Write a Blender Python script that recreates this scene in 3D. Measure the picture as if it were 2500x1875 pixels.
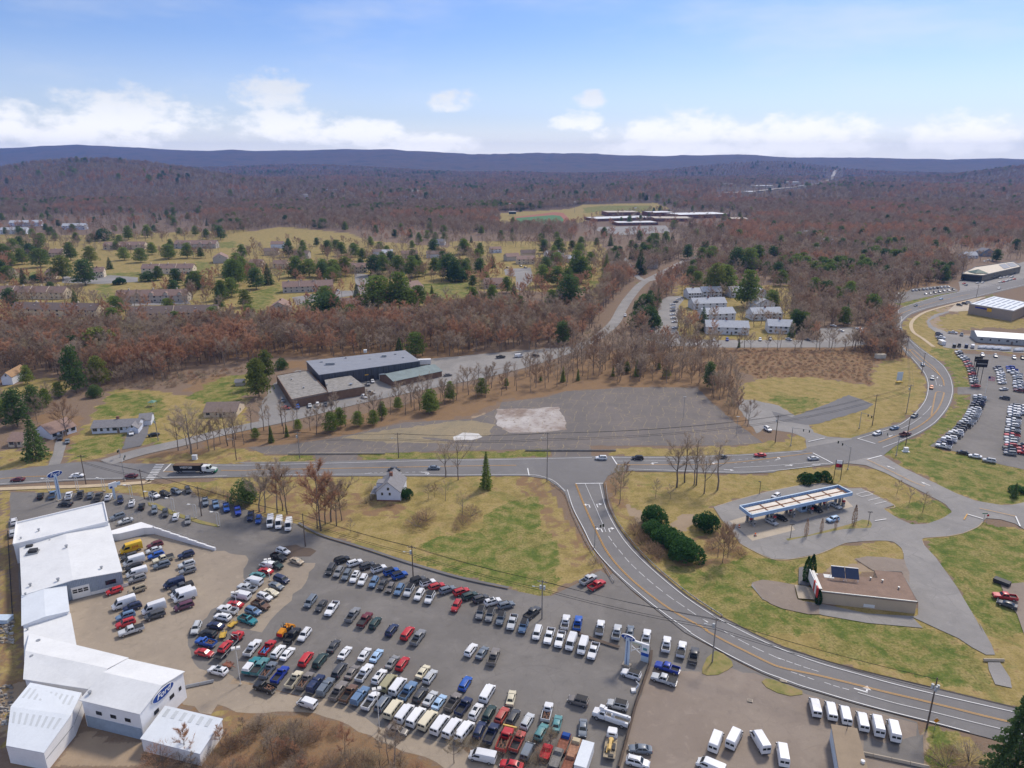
import bpy, bmesh, math, random
import numpy as np
from mathutils import Vector, Matrix
random.seed(7); rng = np.random.default_rng(11)
R = math.radians
for _o in list(bpy.data.objects): bpy.data.objects.remove(_o)
SC = bpy.context.scene
C = SC.collection
# ------------------------------------------------------------------ camera
CAM_H, PITCH, FPX = 115.0, R(17.3), 1734.0
cam = bpy.data.cameras.new('camera'); camo = bpy.data.objects.new('camera', cam); C.objects.link(camo)
cam.sensor_fit = 'HORIZONTAL'; cam.sensor_width = 36.0; cam.lens = 36.0*FPX/2500.0
cam.clip_start = 1.0; cam.clip_end = 60000.0
camo.location = (0, 0, CAM_H); camo.rotation_euler = (math.pi/2-PITCH, 0, 0)
SC.camera = camo
# ------------------------------------------------------------------ light
SUN_EL, SUN_AZ = R(47), R(38)          # azimuth from +Y (view direction) towards +X
sd = Vector((math.sin(SUN_AZ)*math.cos(SUN_EL), math.cos(SUN_AZ)*math.cos(SUN_EL), math.sin(SUN_EL)))
sun = bpy.data.lights.new('sun', 'SUN'); suno = bpy.data.objects.new('sun', sun); C.objects.link(suno)
sun.energy = 2.2; sun.angle = R(10); sun.color = (1.0, 0.90, 0.76)
suno.rotation_euler = sd.to_track_quat('Z', 'Y').to_euler(); suno.location = (0, 0, 400)
W = bpy.data.worlds.new('World'); SC.world = W; W.use_nodes = True
def build_world():
    nt = W.node_tree; N = nt.nodes; L = nt.links; N.clear()
    out = N.new('ShaderNodeOutputWorld'); bg = N.new('ShaderNodeBackground')
    sky = N.new('ShaderNodeTexSky'); sky.sky_type = 'NISHITA'; sky.sun_disc = False
    sky.sun_elevation = SUN_EL; sky.sun_rotation = SUN_AZ
    sky.altitude = 100; sky.air_density = 1.0; sky.dust_density = 0.6; sky.ozone_density = 1.2
    tc = N.new('ShaderNodeTexCoord')
    def math_(op, a, b=None, clamp=False):
        n = N.new('ShaderNodeMath'); n.operation = op; n.use_clamp = clamp
        for i, v in enumerate((a, b)):
            if v is None: continue
            if hasattr(v, 'is_linked') or hasattr(v, 'links'): L.new(v, n.inputs[i])
            else: n.inputs[i].default_value = v
        return n.outputs[0]
    def maprange(v, a, b, c=0.0, d=1.0, smooth=True):
        n = N.new('ShaderNodeMapRange'); n.interpolation_type = 'SMOOTHSTEP' if smooth else 'LINEAR'; n.clamp = True
        L.new(v, n.inputs[0])
        for i, q in enumerate((a, b, c, d)): n.inputs[i+1].default_value = q
        return n.outputs[0]
    sep = N.new('ShaderNodeSeparateXYZ'); L.new(tc.outputs['Generated'], sep.inputs[0])
    x, y, z = sep.outputs
    el = math_('MULTIPLY', math_('ARCSINE', z), 180/math.pi)          # degrees
    az = math_('MULTIPLY', math_('ARCTAN2', x, y), 180/math.pi)
    def noise(scale_az, scale_el, detail=6, seed=0.0, rough=0.55):
        cx = N.new('ShaderNodeCombineXYZ')
        L.new(math_('MULTIPLY', az, scale_az), cx.inputs[0]); L.new(math_('MULTIPLY', el, scale_el), cx.inputs[1]); cx.inputs[2].default_value = seed
        n = N.new('ShaderNodeTexNoise'); n.inputs['Scale'].default_value = 1.0; n.inputs['Detail'].default_value = detail; n.inputs['Roughness'].default_value = rough
        L.new(cx.outputs[0], n.inputs['Vector']); return n.outputs['Fac']
    puff = noise(0.55, 1.0, 7, 3.1, 0.6)
    big = noise(0.06, 0.10, 3, 8.7)
    # cumulus heads seen in this part of the sky: centre azimuth, base elevation, half width, height (degrees)
    heads = [(-35.5, 1.9, 4.6, 2.2), (-27.0, 2.6, 6.0, 2.4), (-30, 1.5, 6, 1.7), (-17.5, 4.4, 3.0, 1.9), (-16.5, 2.3, 4.2, 1.8), (-11.5, 1.9, 4.6, 1.5), (-4.6, 4.5, 2.2, 0.8),
             (5.8, 4.6, 1.4, 0.6), (5.0, 3.1, 2.2, 0.8), (12.5, 1.2, 6.2, 2.6), (21, 1.2, 6.5, 2.3), (31, 1.3, 3.6, 2.0), (-7, 1.3, 5, 1.0), (39, 1.4, 5, 2.0), (-44, 1.6, 5, 2.4), (52, 1.5, 7, 2.2), (-58, 1.7, 7, 2.5)]
    dens = None
    for (a0, e0, w, h) in heads:
        da = math_('DIVIDE', math_('SUBTRACT', az, a0), w)
        de = math_('SUBTRACT', el, e0)
        up = math_('DIVIDE', math_('MAXIMUM', de, 0.0), h); dn = math_('DIVIDE', math_('MINIMUM', de, 0.0), 0.9)
        rr = math_('ADD', math_('ADD', math_('MULTIPLY', da, da), math_('MULTIPLY', up, up)), math_('MULTIPLY', dn, dn))
        s = math_('SUBTRACT', 1.0, rr)
        dens = s if dens is None else math_('MAXIMUM', dens, s)
    dens = math_('ADD', dens, math_('MULTIPLY', math_('SUBTRACT', puff, 0.5), 3.2))
    cum = maprange(dens, -0.15, 0.95)
    # elsewhere round the horizon: the same low band of cumulus from noise
    band = math_('MULTIPLY', maprange(el, 0.5, 1.8), maprange(el, 9.0, 4.0))
    roundc = math_('MULTIPLY', maprange(math_('ADD', big, math_('MULTIPLY', math_('SUBTRACT', puff, 0.5), 0.9)), 0.55, 0.8), band)
    outside = maprange(math_('ABSOLUTE', az), 44, 60)
    cum = math_('MAXIMUM', math_('MULTIPLY', cum, 0.72), math_('MULTIPLY', roundc, math_('MULTIPLY', outside, 0.8)))
    # unseen broken cumulus on a flat deck overhead, added to brighten and neutralise skylight
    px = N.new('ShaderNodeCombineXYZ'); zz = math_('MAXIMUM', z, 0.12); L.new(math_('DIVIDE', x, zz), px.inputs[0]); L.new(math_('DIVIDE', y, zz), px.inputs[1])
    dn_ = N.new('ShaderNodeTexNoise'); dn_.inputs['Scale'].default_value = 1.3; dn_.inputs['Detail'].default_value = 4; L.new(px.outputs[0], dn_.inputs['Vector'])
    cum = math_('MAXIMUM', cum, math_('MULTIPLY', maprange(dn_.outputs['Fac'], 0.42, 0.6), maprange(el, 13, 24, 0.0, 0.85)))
    # thin high veil
    veil = math_('MULTIPLY', maprange(noise(0.035, 0.14, 5, 1.7, 0.6), 0.47, 0.78), maprange(el, 60, 6, 0.15, 0.42))
    hz = math_('ADD', maprange(el, 10, 1.5, 0.0, 0.25), maprange(el, 3.6, 0.0, 0.0, 0.6))                               # milky air low over the ground
    haze = N.new('ShaderNodeMix'); haze.data_type = 'RGBA'; L.new(hz, haze.inputs[0])
    tint = N.new('ShaderNodeMix'); tint.data_type = 'RGBA'; tint.blend_type = 'MULTIPLY'; tint.inputs[0].default_value = 1.0
    L.new(sky.outputs[0], tint.inputs[6]); tint.inputs[7].default_value = (SKY_TINT[0], SKY_TINT[1], SKY_TINT[2], 1)
    L.new(tint.outputs[2], haze.inputs[6]); haze.inputs[7].default_value = (HZC[0], HZC[1], HZC[2], 1)
    m1 = N.new('ShaderNodeMix'); m1.data_type = 'RGBA'; L.new(veil, m1.inputs[0]); L.new(haze.outputs[2], m1.inputs[6]); m1.inputs[7].default_value = (CLC[0], CLC[1], CLC[2], 1)
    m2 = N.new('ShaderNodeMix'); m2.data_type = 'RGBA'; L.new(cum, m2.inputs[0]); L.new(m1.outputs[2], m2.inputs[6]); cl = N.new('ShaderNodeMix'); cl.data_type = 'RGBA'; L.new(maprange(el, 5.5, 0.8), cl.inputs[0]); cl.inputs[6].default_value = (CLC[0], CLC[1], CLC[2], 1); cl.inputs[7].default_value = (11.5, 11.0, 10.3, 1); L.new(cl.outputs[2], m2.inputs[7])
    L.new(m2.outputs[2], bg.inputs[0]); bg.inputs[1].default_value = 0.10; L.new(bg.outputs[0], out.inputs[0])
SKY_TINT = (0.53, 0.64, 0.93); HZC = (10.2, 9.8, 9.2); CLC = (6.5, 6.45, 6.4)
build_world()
W.cycles.sampling_method = 'MANUAL'; W.cycles.sample_map_resolution = 512
SC.view_settings.view_transform = 'Standard'; SC.view_settings.look = 'None'
SC.view_settings.exposure = 0.6; SC.view_settings.gamma = 1.0
SC.render.engine = 'CYCLES'
SC.cycles.use_denoising = True
SC.cycles.max_bounces = 5; SC.cycles.diffuse_bounces = 2; SC.cycles.glossy_bounces = 2; SC.cycles.transparent_max_bounces = 8; SC.cycles.volume_bounces = 0
SC.cycles.caustics_reflective = False; SC.cycles.caustics_refractive = False
# ------------------------------------------------------------------ pixel -> place on the ground
TILES = dict(P=(0, 0, 1.0), F=(0, 0, 2500/2212), A=(0, 1150, 600/2212), B=(0, 1500, 600/2212), C=(400, 1300, 500/2212), D=(700, 1300, 500/2212), E=(1100, 1300, 600/2212),
    G=(1050, 1600, 550/2212), H=(1500, 1500, 500/2212), I=(2000, 1500, 500/2212), Q=(1400, 1100, 600/2212), R=(1900, 1100, 600/2212), S=(1750, 1150, 400/2212),
    J=(2200, 850, 300/1659), K=(2100, 580, 400/2212), L=(0, 850, 600/2212), M=(500, 830, 600/2212), N=(1000, 850, 600/2212), O=(1500, 780, 800/2212),
    U=(550, 1100, 900/2212), V=(0, 520, 600/2212), W=(550, 520, 600/2212), X=(1100, 480, 800/2212), Y=(550, 1500, 600/2212), Z=(1940, 1370, 320/2212), T=(2340, 690, 160/1770))
CT, ST = math.cos(PITCH), math.sin(PITCH)
def G_(t, u, v, z=0.0):
    x0, y0, s = TILES[t]; px, py = x0+u*s, y0+v*s
    a, b = (px-1250)/FPX, (937.5-py)/FPX
    dz = b*CT-ST; k = (z-CAM_H)/dz
    return Vector((a*k, (b*ST+CT)*k, z))
def pts(t, l, z=0.0): return [G_(t, u, v, z) for u, v in l]
def path(*segs):
    """segs: ('Q', [(u,v),...]), ... joined into one list of ground points"""
    r = []
    for t, l in segs: r += pts(t, l)
    return r
# ------------------------------------------------------------------ scene helpers
def link(o, parent=None):
    C.objects.link(o)
    if parent: o.parent = parent
    return o
def obj(name, mesh, mats=(), parent=None, loc=None, rz=None):
    if isinstance(mesh, bmesh.types.BMesh):
        me = bpy.data.meshes.new(name); mesh.to_mesh(me); mesh.free(); mesh = me
    if mats and not mesh.materials:
        for m in (mats if isinstance(mats, (list, tuple)) else [mats]): mesh.materials.append(m)
    o = bpy.data.objects.new(name, mesh); link(o, parent)
    if loc is not None: o.location = loc
    if rz is not None: o.rotation_euler = (0, 0, rz)
    return o
def empty(name, loc=(0, 0, 0), rz=0.0):
    o = bpy.data.objects.new(name, None); C.objects.link(o); o.location = loc; o.rotation_euler = (0, 0, rz); o.empty_display_size = 0.5
    return o
def tag(o, label=None, cat=None, group=None, kind=None):
    if label: o['label'] = label
    if cat: o['category'] = cat
    if group: o['group'] = group
    if kind: o['kind'] = kind
    return o
def mesh_from(name, V_, F_, mi=None):
    me = bpy.data.meshes.new(name); me.from_pydata([tuple(v) for v in V_], [], F_); 
    if mi is not None: me.polygons.foreach_set('material_index', mi)
    me.update(); return me
class MB:
    """collects quads / boxes / prisms / tubes into one mesh"""
    def __init__(s): s.v = []; s.f = []; s.m = []
    def add(s, vs, fs, mi=0):
        b = len(s.v); s.v += [tuple(v) for v in vs]; s.f += [tuple(i+b for i in f) for f in fs]; s.m += [mi]*len(fs); return s
    def box(s, x0, x1, y0, y1, z0, z1, mi=0):
        return s.add([(x0,y0,z0),(x1,y0,z0),(x1,y1,z0),(x0,y1,z0),(x0,y0,z1),(x1,y0,z1),(x1,y1,z1),(x0,y1,z1)],
                     [(0,3,2,1),(4,5,6,7),(0,1,5,4),(1,2,6,5),(2,3,7,6),(3,0,4,7)], mi)
    def hexa(s, bot, top, mi=0):
        n = len(bot); return s.add(list(bot)+list(top), [tuple(range(n))[::-1], tuple(range(n, 2*n))]+[(i, (i+1)%n, n+(i+1)%n, n+i) for i in range(n)], mi)
    def quad(s, a, b, c, d, mi=0): return s.add([a, b, c, d], [(0, 1, 2, 3)], mi)
    def beam(s, p, q, w=0.1, h=None, mi=0):
        p, q = Vector(p), Vector(q); h = h or w; d = (q-p).normalized()
        u = d.cross(Vector((0, 0, 1))); u = Vector((1, 0, 0)) if u.length < 1e-3 else u.normalized(); n = u.cross(d).normalized()
        a = [u*(w/2)+n*(h/2), -u*(w/2)+n*(h/2), -u*(w/2)-n*(h/2), u*(w/2)-n*(h/2)]
        return s.add([p+k for k in a]+[q+k for k in a], [(3,2,1,0),(4,5,6,7)]+[(i,(i+1)%4,4+(i+1)%4,4+i) for i in range(4)], mi)
    def tube(s, ps, rs, n=6, mi=0):
        """tapered tube through points"""
        rings = []
        for i, p in enumerate(ps):
            p = Vector(p); d = (Vector(ps[min(i+1, len(ps)-1)])-Vector(ps[max(i-1, 0)])).normalized()
            u = d.cross(Vector((0.31, 0.95, 0.05))).normalized(); w = d.cross(u)
            r = rs[i] if isinstance(rs, (list, tuple)) else rs
            rings.append([p+(u*math.cos(2*math.pi*k/n)+w*math.sin(2*math.pi*k/n))*r for k in range(n)])
        vs = [v for r_ in rings for v in r_]; fs = []
        for i in range(len(rings)-1):
            fs += [(i*n+k, i*n+(k+1)%n, (i+1)*n+(k+1)%n, (i+1)*n+k) for k in range(n)]
        fs += [tuple(range(n))[::-1], tuple((len(rings)-1)*n+k for k in range(n))]
        return s.add(vs, fs, mi)
    def cyl(s, x, y, z0, z1, r, n=10, mi=0, r2=None):
        return s.tube([(x, y, z0), (x, y, z1)], [r, r if r2 is None else r2], n, mi)
    def mesh(s, name): return mesh_from(name, s.v, s.f, s.m)
    def build(s, name, mats, parent=None, loc=None, rz=None):
        me = s.mesh(name)
        for m in (mats if isinstance(mats, (list, tuple)) else [mats]): me.materials.append(m)
        return obj(name, me, (), parent, loc, rz)
# ------------------------------------------------------------------ materials
def nodes(m):
    m.use_nodes = True; nt = m.node_tree; b = nt.nodes['Principled BSDF']; return nt, nt.nodes, nt.links, b
def noise_n(N, L, scale, detail=4, rough=0.55, coord=None, dist=0.0):
    n = N.new('ShaderNodeTexNoise'); n.inputs['Scale'].default_value = scale; n.inputs['Detail'].default_value = detail; n.inputs['Roughness'].default_value = rough; n.inputs['Distortion'].default_value = dist
    if coord is not None: L.new(coord, n.inputs['Vector'])
    return n.outputs['Fac']
def ramp_n(N, L, fac, stops):
    n = N.new('ShaderNodeValToRGB'); e = n.color_ramp.elements
    while len(e) < len(stops): e.new(0.5)
    for i, (p, c) in enumerate(stops): e[i].position = p; e[i].color = (*c, 1) if len(c) == 3 else c
    L.new(fac, n.inputs[0]); return n.outputs[0]
def mix_n(N, L, f, a, b, mode='MIX'):
    n = N.new('ShaderNodeMix'); n.data_type = 'RGBA'; n.blend_type = mode
    for i, v in ((0, f), (6, a), (7, b)):
        if hasattr(v, 'links'): L.new(v, n.inputs[i])
        else: n.inputs[i].default_value = v if i == 0 else ((*v, 1) if len(v) == 3 else v)
    return n.outputs[2]
def math_n(N, L, op, a, b=None, clamp=False):
    n = N.new('ShaderNodeMath'); n.operation = op; n.use_clamp = clamp
    for i, v in enumerate((a, b)):
        if v is None: continue
        if hasattr(v, 'links'): L.new(v, n.inputs[i])
        else: n.inputs[i].default_value = v
    return n.outputs[0]
def mr_n(N, L, v, a, b, c=0.0, d=1.0):
    n = N.new('ShaderNodeMapRange'); n.interpolation_type = 'SMOOTHSTEP'; L.new(v, n.inputs[0])
    for i, q in enumerate((a, b, c, d)): n.inputs[i+1].default_value = q
    return n.outputs[0]
def world_pos(N, L):
    g = N.new('ShaderNodeNewGeometry'); return g.outputs['Position']
MATS = {}
def mat(name, col, rough=0.7, var=0.12, scale=0.6, metal=0.0, bump=0.0, spec=0.3, coord='pos'):
    """plain procedural paint / stone / wood: colour broken up by two sizes of noise"""
    if name in MATS: return MATS[name]
    m = bpy.data.materials.new(name); nt, N, L, b = nodes(m)
    if coord == 'pos': co = world_pos(N, L)
    else: co = N.new('ShaderNodeTexCoord').outputs['Object']
    f = noise_n(N, L, scale, 5, 0.6, co); g = noise_n(N, L, scale*9, 3, 0.5, co)
    s = math_n(N, L, 'ADD', math_n(N, L, 'MULTIPLY', f, 0.65), math_n(N, L, 'MULTIPLY', g, 0.35))
    lo = tuple(c*(1-var*1.6) for c in col); hi = tuple(min(1, c*(1+var*1.3)) for c in col)
    L.new(ramp_n(N, L, s, [(0.32, lo), (0.5, col), (0.68, hi)]), b.inputs['Base Color'])
    b.inputs['Roughness'].default_value = rough; b.inputs['Metallic'].default_value = metal
    b.inputs['Specular IOR Level'].default_value = spec
    if bump:
        bn = N.new('ShaderNodeBump'); bn.inputs['Strength'].default_value = bump; bn.inputs['Distance'].default_value = 0.05; L.new(g, bn.inputs['Height']); L.new(bn.outputs[0], b.inputs['Normal'])
    MATS[name] = m; return m
# ================================================================== THE GROUND
def vnoise(x, y, s, seed=0):
    """cheap value noise in numpy, -1..1"""
    x = np.asarray(x)/s; y = np.asarray(y)/s
    xi = np.floor(x).astype(np.int64); yi = np.floor(y).astype(np.int64); fx = x-xi; fy = y-yi
    def h(a, b):
        n = (a*374761393+b*668265263+seed*144269504) & 0x7fffffff
        n = ((n ^ (n >> 13))*1274126177) & 0x7fffffff
        return ((n ^ (n >> 16)) & 0xffff)/32767.5-1.0
    u = fx*fx*(3-2*fx); v = fy*fy*(3-2*fy)
    return (h(xi, yi)*(1-u)+h(xi+1, yi)*u)*(1-v)+(h(xi, yi+1)*(1-u)+h(xi+1, yi+1)*u)*v
def pip(px, py, poly):
    poly = [(p[0], p[1]) for p in poly]; inside = np.zeros(px.shape, bool)
    xs = [p[0] for p in poly]; ys = [p[1] for p in poly]
    sel = (px >= min(xs)) & (px <= max(xs)) & (py >= min(ys)) & (py <= max(ys))
    if not sel.any(): return inside
    X = px[sel]; Y = py[sel]; r = np.zeros(X.shape, bool); n = len(poly); j = n-1
    for i in range(n):
        xi, yi = poly[i]; xj, yj = poly[j]
        if yi != yj: r ^= ((yi > Y) != (yj > Y)) & (X < (xj-xi)*(Y-yi)/(yj-yi)+xi)
        j = i
    inside[sel] = r; return inside
RIDGE = [(-1500, 30), (-600, 34), (0, 34), (100, 38), (190, 40), (300, 36), (400, 30), (480, 26), (560, 29), (660, 26), (760, 28), (880, 33), (960, 31), (1050, 25), (1150, 20), (1250, 19), (1400, 21), (1500, 19), (1650, 16), (1800, 16), (1950, 12), (2100, 10), (2300, 7), (2420, 10), (2500, 9), (3200, 8), (4200, 12)]
def terrain(x, y):
    x = np.asarray(x, float); y = np.asarray(y, float); yy = np.maximum(y, 300.0)
    px = 1250+FPX*(x/yy)/CT
    d = np.interp(px, [r[0] for r in RIDGE], [r[1] for r in RIDGE])
    d = d+1.2*vnoise(px, px*0, 38, 5)+0.7*vnoise(px, px*0, 13, 6)
    top = CAM_H+d*9000/FPX*CT
    z = top*np.exp(-((y-9300)/1700)**2)*(y > 300)
    z += np.where(y > 9300, top*(1-np.exp(-((y-9300)/1700)**2))*0.9, 0)           # the ridge goes on behind its crest
    # wooded hill on the left, some 3 km off
    z += 112*np.exp(-((px-230)/330)**2)*np.exp(-((y-3300)/650)**2)*(y > 500)
    z += 105*np.exp(-((px-1850)/260)**2)*np.exp(-((y-6300)/700)**2)*(y > 500)
    z += 95*np.exp(-((px-2620)/260)**2)*np.exp(-((y-4600)/600)**2)*(y > 500)
    z += 60*np.exp(-((px-700)/400)**2)*np.exp(-((y-6000)/900)**2)*(y > 500)
    roll = np.clip((y-1750)/1500, 0, 1)
    z += roll*(12*vnoise(x, y, 900, 1)+8*vnoise(x, y, 370, 2)+8)
    return z
# ---- cover polygons (image traces turned into places on the flat ground)
def PG(*segs): return path(*segs)
GREEN = [
    PG(('U', [(1630,340),(1820,270),(1900,330),(1890,440),(1990,560),(1995,760),(1950,875),(1700,800),(1480,725),(1300,665),(1180,560),(1330,500),(1500,470)])),
    PG(('U', [(1100,640),(1300,620),(1600,760),(1900,860),(1880,875),(1500,780)])),
    PG(('Q', [(880,1010),(1200,1090),(1500,960),(2100,1000),(2050,1060),(2010,1200),(1700,1150),(1560,1190),(1680,1330),(1880,1430),(2212,1500),(2212,1659),(1620,1659),(1300,1460),(1050,1250),(850,1080)])),
    PG(('I', [(0,30),(900,100),(1300,170),(1650,370),(1830,640),(1830,820),(1300,740),(700,560),(0,420)])),
    PG(('R', [(1310,800),(1600,770),(1840,640),(2212,720),(2900,900),(2900,1659),(1870,1659),(1700,1400),(1560,1150),(1330,890)])),
    PG(('R', [(950,520),(1060,500),(1400,430),(1530,500),(1565,560),(1480,610),(1350,655),(1200,662),(1050,595)])),
    PG(('R', [(930,0),(1000,50),(1600,380),(1850,460),(2100,490),(2900,430),(2900,130),(2212,200),(1990,120),(1480,10),(1300,-100),(960,-60)])),
    PG(('J', [(380,-10),(700,10),(900,300),(920,520),(740,520),(700,380),(560,200)]), ), PG(('J', [(750,640),(935,630),(930,760),(800,1000),(560,1200),(400,1330),(120,1330),(0,1300),(250,1170),(480,1020),(640,860),(720,720)])),
    PG(('L', [(640,880),(830,790),(1140,780),(1130,900),(880,960),(640,1000)])), PG(('L', [(820,620),(1000,410),(1360,400),(1480,460),(1480,640),(1360,700),(1360,590),(830,640)])),
    PG(('L', [(1700,440),(2050,240),(2212,240),(2212,420),(2120,520),(1840,480)])), PG(('M', [(0,400),(230,310),(420,310),(410,500),(300,540),(0,520)])),
    PG(('L', [(1270,830),(1440,790),(1480,850),(1290,880)])),
    PG(('V', [(880,650),(1020,640),(1040,800),(940,830),(880,760)])), PG(('V', [(100,590),(420,500),(420,600),(100,620)])), PG(('V', [(940,530),(1020,540),(1260,530),(1280,620),(920,640)])),
    PG(('V', [(1740,430),(1900,450),(1900,560),(1740,540)])), PG(('V', [(1940,260),(2120,260),(2100,310),(1960,320)])), PG(('V', [(880,230),(1100,230),(1100,260),(880,250)])),
    PG(('W', [(230,720),(500,640),(500,700),(330,900),(580,910),(600,830),(620,900),(400,940),(210,880)])), PG(('W', [(1690,640),(2212,620),(2212,760),(1720,830)])), PG(('W', [(440,500),(540,500),(520,570),(430,560)])),
    PG(('X', [(0,600),(140,570),(150,690),(0,690)])), PG(('X', [(920,570),(1050,570),(1030,640),(960,700),(920,640)])), PG(('X', [(1260,580),(1310,580),(1270,630),(1230,630)])),
    PG(('K', [(500,890),(900,790),(1340,725),(1300,760),(720,900),(540,920)])), PG(('K', [(1640,800),(1800,760),(1860,800),(1700,830)])),
    PG(('O', [(1020,500),(1250,520),(1430,560),(1220,650),(1110,580)])), PG(('S', [(1880,720),(1960,660),(2060,670),(2090,750),(1900,770)])),
    PG(('X', [(900,75),(1060,60),(1350,62),(1370,100),(1280,105),(1060,95),(900,112)])),
    PG(('A', [(2000,1000),(1990,1000),(1990,1001)])),
    PG(('N', [(0,940),(1280,915),(1260,985),(0,995)])), PG(('M', [(1370,1020),(2212,1005),(2212,1075),(1400,1085)])), PG(('M', [(680,1040),(980,1030),(970,1090),(660,1095)])),
    PG(('H', [(1230,1480),(1480,1480),(1660,1659),(1210,1659)])), PG(('I', [(490,1510),(870,1630),(880,1659),(520,1659)])), PG(('H', [(1090,400),(1240,480),(1270,560),(1150,640),(980,650),(990,540)])),
    PG(('I', [(1130,1190),(1500,1270),(1580,1659),(1180,1659)])),
]
DRY = [
    PG(('I', [(0,-100),(1000,-100),(2300,-250),(3200,-200),(3200,1250),(1640,900),(0,490)])), PG(('E', [(880,565),(1130,455),(1350,335),(1300,180),(1150,60),(900,100)])), PG(('X', [(330,112),(800,84),(900,55),(1380,48),(1480,80),(1300,110),(1000,128),(820,190),(340,195)])), PG(('H', [(1100,-60),(2212,-300),(2212,500),(1800,350),(1500,215)])),
    PG(('A', [(1080,190),(1300,160),(1700,100),(2200,60),(2212,100),(2212,420),(1800,240),(1700,150),(1300,230)])),
    PG(('U', [(0,160),(900,150),(1600,150),(1900,160),(2080,420),(2200,640),(2130,740),(1960,870),(1600,810),(1000,640),(700,555),(480,480),(200,380),(0,280)])),
    PG(('Q', [(500,190),(1000,200),(1500,215),(1800,205),(2212,160),(2212,300),(1700,380),(1250,510),(1400,640),(1600,900),(2212,960),(2212,1500),(1500,1600),(1000,1280),(700,1030),(480,830),(380,640),(320,400)])),
    PG(('R', [(0,180),(480,130),(620,120),(790,140),(1000,220),(1400,440),(1560,550),(1350,660),(1050,600),(945,525),(1045,495),(745,340),(380,296),(0,370)])),
    PG(('R', [(0,960),(500,860),(1000,815),(1130,900),(1120,980),(690,980),(840,1100),(300,1080),(180,1060),(0,1180)])),
    PG(('I', [(0,0),(900,60),(1300,150),(1700,350),(1850,620),(1880,900),(1640,900),(800,700),(0,490)])),
    PG(('R', [(1290,790),(1840,640),(2212,700),(2900,880),(2900,1900),(1870,1700),(1560,1150)])),
    PG(('R', [(930,-20),(1000,50),(1600,390),(1850,470),(2100,500),(2900,440),(2900,110),(2212,180),(1990,100),(1480,0),(1300,-110),(960,-80)])),
    PG(('O', [(830,460),(1000,390),(1350,390),(1740,450),(1760,300),(1960,250),(2070,340),(2105,460),(2085,555),(2020,640),(1890,715),(1640,800),(1430,790),(1320,750),(1300,700),(1000,560),(860,540)])),
    PG(('O', [(1000,840),(1290,760),(1300,870),(900,920),(400,935),(0,925),(0,865),(800,860)])),
    PG(('L', [(0,910),(460,920),(430,1060),(0,1105)])), PG(('L', [(600,1000),(660,870),(1130,900),(880,1000),(620,1030)])), PG(('L', [(620,880),(1000,380),(1500,380),(1700,440),(2212,220),(2212,700),(1900,760),(1530,850),(1270,880),(1140,780),(830,790)])),
    PG(('L', [(0,350),(400,270),(640,300),(660,360),(300,420),(0,440)])),
    PG(('L', [(1250,1000),(1700,940),(2212,1000),(2212,1045),(1280,1040)])), PG(('M', [(0,960),(380,980),(560,1030),(980,1030),(960,1100),(0,1100)])),
    PG(('A', [(0,190),(90,190),(80,540),(0,700)])), PG(('A', [(130,160),(1100,130),(2212,60),(2212,160),(1300,225),(1080,195),(150,190)])),
    PG(('J', [(380,-60),(720,0),(920,300),(930,530),(740,525),(700,380),(560,200)])), PG(('J', [(750,630),(940,630),(930,760),(800,1010),(420,1310),(700,1400),(1000,1500),(1300,1570),(1659,1659),(1659,1800),(0,1650),(0,1290),(480,1030),(720,720)])),
    PG(('J', [(500,-60),(1700,40),(1700,70),(720,20)])),
    PG(('K', [(540,900),(1350,720),(1480,705),(560,960)])), PG(('K', [(600,1130),(830,1030),(1300,900),(1150,970),(940,1110),(960,1200),(1060,1290),(1110,1480),(1300,1659),(1000,1659),(640,1360),(560,1270)])), PG(('K', [(1050,1080),(1480,960),(2100,1090),(2500,1130),(2500,1230),(1560,1220),(1200,1270),(1080,1200)])),
    PG(('U', [(0,290),(480,480),(700,550),(430,440),(100,330)])),
    PG(('B', [(1590,780),(2100,900),(2212,1000),(2100,1100),(1990,940)])), PG(('C', [(640,1540),(900,1560),(960,1659),(640,1659)])), PG(('H', [(1590,720),(1640,690),(1800,740),(2030,830),(2030,880),(1850,890),(1650,790)])), PG(('H', [(940,600),(1000,420),(1090,390),(1290,500),(1270,580),(1160,660),(960,660)])),
    PG(('V', [(90,480),(1000,380),(1900,420),(2100,240),(2212,240),(2212,300),(1900,600),(1000,850),(400,640),(90,620)])), PG(('W', [(0,500),(200,640),(640,620),(620,950),(200,950),(0,860)])), PG(('W', [(500,120),(1100,180),(1300,240),(1100,300),(700,260),(400,300),(0,300),(0,200)])),
    PG(('X', [(300,350),(560,380),(560,470),(300,500)])), PG(('X', [(330,120),(440,130),(380,190),(330,170)])), PG(('X', [(1500,640),(1620,690),(1650,800),(1530,840),(1500,760)])), PG(('X', [(1530,880),(2212,900),(2212,960),(1540,960)])), PG(('X', [(1850,690),(1960,700),(1950,760),(1850,750)])),
    PG(('A', [(0,700),(70,560),(110,1300),(120,1659),(0,1659)])), PG(('B', [(0,0),(200,0),(230,600),(60,1200),(0,1200)])), PG(('I', [(1120,1180),(1600,1290),(1900,1659),(1100,1659)])),
]
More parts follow.
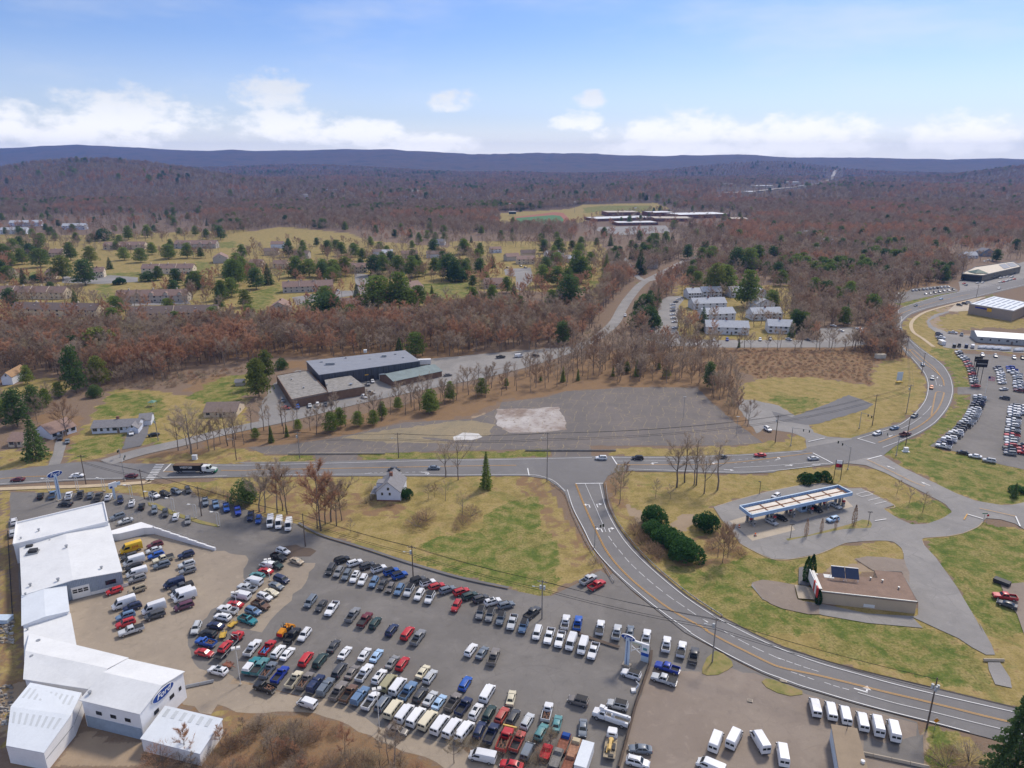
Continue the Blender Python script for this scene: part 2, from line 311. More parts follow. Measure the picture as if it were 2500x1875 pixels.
LEAF = [
    PG(('L', [(1220,1000),(1500,910),(1900,900),(2212,960),(2212,1010),(1700,1040),(1250,1035)])),
    PG(('M', [(0,880),(500,760),(900,790),(1500,650),(2212,480),(2212,720),(1800,720),(1400,820),(900,910),(400,960),(0,1000)])),
    PG(('N', [(0,480),(500,340),(1000,220),(1500,80),(2212,0),(2212,350),(1900,355),(1400,385),(1250,430),(830,470),(560,600),(0,640)])),
    PG(('O', [(0,200),(700,180),(800,300),(860,480),(830,600),(1000,830),(800,680),(640,540),(560,455),(0,455)])),
    PG(('O', [(700,190),(1400,190),(1900,200),(1960,250),(1740,300),(1740,445),(1350,390),(960,400),(780,320)])),
    PG(('U', [(1760,150),(1900,165),(2060,400),(2180,560),(2130,740),(2010,600),(1960,520),(1900,380),(1750,180)])),
    PG(('U', [(0,200),(900,250),(880,330),(700,480),(480,470),(200,370),(0,300)])), PG(('U', [(850,310),(1100,330),(1050,400),(850,400)])),
    PG(('Q', [(280,300),(480,200),(520,500),(760,700),(1080,800),(1300,700),(1560,900),(1500,1010),(1200,1080),(850,1030),(620,960),(420,720)])),
    PG(('Q', [(1240,650),(1420,650),(1620,900),(1400,1000),(1250,900)])),
    PG(('K', [(250,760),(600,620),(900,560),(1150,600),(1200,650),(700,700),(450,740)])), PG(('K', [(0,1300),(380,1200),(500,1350),(640,1560),(760,1659),(0,1659)])),
    PG(('L', [(340,600),(560,560),(720,640),(640,900),(560,860),(350,700)])), PG(('L', [(1200,540),(1330,500),(1340,550),(1210,570)])), PG(('L', [(1700,290),(2030,240),(1880,380),(1700,400)])),
    PG(('W', [(1100,880),(1700,850),(1900,760),(2212,760),(2212,1300),(0,1300),(0,900),(400,950),(900,900)])), PG(('M', [(1900,130),(2212,120),(2212,180),(1950,180)])), PG(('M', [(700,200),(910,190),(910,260),(700,250)])),
    PG(('A', [(0,500),(70,550),(100,1100),(110,1659),(0,1659)])), PG(('B', [(0,0),(150,0),(200,600),(0,1100)])), PG(('B', [(1590,800),(2212,900),(2212,1382),(1300,1382),(1300,1230),(2000,1070),(1990,930)])),
    PG(('Y', [(0,860),(350,900),(800,880),(1000,950),(1400,1130),(2000,1382),(0,1382)])), PG(('G', [(800,780),(1260,760),(1400,1106),(300,1106),(700,960)])), PG(('X', [(1350,630),(1500,620),(1400,700),(1350,900),(1300,900)])),
]
DIRT = [
    PG(('N', [(540,620),(790,560),(1000,570),(960,640),(800,690),(590,740)])), PG(('N', [(780,770),(1100,760),(1090,840),(900,850)])),
    PG(('Q', [(880,610),(1100,580),(1180,680),(1000,720),(900,680)])), PG(('Q', [(470,480),(560,520),(620,620),(560,700),(480,560)])),
    PG(('K', [(900,1130),(1000,1060),(1080,1080),(1060,1190),(1200,1280),(1560,1320),(1560,1430),(1200,1430),(1060,1290),(950,1210)])), PG(('K', [(1000,1000),(1480,880),(1480,980),(1200,1010)])),
    PG(('H', [(1590,700),(1640,690),(1660,780),(1900,880),(1640,800)])), PG(('I', [(1100,1170),(1170,1200),(1150,1659),(1090,1659)])),
    PG(('C', [(560,1480),(900,1540),(960,1659),(620,1659)])), PG(('R', [(330,1090),(860,970),(700,980),(840,1090)])),
    PG(('B', [(120,600),(250,600),(270,700),(90,830),(60,1100),(0,1100),(0,700)])), PG(('B', [(780,1040),(1300,1180),(1300,1382),(470,1382)])),
]
GARDENS = [PG(('V', [(-500,170),(900,200),(2212,150),(2212,930),(-500,1000)])), PG(('W', [(0,260),(1100,230),(2212,330),(2212,860),(1700,900),(0,960)])), PG(('X', [(0,300),(1000,300),(1100,420),(1050,600),(640,640),(0,640)])), PG(('X', [(1520,600),(2300,600),(2300,970),(1520,970)]))]
def build_ground():
    def grow(a, b, s0, g, cap):
        r = [a]; s = s0
        while r[-1] < b: s = min(s*g, cap); r.append(r[-1]+s)
        return r
    xs = np.array(sorted(set([-v for v in grow(340, 11000, 1.6, 1.08, 170)]))+list(np.arange(-338.4, 480, 1.6))+grow(481, 11000, 1.6, 1.08, 170))
    ys = np.array([-250, -100, 0, 60]+list(np.arange(100, 420, 1.5))+list(np.arange(420, 900, 3.0))+grow(900, 3000, 4, 1.06, 30)+grow(3040, 11000, 40, 1.08, 150))
    X, Y = np.meshgrid(xs, ys); nx, ny = len(xs), len(ys); X = X.ravel(); Y = Y.ravel(); Z = terrain(X, Y)
    me = bpy.data.meshes.new('ground'); me.vertices.add(nx*ny); me.vertices.foreach_set('co', np.stack([X, Y, Z], 1).ravel())
    i = np.arange(nx-1); j = np.arange(ny-1); I, J = np.meshgrid(i, j); a = (J*nx+I).ravel(); q = np.stack([a, a+1, a+1+nx, a+nx], 1)
    me.loops.add(q.size); me.loops.foreach_set('vertex_index', q.ravel()); me.polygons.add(len(q)); me.polygons.foreach_set('loop_start', np.arange(len(q))*4); me.update(calc_edges=True)
    me.polygons.foreach_set('use_smooth', np.ones(len(q), bool))
    wob = np.clip(Y/160, 0.6, 4)
    Xw = X+wob*(1.1*vnoise(X, Y, 5, 21)+0.9*vnoise(X, Y, 2.3, 22)); Yw = Y+wob*(1.1*vnoise(X, Y, 5, 23)+0.9*vnoise(X, Y, 2.3, 24))
    for nm, polys in (('grass', GREEN), ('dry', DRY+GARDENS), ('leaf', LEAF), ('dirt', DIRT)):
        a = np.zeros(len(X), np.float32)
        for p in polys: a[pip(Xw, Yw, p)] = 1
        at = me.attributes.new(nm, 'FLOAT', 'POINT'); at.data.foreach_set('value', a)
    m = bpy.data.materials.new('ground_cover'); nt, N, L, b = nodes(m); MATS['ground_cover'] = m
    pos = world_pos(N, L)
    n1 = noise_n(N, L, 0.035, 5, 0.6, pos); n2 = noise_n(N, L, 0.22, 5, 0.65, pos); n3 = noise_n(N, L, 1.6, 4, 0.6, pos); nf = noise_n(N, L, 0.006, 6, 0.62, pos); n4 = noise_n(N, L, 0.09, 4, 0.6, pos, 1.5)
    def att(nm):
        n = N.new('ShaderNodeAttribute'); n.attribute_name = nm; return n.outputs['Fac']
    def edge(nm, k=0.9):
        f = math_n(N, L, 'ADD', att(nm), math_n(N, L, 'MULTIPLY', math_n(N, L, 'SUBTRACT', n3, 0.5), k))
        return mr_n(N, L, f, 0.3, 0.7)
    wood = mix_n(N, L, n2, (0.17, 0.125, 0.09), (0.26, 0.2, 0.15))
    wood = mix_n(N, L, mr_n(N, L, n3, 0.35, 0.7), wood, (0.2, 0.135, 0.09))
    canopy = ramp_n(N, L, nf, [(0.3, (0.075, 0.065, 0.055)), (0.47, (0.11, 0.085, 0.07)), (0.56, (0.13, 0.09, 0.07)), (0.66, (0.1, 0.085, 0.06)), (0.75, (0.045, 0.06, 0.035))])
    sepn = N.new('ShaderNodeSeparateXYZ'); L.new(pos, sepn.inputs[0])
    wood = mix_n(N, L, mr_n(N, L, sepn.outputs[1], 900, 2200), wood, canopy)
    leaf = mix_n(N, L, n2, (0.19, 0.115, 0.062), (0.3, 0.19, 0.105)); leaf = mix_n(N, L, mr_n(N, L, n3, 0.4, 0.75), leaf, (0.2, 0.15, 0.095))
    dirt = mix_n(N, L, n2, (0.27, 0.2, 0.135), (0.38, 0.3, 0.215))
    dry = ramp_n(N, L, n2, [(0.3, (0.21, 0.165, 0.06)), (0.48, (0.30, 0.235, 0.085)), (0.6, (0.36, 0.275, 0.12)), (0.72, (0.26, 0.16, 0.08))])
    dry = mix_n(N, L, mr_n(N, L, n4, 0.54, 0.68, 0, .8), dry, (0.2, 0.195, 0.06)); dry = mix_n(N, L, mr_n(N, L, n3, 0.45, 0.75, 0, 0.6), dry, (0.16, 0.115, 0.05)); dry = mix_n(N, L, mr_n(N, L, n3, 0.45, 0.3, 0, 0.4), dry, (0.42, 0.33, 0.17))
    grass = ramp_n(N, L, n2, [(0.32, (0.07, 0.115, 0.022)), (0.45, (0.12, 0.155, 0.034)), (0.54, (0.195, 0.195, 0.058)), (0.66, (0.30, 0.25, 0.10))])
    grass = mix_n(N, L, mr_n(N, L, n4, 0.46, 0.62, 0, 0.85), grass, dry); grass = mix_n(N, L, mr_n(N, L, n3, 0.42, 0.7, 0, 0.6), grass, (0.085, 0.095, 0.026)); grass = mix_n(N, L, mr_n(N, L, n3, 0.45, 0.3, 0, 0.4), grass, (0.34, 0.29, 0.12))
    c = mix_n(N, L, edge('leaf'), wood, leaf); c = mix_n(N, L, edge('dry'), c, dry); 
    c = mix_n(N, L, math_n(N, L, 'MULTIPLY', edge('leaf'), mr_n(N, L, n4, 0.42, 0.6)), c, leaf)
    c = mix_n(N, L, edge('grass', 1.5), c, grass); c = mix_n(N, L, edge('dirt', 1.3), c, dirt)
    L.new(c, b.inputs['Base Color']); b.inputs['Roughness'].default_value = 0.95; b.inputs['Specular IOR Level'].default_value = 0.1
    bn = N.new('ShaderNodeBump'); bn.inputs['Strength'].default_value = 0.5; bn.inputs['Distance'].default_value = 0.25; L.new(n3, bn.inputs['Height']); L.new(bn.outputs[0], b.inputs['Normal'])
    me.materials.append(m)
    return tag(obj('ground', me), kind='structure')
build_ground()
# ---- paved surfaces
def asphalt(name, col, worn, crack=0.0, stain=0.35, grasscrack=0.0):
    m = bpy.data.materials.new(name); nt, N, L, b = nodes(m); MATS[name] = m; pos = world_pos(N, L)
    n1 = noise_n(N, L, 0.05, 5, 0.6, pos, 0.8); n2 = noise_n(N, L, 0.45, 5, 0.65, pos, 0.5); n3 = noise_n(N, L, 4.0, 3, 0.6, pos)
    c = mix_n(N, L, mr_n(N, L, n1, 0.35, 0.68), col, worn)
    c = mix_n(N, L, mr_n(N, L, n2, 0.52, 0.75, 0, stain), c, tuple(k*0.55 for k in col)); c = mix_n(N, L, mr_n(N, L, n2, 0.45, 0.25, 0, 0.35), c, tuple(min(1, k*1.35) for k in worn))
    c = mix_n(N, L, mr_n(N, L, n3, 0.3, 0.8, 0, 0.22), c, tuple(k*0.7 for k in col))
    if crack or grasscrack:
        warp = N.new('ShaderNodeMix'); warp.data_type = 'VECTOR'; warp.inputs[0].default_value = 0.5
        nz = N.new('ShaderNodeTexNoise'); nz.inputs['Scale'].default_value = 0.12; L.new(pos, nz.inputs['Vector'])
        va = N.new('ShaderNodeVectorMath'); va.operation = 'MULTIPLY_ADD'; L.new(nz.outputs['Color'], va.inputs[0]); va.inputs[1].default_value = (5, 5, 0); L.new(pos, va.inputs[2])
        vo = N.new('ShaderNodeTexVoronoi'); vo.feature = 'DISTANCE_TO_EDGE'; vo.inputs['Scale'].default_value = 0.12 if crack else 0.09; L.new(va.outputs[0], vo.inputs['Vector'])
        line = math_n(N, L, 'MULTIPLY', mr_n(N, L, vo.outputs['Distance'], 0.016, 0.004), mr_n(N, L, n1, 0.42, 0.6))
        if grasscrack:
            rot = N.new('ShaderNodeMapping'); rot.inputs['Rotation'].default_value = (0, 0, 0.22); rot.inputs['Scale'].default_value = (1, 1, 1); L.new(va.outputs[0], rot.inputs['Vector'])
            br = N.new('ShaderNodeTexBrick'); br.inputs['Scale'].default_value = 0.055; br.inputs['Mortar Size'].default_value = 0.012; br.inputs['Mortar Smooth'].default_value = 0.3; br.inputs['Brick Width'].default_value = 0.3; br.inputs['Row Height'].default_value = 0.9; br.inputs['Mortar Size'].default_value = 0.009; L.new(rot.outputs[0], br.inputs['Vector'])
            line = math_n(N, L, 'MAXIMUM', line, math_n(N, L, 'MULTIPLY', br.outputs['Fac'], mr_n(N, L, n2, 0.35, 0.55)))
            c = mix_n(N, L, math_n(N, L, 'MULTIPLY', math_n(N, L, 'MULTIPLY', line, grasscrack), mr_n(N, L, n2, 0.36, 0.56)), c, (0.33, 0.26, 0.15))
        else: c = mix_n(N, L, math_n(N, L, 'MULTIPLY', line, crack), c, tuple(k*0.45 for k in col))
    L.new(c, b.inputs['Base Color']); b.inputs['Roughness'].default_value = 0.85; b.inputs['Specular IOR Level'].default_value = 0.25
    return m
ROADM = asphalt('asphalt_road', (0.175, 0.168, 0.165), (0.205, 0.198, 0.194), 0.12, 0.12)
ROADO = asphalt('asphalt_worn', (0.235, 0.225, 0.215), (0.30, 0.285, 0.27), 0.28, 0.25)
LOTM = asphalt('asphalt_lot', (0.165, 0.154, 0.143), (0.215, 0.2, 0.185), 0.2, 0.35)
LOTD = asphalt('asphalt_dark', (0.15, 0.147, 0.15), (0.18, 0.175, 0.178), 0.3, 0.3)
LOTB = asphalt('asphalt_brown', (0.24, 0.195, 0.16), (0.295, 0.245, 0.2), 0.15, 0.3)
SANDY = asphalt('gravel_yard', (0.30, 0.25, 0.195), (0.36, 0.30, 0.23), 0.2, 0.4)
OLDM = asphalt('asphalt_abandoned', (0.15, 0.135, 0.125), (0.185, 0.16, 0.145), 0.0, 0.3, 0.75)
CONC = asphalt('concrete_pad', (0.42, 0.36, 0.28), (0.5, 0.43, 0.34), 0.25, 0.25)
_z = [0.004]
EXCL = []
def sheet(name, P, m, jag=0.0, z=None, parent=None, kind='structure'):
    if z is None: _z[0] += 0.0045; z = _z[0]
    if not parent: EXCL.append([(p[0], p[1]) for p in P])
    Q = []
    n = len(P)
    for i in range(n):
        a, b_ = P[i], P[(i+1) % n]; d = (b_-a); Lg = d.length; k = max(1, int(Lg/2.5)) if jag else 1
        nrm = Vector((-d.y, d.x, 0))/max(Lg, 1e-6)
        for j in range(k): Q.append(a+d*(j/k)+(nrm*random.uniform(-jag, jag) if j else Vector((0, 0, 0))))
    bm = bmesh.new(); vs = [bm.verts.new((p[0], p[1], z)) for p in Q]; f = bm.faces.new(vs)
    if f.normal.z < 0 or f.calc_area() == 0: bm.normal_update()
    bm.normal_update()
    if f.normal.z < 0: f.normal_flip()
    bmesh.ops.triangulate(bm, faces=bm.faces[:], ngon_method='EAR_CLIP')
    o = obj(name, bm, m, parent)
    if not parent: tag(o, kind=kind)
    return o
def smooth(P, n=6):
    r = []
    for i in range(len(P)-1):
        p0, p1, p2, p3 = P[max(i-1, 0)], P[i], P[i+1], P[min(i+2, len(P)-1)]
        for k in range(n):
            t = k/n; r.append(0.5*((2*p1)+(p2-p0)*t+(2*p0-5*p1+4*p2-p3)*t*t+(3*p1-p0-3*p2+p3)*t**3))
    return r+[P[-1]]
def offset(P, d):
    r = []
    for i in range(len(P)):
        a = P[max(i-1, 0)]; b_ = P[min(i+1, len(P)-1)]; t = (b_-a); t.z = 0; t.normalize(); r.append(P[i]+Vector((-t.y, t.x, 0))*d)
    return r
def ribbon_mesh(P, w, z, name='ribbon', h=0.0):
    A_ = offset(P, w/2); B_ = offset(P, -w/2); n = len(P); mb = MB()
    if h:
        for i in range(n-1):
            mb.hexa([Vector((q.x, q.y, z)) for q in (A_[i], B_[i], B_[i+1], A_[i+1])], [Vector((q.x, q.y, z+h)) for q in (A_[i], B_[i], B_[i+1], A_[i+1])])
    else:
        vs = [Vector((q.x, q.y, z)) for k in range(n) for q in (B_[k], A_[k])]
        mb.add(vs, [(2*i, 2*i+2, 2*i+3, 2*i+1) for i in range(n-1)])
    return mb.mesh(name)
def strip(name, P, w, m, parent=None, z=None, h=0.0, sm=True):
    if z is None: _z[0] += 0.0045; z = _z[0]
    P = smooth(P) if sm and len(P) > 2 else P
    o = obj(name, ribbon_mesh(P, w, z, name, h), m, parent)
    if not parent and w > 2: EXCL.append([(p[0], p[1]) for p in offset(P, w/2+2)+offset(P, -w/2-2)[::-1]])
    if not parent: tag(o, kind='structure')
    return o
# lots first (lowest), roads over them
lot = sheet('dealer_lot', PG(('A', [(95,190),(1080,200),(1300,238),(1700,150),(1790,235)]), ('U', [(0,300),(130,355),(240,400),(430,440),(490,488),(700,555),(1000,645),(1300,735),(1600,810),(1880,872)]), ('E', [(905,572),(1130,465),(1350,340),(1430,400)]),
    ('Q', [(350,1100),(520,1260),(720,1420),(1000,1640)]), ('H', [(1050,360),(1300,500),(1600,645),(1800,725),(2000,795),(2212,855)]), ('I', [(400,975),(800,1080),(1060,1165),(1120,1400),(1130,1659)]), ('P', [(2260,2000),(1100,2000)]), ('G', [(380,1150),(420,1060),(640,1010),(560,960),(250,880)]),
    ('Y', [(1700,1150),(1400,1040),(1000,800),(500,690),(0,560)]), ('B', [(1670,700),(1640,500),(600,300),(200,100),(150,-700)]), ('A', [(80,560)])), LOTM, 0.25)
sheet('service_yard', PG(('A', [(1000,640),(1380,570),(1940,720),(2212,760),(2212,1050),(1900,1250),(1700,1450)]), ('C', [(260,1150),(300,1350),(480,1500),(760,1560),(700,1659)]), ('B', [(1900,900),(1600,760),(1300,500),(600,300),(600,0)]), ('A', [(580,1180),(1110,1050)])), SANDY, 0.9)
sheet('back_track', PG(('B', [(1660,690),(1830,610),(2212,640)]), ('Y', [(0,600),(500,700),(650,740),(900,760),(1100,830),(1350,1000),(1600,1060),(1850,1130),(2100,1190)]), ('G', [(300,900),(420,1000),(700,1106),(720,1200)]), ('Y', [(2212,1500),(1900,1330),(1500,1180),(1200,1060),(1000,950),(700,880),(350,890),(100,880),(0,830)])), SANDY, 0.5)
sheet('sandy_patch', PG(('C', [(1390,250),(1500,330),(1640,330),(1560,480),(1300,800),(1150,950),(1060,1080),(900,1050),(700,1050),(560,1090),(700,960),(850,720),(1000,500),(1180,300)])), SANDY, 0.8)
sheet('lower_lot', PG(('H', [(350,560),(950,620),(1270,580),(1640,690),(2212,900)]), ('I', [(400,1010),(800,1110),(1060,1180),(1090,1659)]), ('P', [(2240,2000),(1420,2000)]), ('H', [(40,1659),(200,1050),(330,700)])), LOTB, 0.6)
sheet('lower_pavement', PG(('I', [(480,1300),(700,1390),(1120,1300),(1130,1659),(1000,1659),(480,1480)])), LOTM, 0.2)
sheet('trodden_bank', PG(('C', [(1300,150),(1430,130),(1650,200),(1580,260),(1420,260),(1250,330),(1100,450),(1090,300)])), MATS.get('mulch') or asphalt('mulch', (0.10, 0.075, 0.06), (0.14, 0.105, 0.08), 0, 0.4), 0.7)
sheet('vacant_lot', PG(('M', [(390,970),(700,948),(900,922),(1200,872),(1400,832),(1800,742),(2212,722)]), ('N', [(560,640),(800,540),(830,485),(1240,440),(1400,390),(1900,360)]), ('O', [(0,458),(560,460),(640,545),(800,682),(1000,832),(800,852),(0,852)]), ('N', [(1620,878),(1640,975),(1280,985),(1270,905),(0,935)]), ('M', [(1380,1020),(1370,1095),(1000,1095),(990,1035),(560,1030)])), OLDM, 0.5)
sheet('weedy_pavement', PG(('M', [(1240,885),(1500,830),(2212,735)]), ('N', [(560,650),(780,690),(700,790),(380,830),(100,800)]), ('M', [(2212,930),(1700,930)])), asphalt('weedy_asphalt', (0.25, 0.21, 0.14), (0.3, 0.24, 0.15), 0, 0.5, 0.9), 1.2)
slabm = asphalt('broken_slab', (0.25, 0.19, 0.155), (0.5, 0.47, 0.45), 0.6, 0.95, 0.45)
sheet('floor_slab', PG(('N', [(780,548),(1060,545),(1345,528),(1375,600),(1420,735),(1250,752),(900,762),(790,700),(780,640)])), slabm, 0.7)
sheet('pale_slab', PG(('N', [(390,800),(480,760),(620,770),(655,800),(560,828),(400,832)])), asphalt('pale_slab', (0.55, 0.53, 0.5), (0.68, 0.68, 0.67), 0.5, 0.5, 0.3), 0.7)
sheet('old_driveway', PG(('O', [(1300,872),(1285,800),(1220,772),(1010,735),(960,770),(840,600),(860,542),(930,542),(1110,582),(1220,652),(1300,700),(1345,762),(1440,792),(1640,803),(1640,860)])), ROADO, 0.5)
sheet('asphalt_patch', PG(('O', [(1060,620),(1200,660),(1460,560),(1580,510),(1752,572),(1690,610),(1380,703),(1290,712),(1100,680)])), LOTD, 0.4)
sheet('workshop_yard', PG(('F', [(560,880),(590,830),(640,800),(700,800),(930,775),(1040,765),(1190,752),(1240,748),(1180,772),(1000,815),(800,862),(620,900),(560,915)])), ROADO, 0.5)
sheet('right_dealer_lot', PG(('J', [(720,20),(870,75),(1300,90),(1660,140),(1900,160),(1900,1700),(1659,1640),(1300,1560),(700,1390),(390,1325),(560,1190),(800,990),(930,740),(940,620),(765,630),(760,525),(930,525),(920,310)])), LOTM, 0.2)
sheet('showroom_forecourt', PG(('K', [(1300,760),(1350,700),(1330,600),(1420,560),(2300,300),(2500,300),(2500,520),(1480,712)])), ROADO, 0.2)
sheet('hillside_lot', PG(('K', [(300,770),(640,730),(700,690),(1160,640),(1290,690),(1330,725),(900,800),(520,890),(380,860)])), LOTM, 0.2)
sheet('workshop_lane', PG(('K', [(930,1130),(1060,1060),(1200,1010),(1200,990),(1000,1040),(900,1120),(920,1210),(1050,1300),(1120,1480),(1240,1500),(2212,1560),(2212,1480),(1560,1450),(1500,1330),(1200,1290),(980,1200)])), ROADO, 0.4)
sheet('garage_forecourt', PG(('K', [(1180,990),(1300,890),(1560,820),(1700,800),(1470,900),(1470,990),(1300,1000)])), CONC, 0.3)
sheet('apartment_parking', PG(('X', [(1400,710),(1470,675),(1560,670),(1580,690),(1540,740),(1530,900),(1560,960),(2300,990),(2300,1010),(1480,1010),(1300,960),(1330,900),(1400,800)])), ROADO, 0.3)
sheet('apartment_parking', PG(('O', [(1380,60),(1700,50),(1720,170),(1500,190),(560,190),(560,140),(1380,140)])), ROADO, 0.3)
sheet('townhouse_lane', PG(('W', [(600,760),(1000,700),(1180,700),(1160,540),(1330,560),(1320,720),(900,780),(640,830)])), ROADO, 0.2)
sheet('townhouse_lane', PG(('V', [(560,560),(680,590),(1000,560),(1240,580),(1240,620),(900,640),(560,630)])), ROADO, 0.2)
sheet('townhouse_lane', PG(('V', [(940,850),(1060,820),(1700,790),(1720,820),(1100,840),(1000,880)])), ROADO, 0.2)
sheet('townhouse_lane', PG(('X', [(360,490),(540,480),(560,560),(480,640),(440,620),(440,540),(370,530)])), ROADO, 0.2)
sheet('school_parking', PG(('X', [(1000,205),(1450,195),(1500,240),(1150,260),(980,230)])), ROADO, 0.2)
sheet('running_track', PG(('X', [(420,140),(700,105),(760,110),(800,150),(790,190),(430,188)])), mat('track_rubber', (0.30, 0.12, 0.075), 0.9))
sheet('sports_turf', PG(('X', [(440,145),(690,125),(740,130),(765,155),(755,184),(450,184)])), mat('synthetic_turf', (0.07, 0.17, 0.065), 0.9, 0.1, 0.05))
sheet('house_driveway', PG(('L', [(1150,770),(1260,700),(1340,700),(1330,780),(1270,880),(1100,915)])), LOTD, 0.2)
sheet('house_driveway', PG(('L', [(500,830),(600,850),(590,900),(540,1050),(430,1062),(480,950)])), ROADO, 0.2)
# ---- roads
main_top = PG(('L', [(-900,1190),(0,1105),(250,1080),(430,1058),(620,1034),(860,1022),(1215,1042),(1700,1044),(2212,1046)]), ('M', [(300,1103),(1000,1096)]), ('N', [(0,1000),(620,1000),(1280,984),(1640,973)]), ('Q', [(200,52),(900,54),(1500,36),(2060,-2)]), ('O', [(1270,882),(1310,862)]))
main_bot = PG(('O', [(1890,860)]), ('R', [(940,50),(790,135),(620,118),(480,130),(0,182)]), ('Q', [(1800,200),(1500,212),(1000,197),(500,186),(380,196),(310,230),(268,300),(0,310)]), ('N', [(1500,1250),(1400,1290),(1330,1237),(1230,1180),(1050,1152),(620,1152)]), ('M', [(2212,1230),(860,1228)]), ('L', [(2212,1162),(1300,1180),(800,1190),(400,1210),(0,1238),(-900,1330)]))
road = sheet('main_road', main_top+PG(('O', [(1640,803)]))+main_bot, ROADM)
curve_r = PG(('J', [(0,1008),(145,910),(250,800),(322,690),(352,560),(346,460),(308,355),(210,228),(95,100)]), ('O', [(1990,262),(1905,150),(1890,60),(1928,0)]), ('K', [(380,1060),(510,970),(750,880),(1100,780),(1480,703),(2212,545),(2600,470)]))
curve_l = PG(('K', [(2600,580),(2212,655),(1750,765),(1560,812),(1200,892),(900,964),(690,1042),(588,1125),(558,1180),(578,1265),(658,1352),(818,1490),(1045,1659)]), ('J', [(415,98),(578,235),(672,375),(708,500),(712,600),(684,725),(612,862),(466,1022),(260,1157),(0,1272)]))
sheet('bend_road', PG(('O', [(1600,800)]))+curve_r+curve_l+PG(('O', [(1890,862),(1650,900)])), ROADM)
sheet('side_street', PG(('R', [(780,70),(600,112),(780,132),(960,202),(1130,290),(1350,402),(1500,482),(1565,555),(1480,612),(1340,662),(1200,667),(1060,604),(945,525),(1045,494),(745,341),(640,344),(480,310),(380,297),(180,318)]), ('Q', [(1750,372),(1450,452),(1262,512),(1330,620),(1400,700),(1500,840),(1650,920),(1790,978),(1950,980),(2212,930)]), ('R', [(600,835),(800,815),(960,812),(1040,825),(1110,880),(1128,930),(1130,985),(700,975),(850,1082),(1110,1095),(1180,1230),(1258,1370),(1258,1480),(1240,1495),(800,1470),(400,1385),(160,1350),(0,1330)]), ('Q', [(1980,1215),(1610,1190),(1600,1220),(1700,1340),(1880,1425),(2212,1475)]), ('R', [(400,1485),(800,1555),(1300,1600)]), ('I', [(1000,30),(1300,170),(1500,260),(1650,360),(1800,440),(1900,440),(1860,330),(1720,80)]), ('R', [(1850,1659),(1790,1540),(1600,1220),(1420,970),(1310,850),(1292,800),(1320,787),(1520,772),(1660,745),(1790,690),(1842,640),(1870,612),(2000,622),(2130,660),(2212,712),(2900,1000),(2900,380),(2212,470),(2100,492),(2000,492),(1780,455),(1600,388),(1390,285),(1110,150),(940,45)])), ROADO)
sheet('worn_apron', PG(('Q', [(1605,1192),(1700,1165),(1850,1185),(1990,1212),(2015,1340),(2212,1400),(2212,1478),(2000,1452),(1880,1425),(1780,1385),(1690,1325)])), LOTB, 0.5)
sheet('worn_apron', PG(('R', [(690,978),(800,955),(960,962),(1135,985),(1180,1100),(1195,1250),(1112,1092),(850,1080)])), LOTB, 0.4)
sheet('forecourt_pad', PG(('S', [(170,680),(700,520),(1700,350),(1840,485),(1370,600),(1080,690),(1000,650),(980,700),(1060,800),(480,948)])), CONC)
sheet('parking_bay', PG(('R', [(2000,1210),(2212,1190),(2900,1300),(2900,1659),(2212,1659),(2150,1480),(2050,1330)])), LOTB)
sheet('footpath_stub', PG(('I', [(1820,520),(1950,520),(2060,690),(2080,800),(1900,760),(1830,600)])), ROADO)
gy_r = PG(('N', [(1230,1180),(1330,1240),(1400,1300)]), ('Q', [(0,548),(100,742),(200,907),(350,1092),(520,1255),(720,1415),(1000,1640)]), ('H', [(1050,352),(1300,492),(1600,642),(1800,722),(2000,792),(2212,852)]), ('I', [(400,972),(800,1077),(1200,1177),(1620,1287),(2212,1440),(3000,1640)]))
gy_l = PG(('I', [(3000,1220),(2212,1036),(1640,898),(1200,793),(800,698),(400,606),(0,488)]), ('H', [(1800,350),(1500,213),(1300,105),(1150,30)]), ('Q', [(1330,1512),(1020,1312),(720,1062),(530,862),(400,692),(300,502),(266,302)]))
sheet('curved_road', gy_r+gy_l, ROADM)
side_c = PG(('F', [(228,1000),(300,978),(400,955),(500,930),(620,905),(760,870),(900,840),(1040,812),(1130,790),(1210,765),(1280,735),(1325,700),(1345,665),(1362,640),(1388,612),(1425,592),(1490,560),(1560,540)]))
strip('lane_to_school', side_c, 8.5, ROADO)
_sc = smooth(side_c); EXCL.append([(p.x, p.y) for p in offset(_sc[60:], 12)+offset(_sc[60:], -19)[::-1]])
strip('school_drive', PG(('X', [(1430,530),(1330,570),(1250,530),(1190,440),(1150,400)])), 6, ROADO)
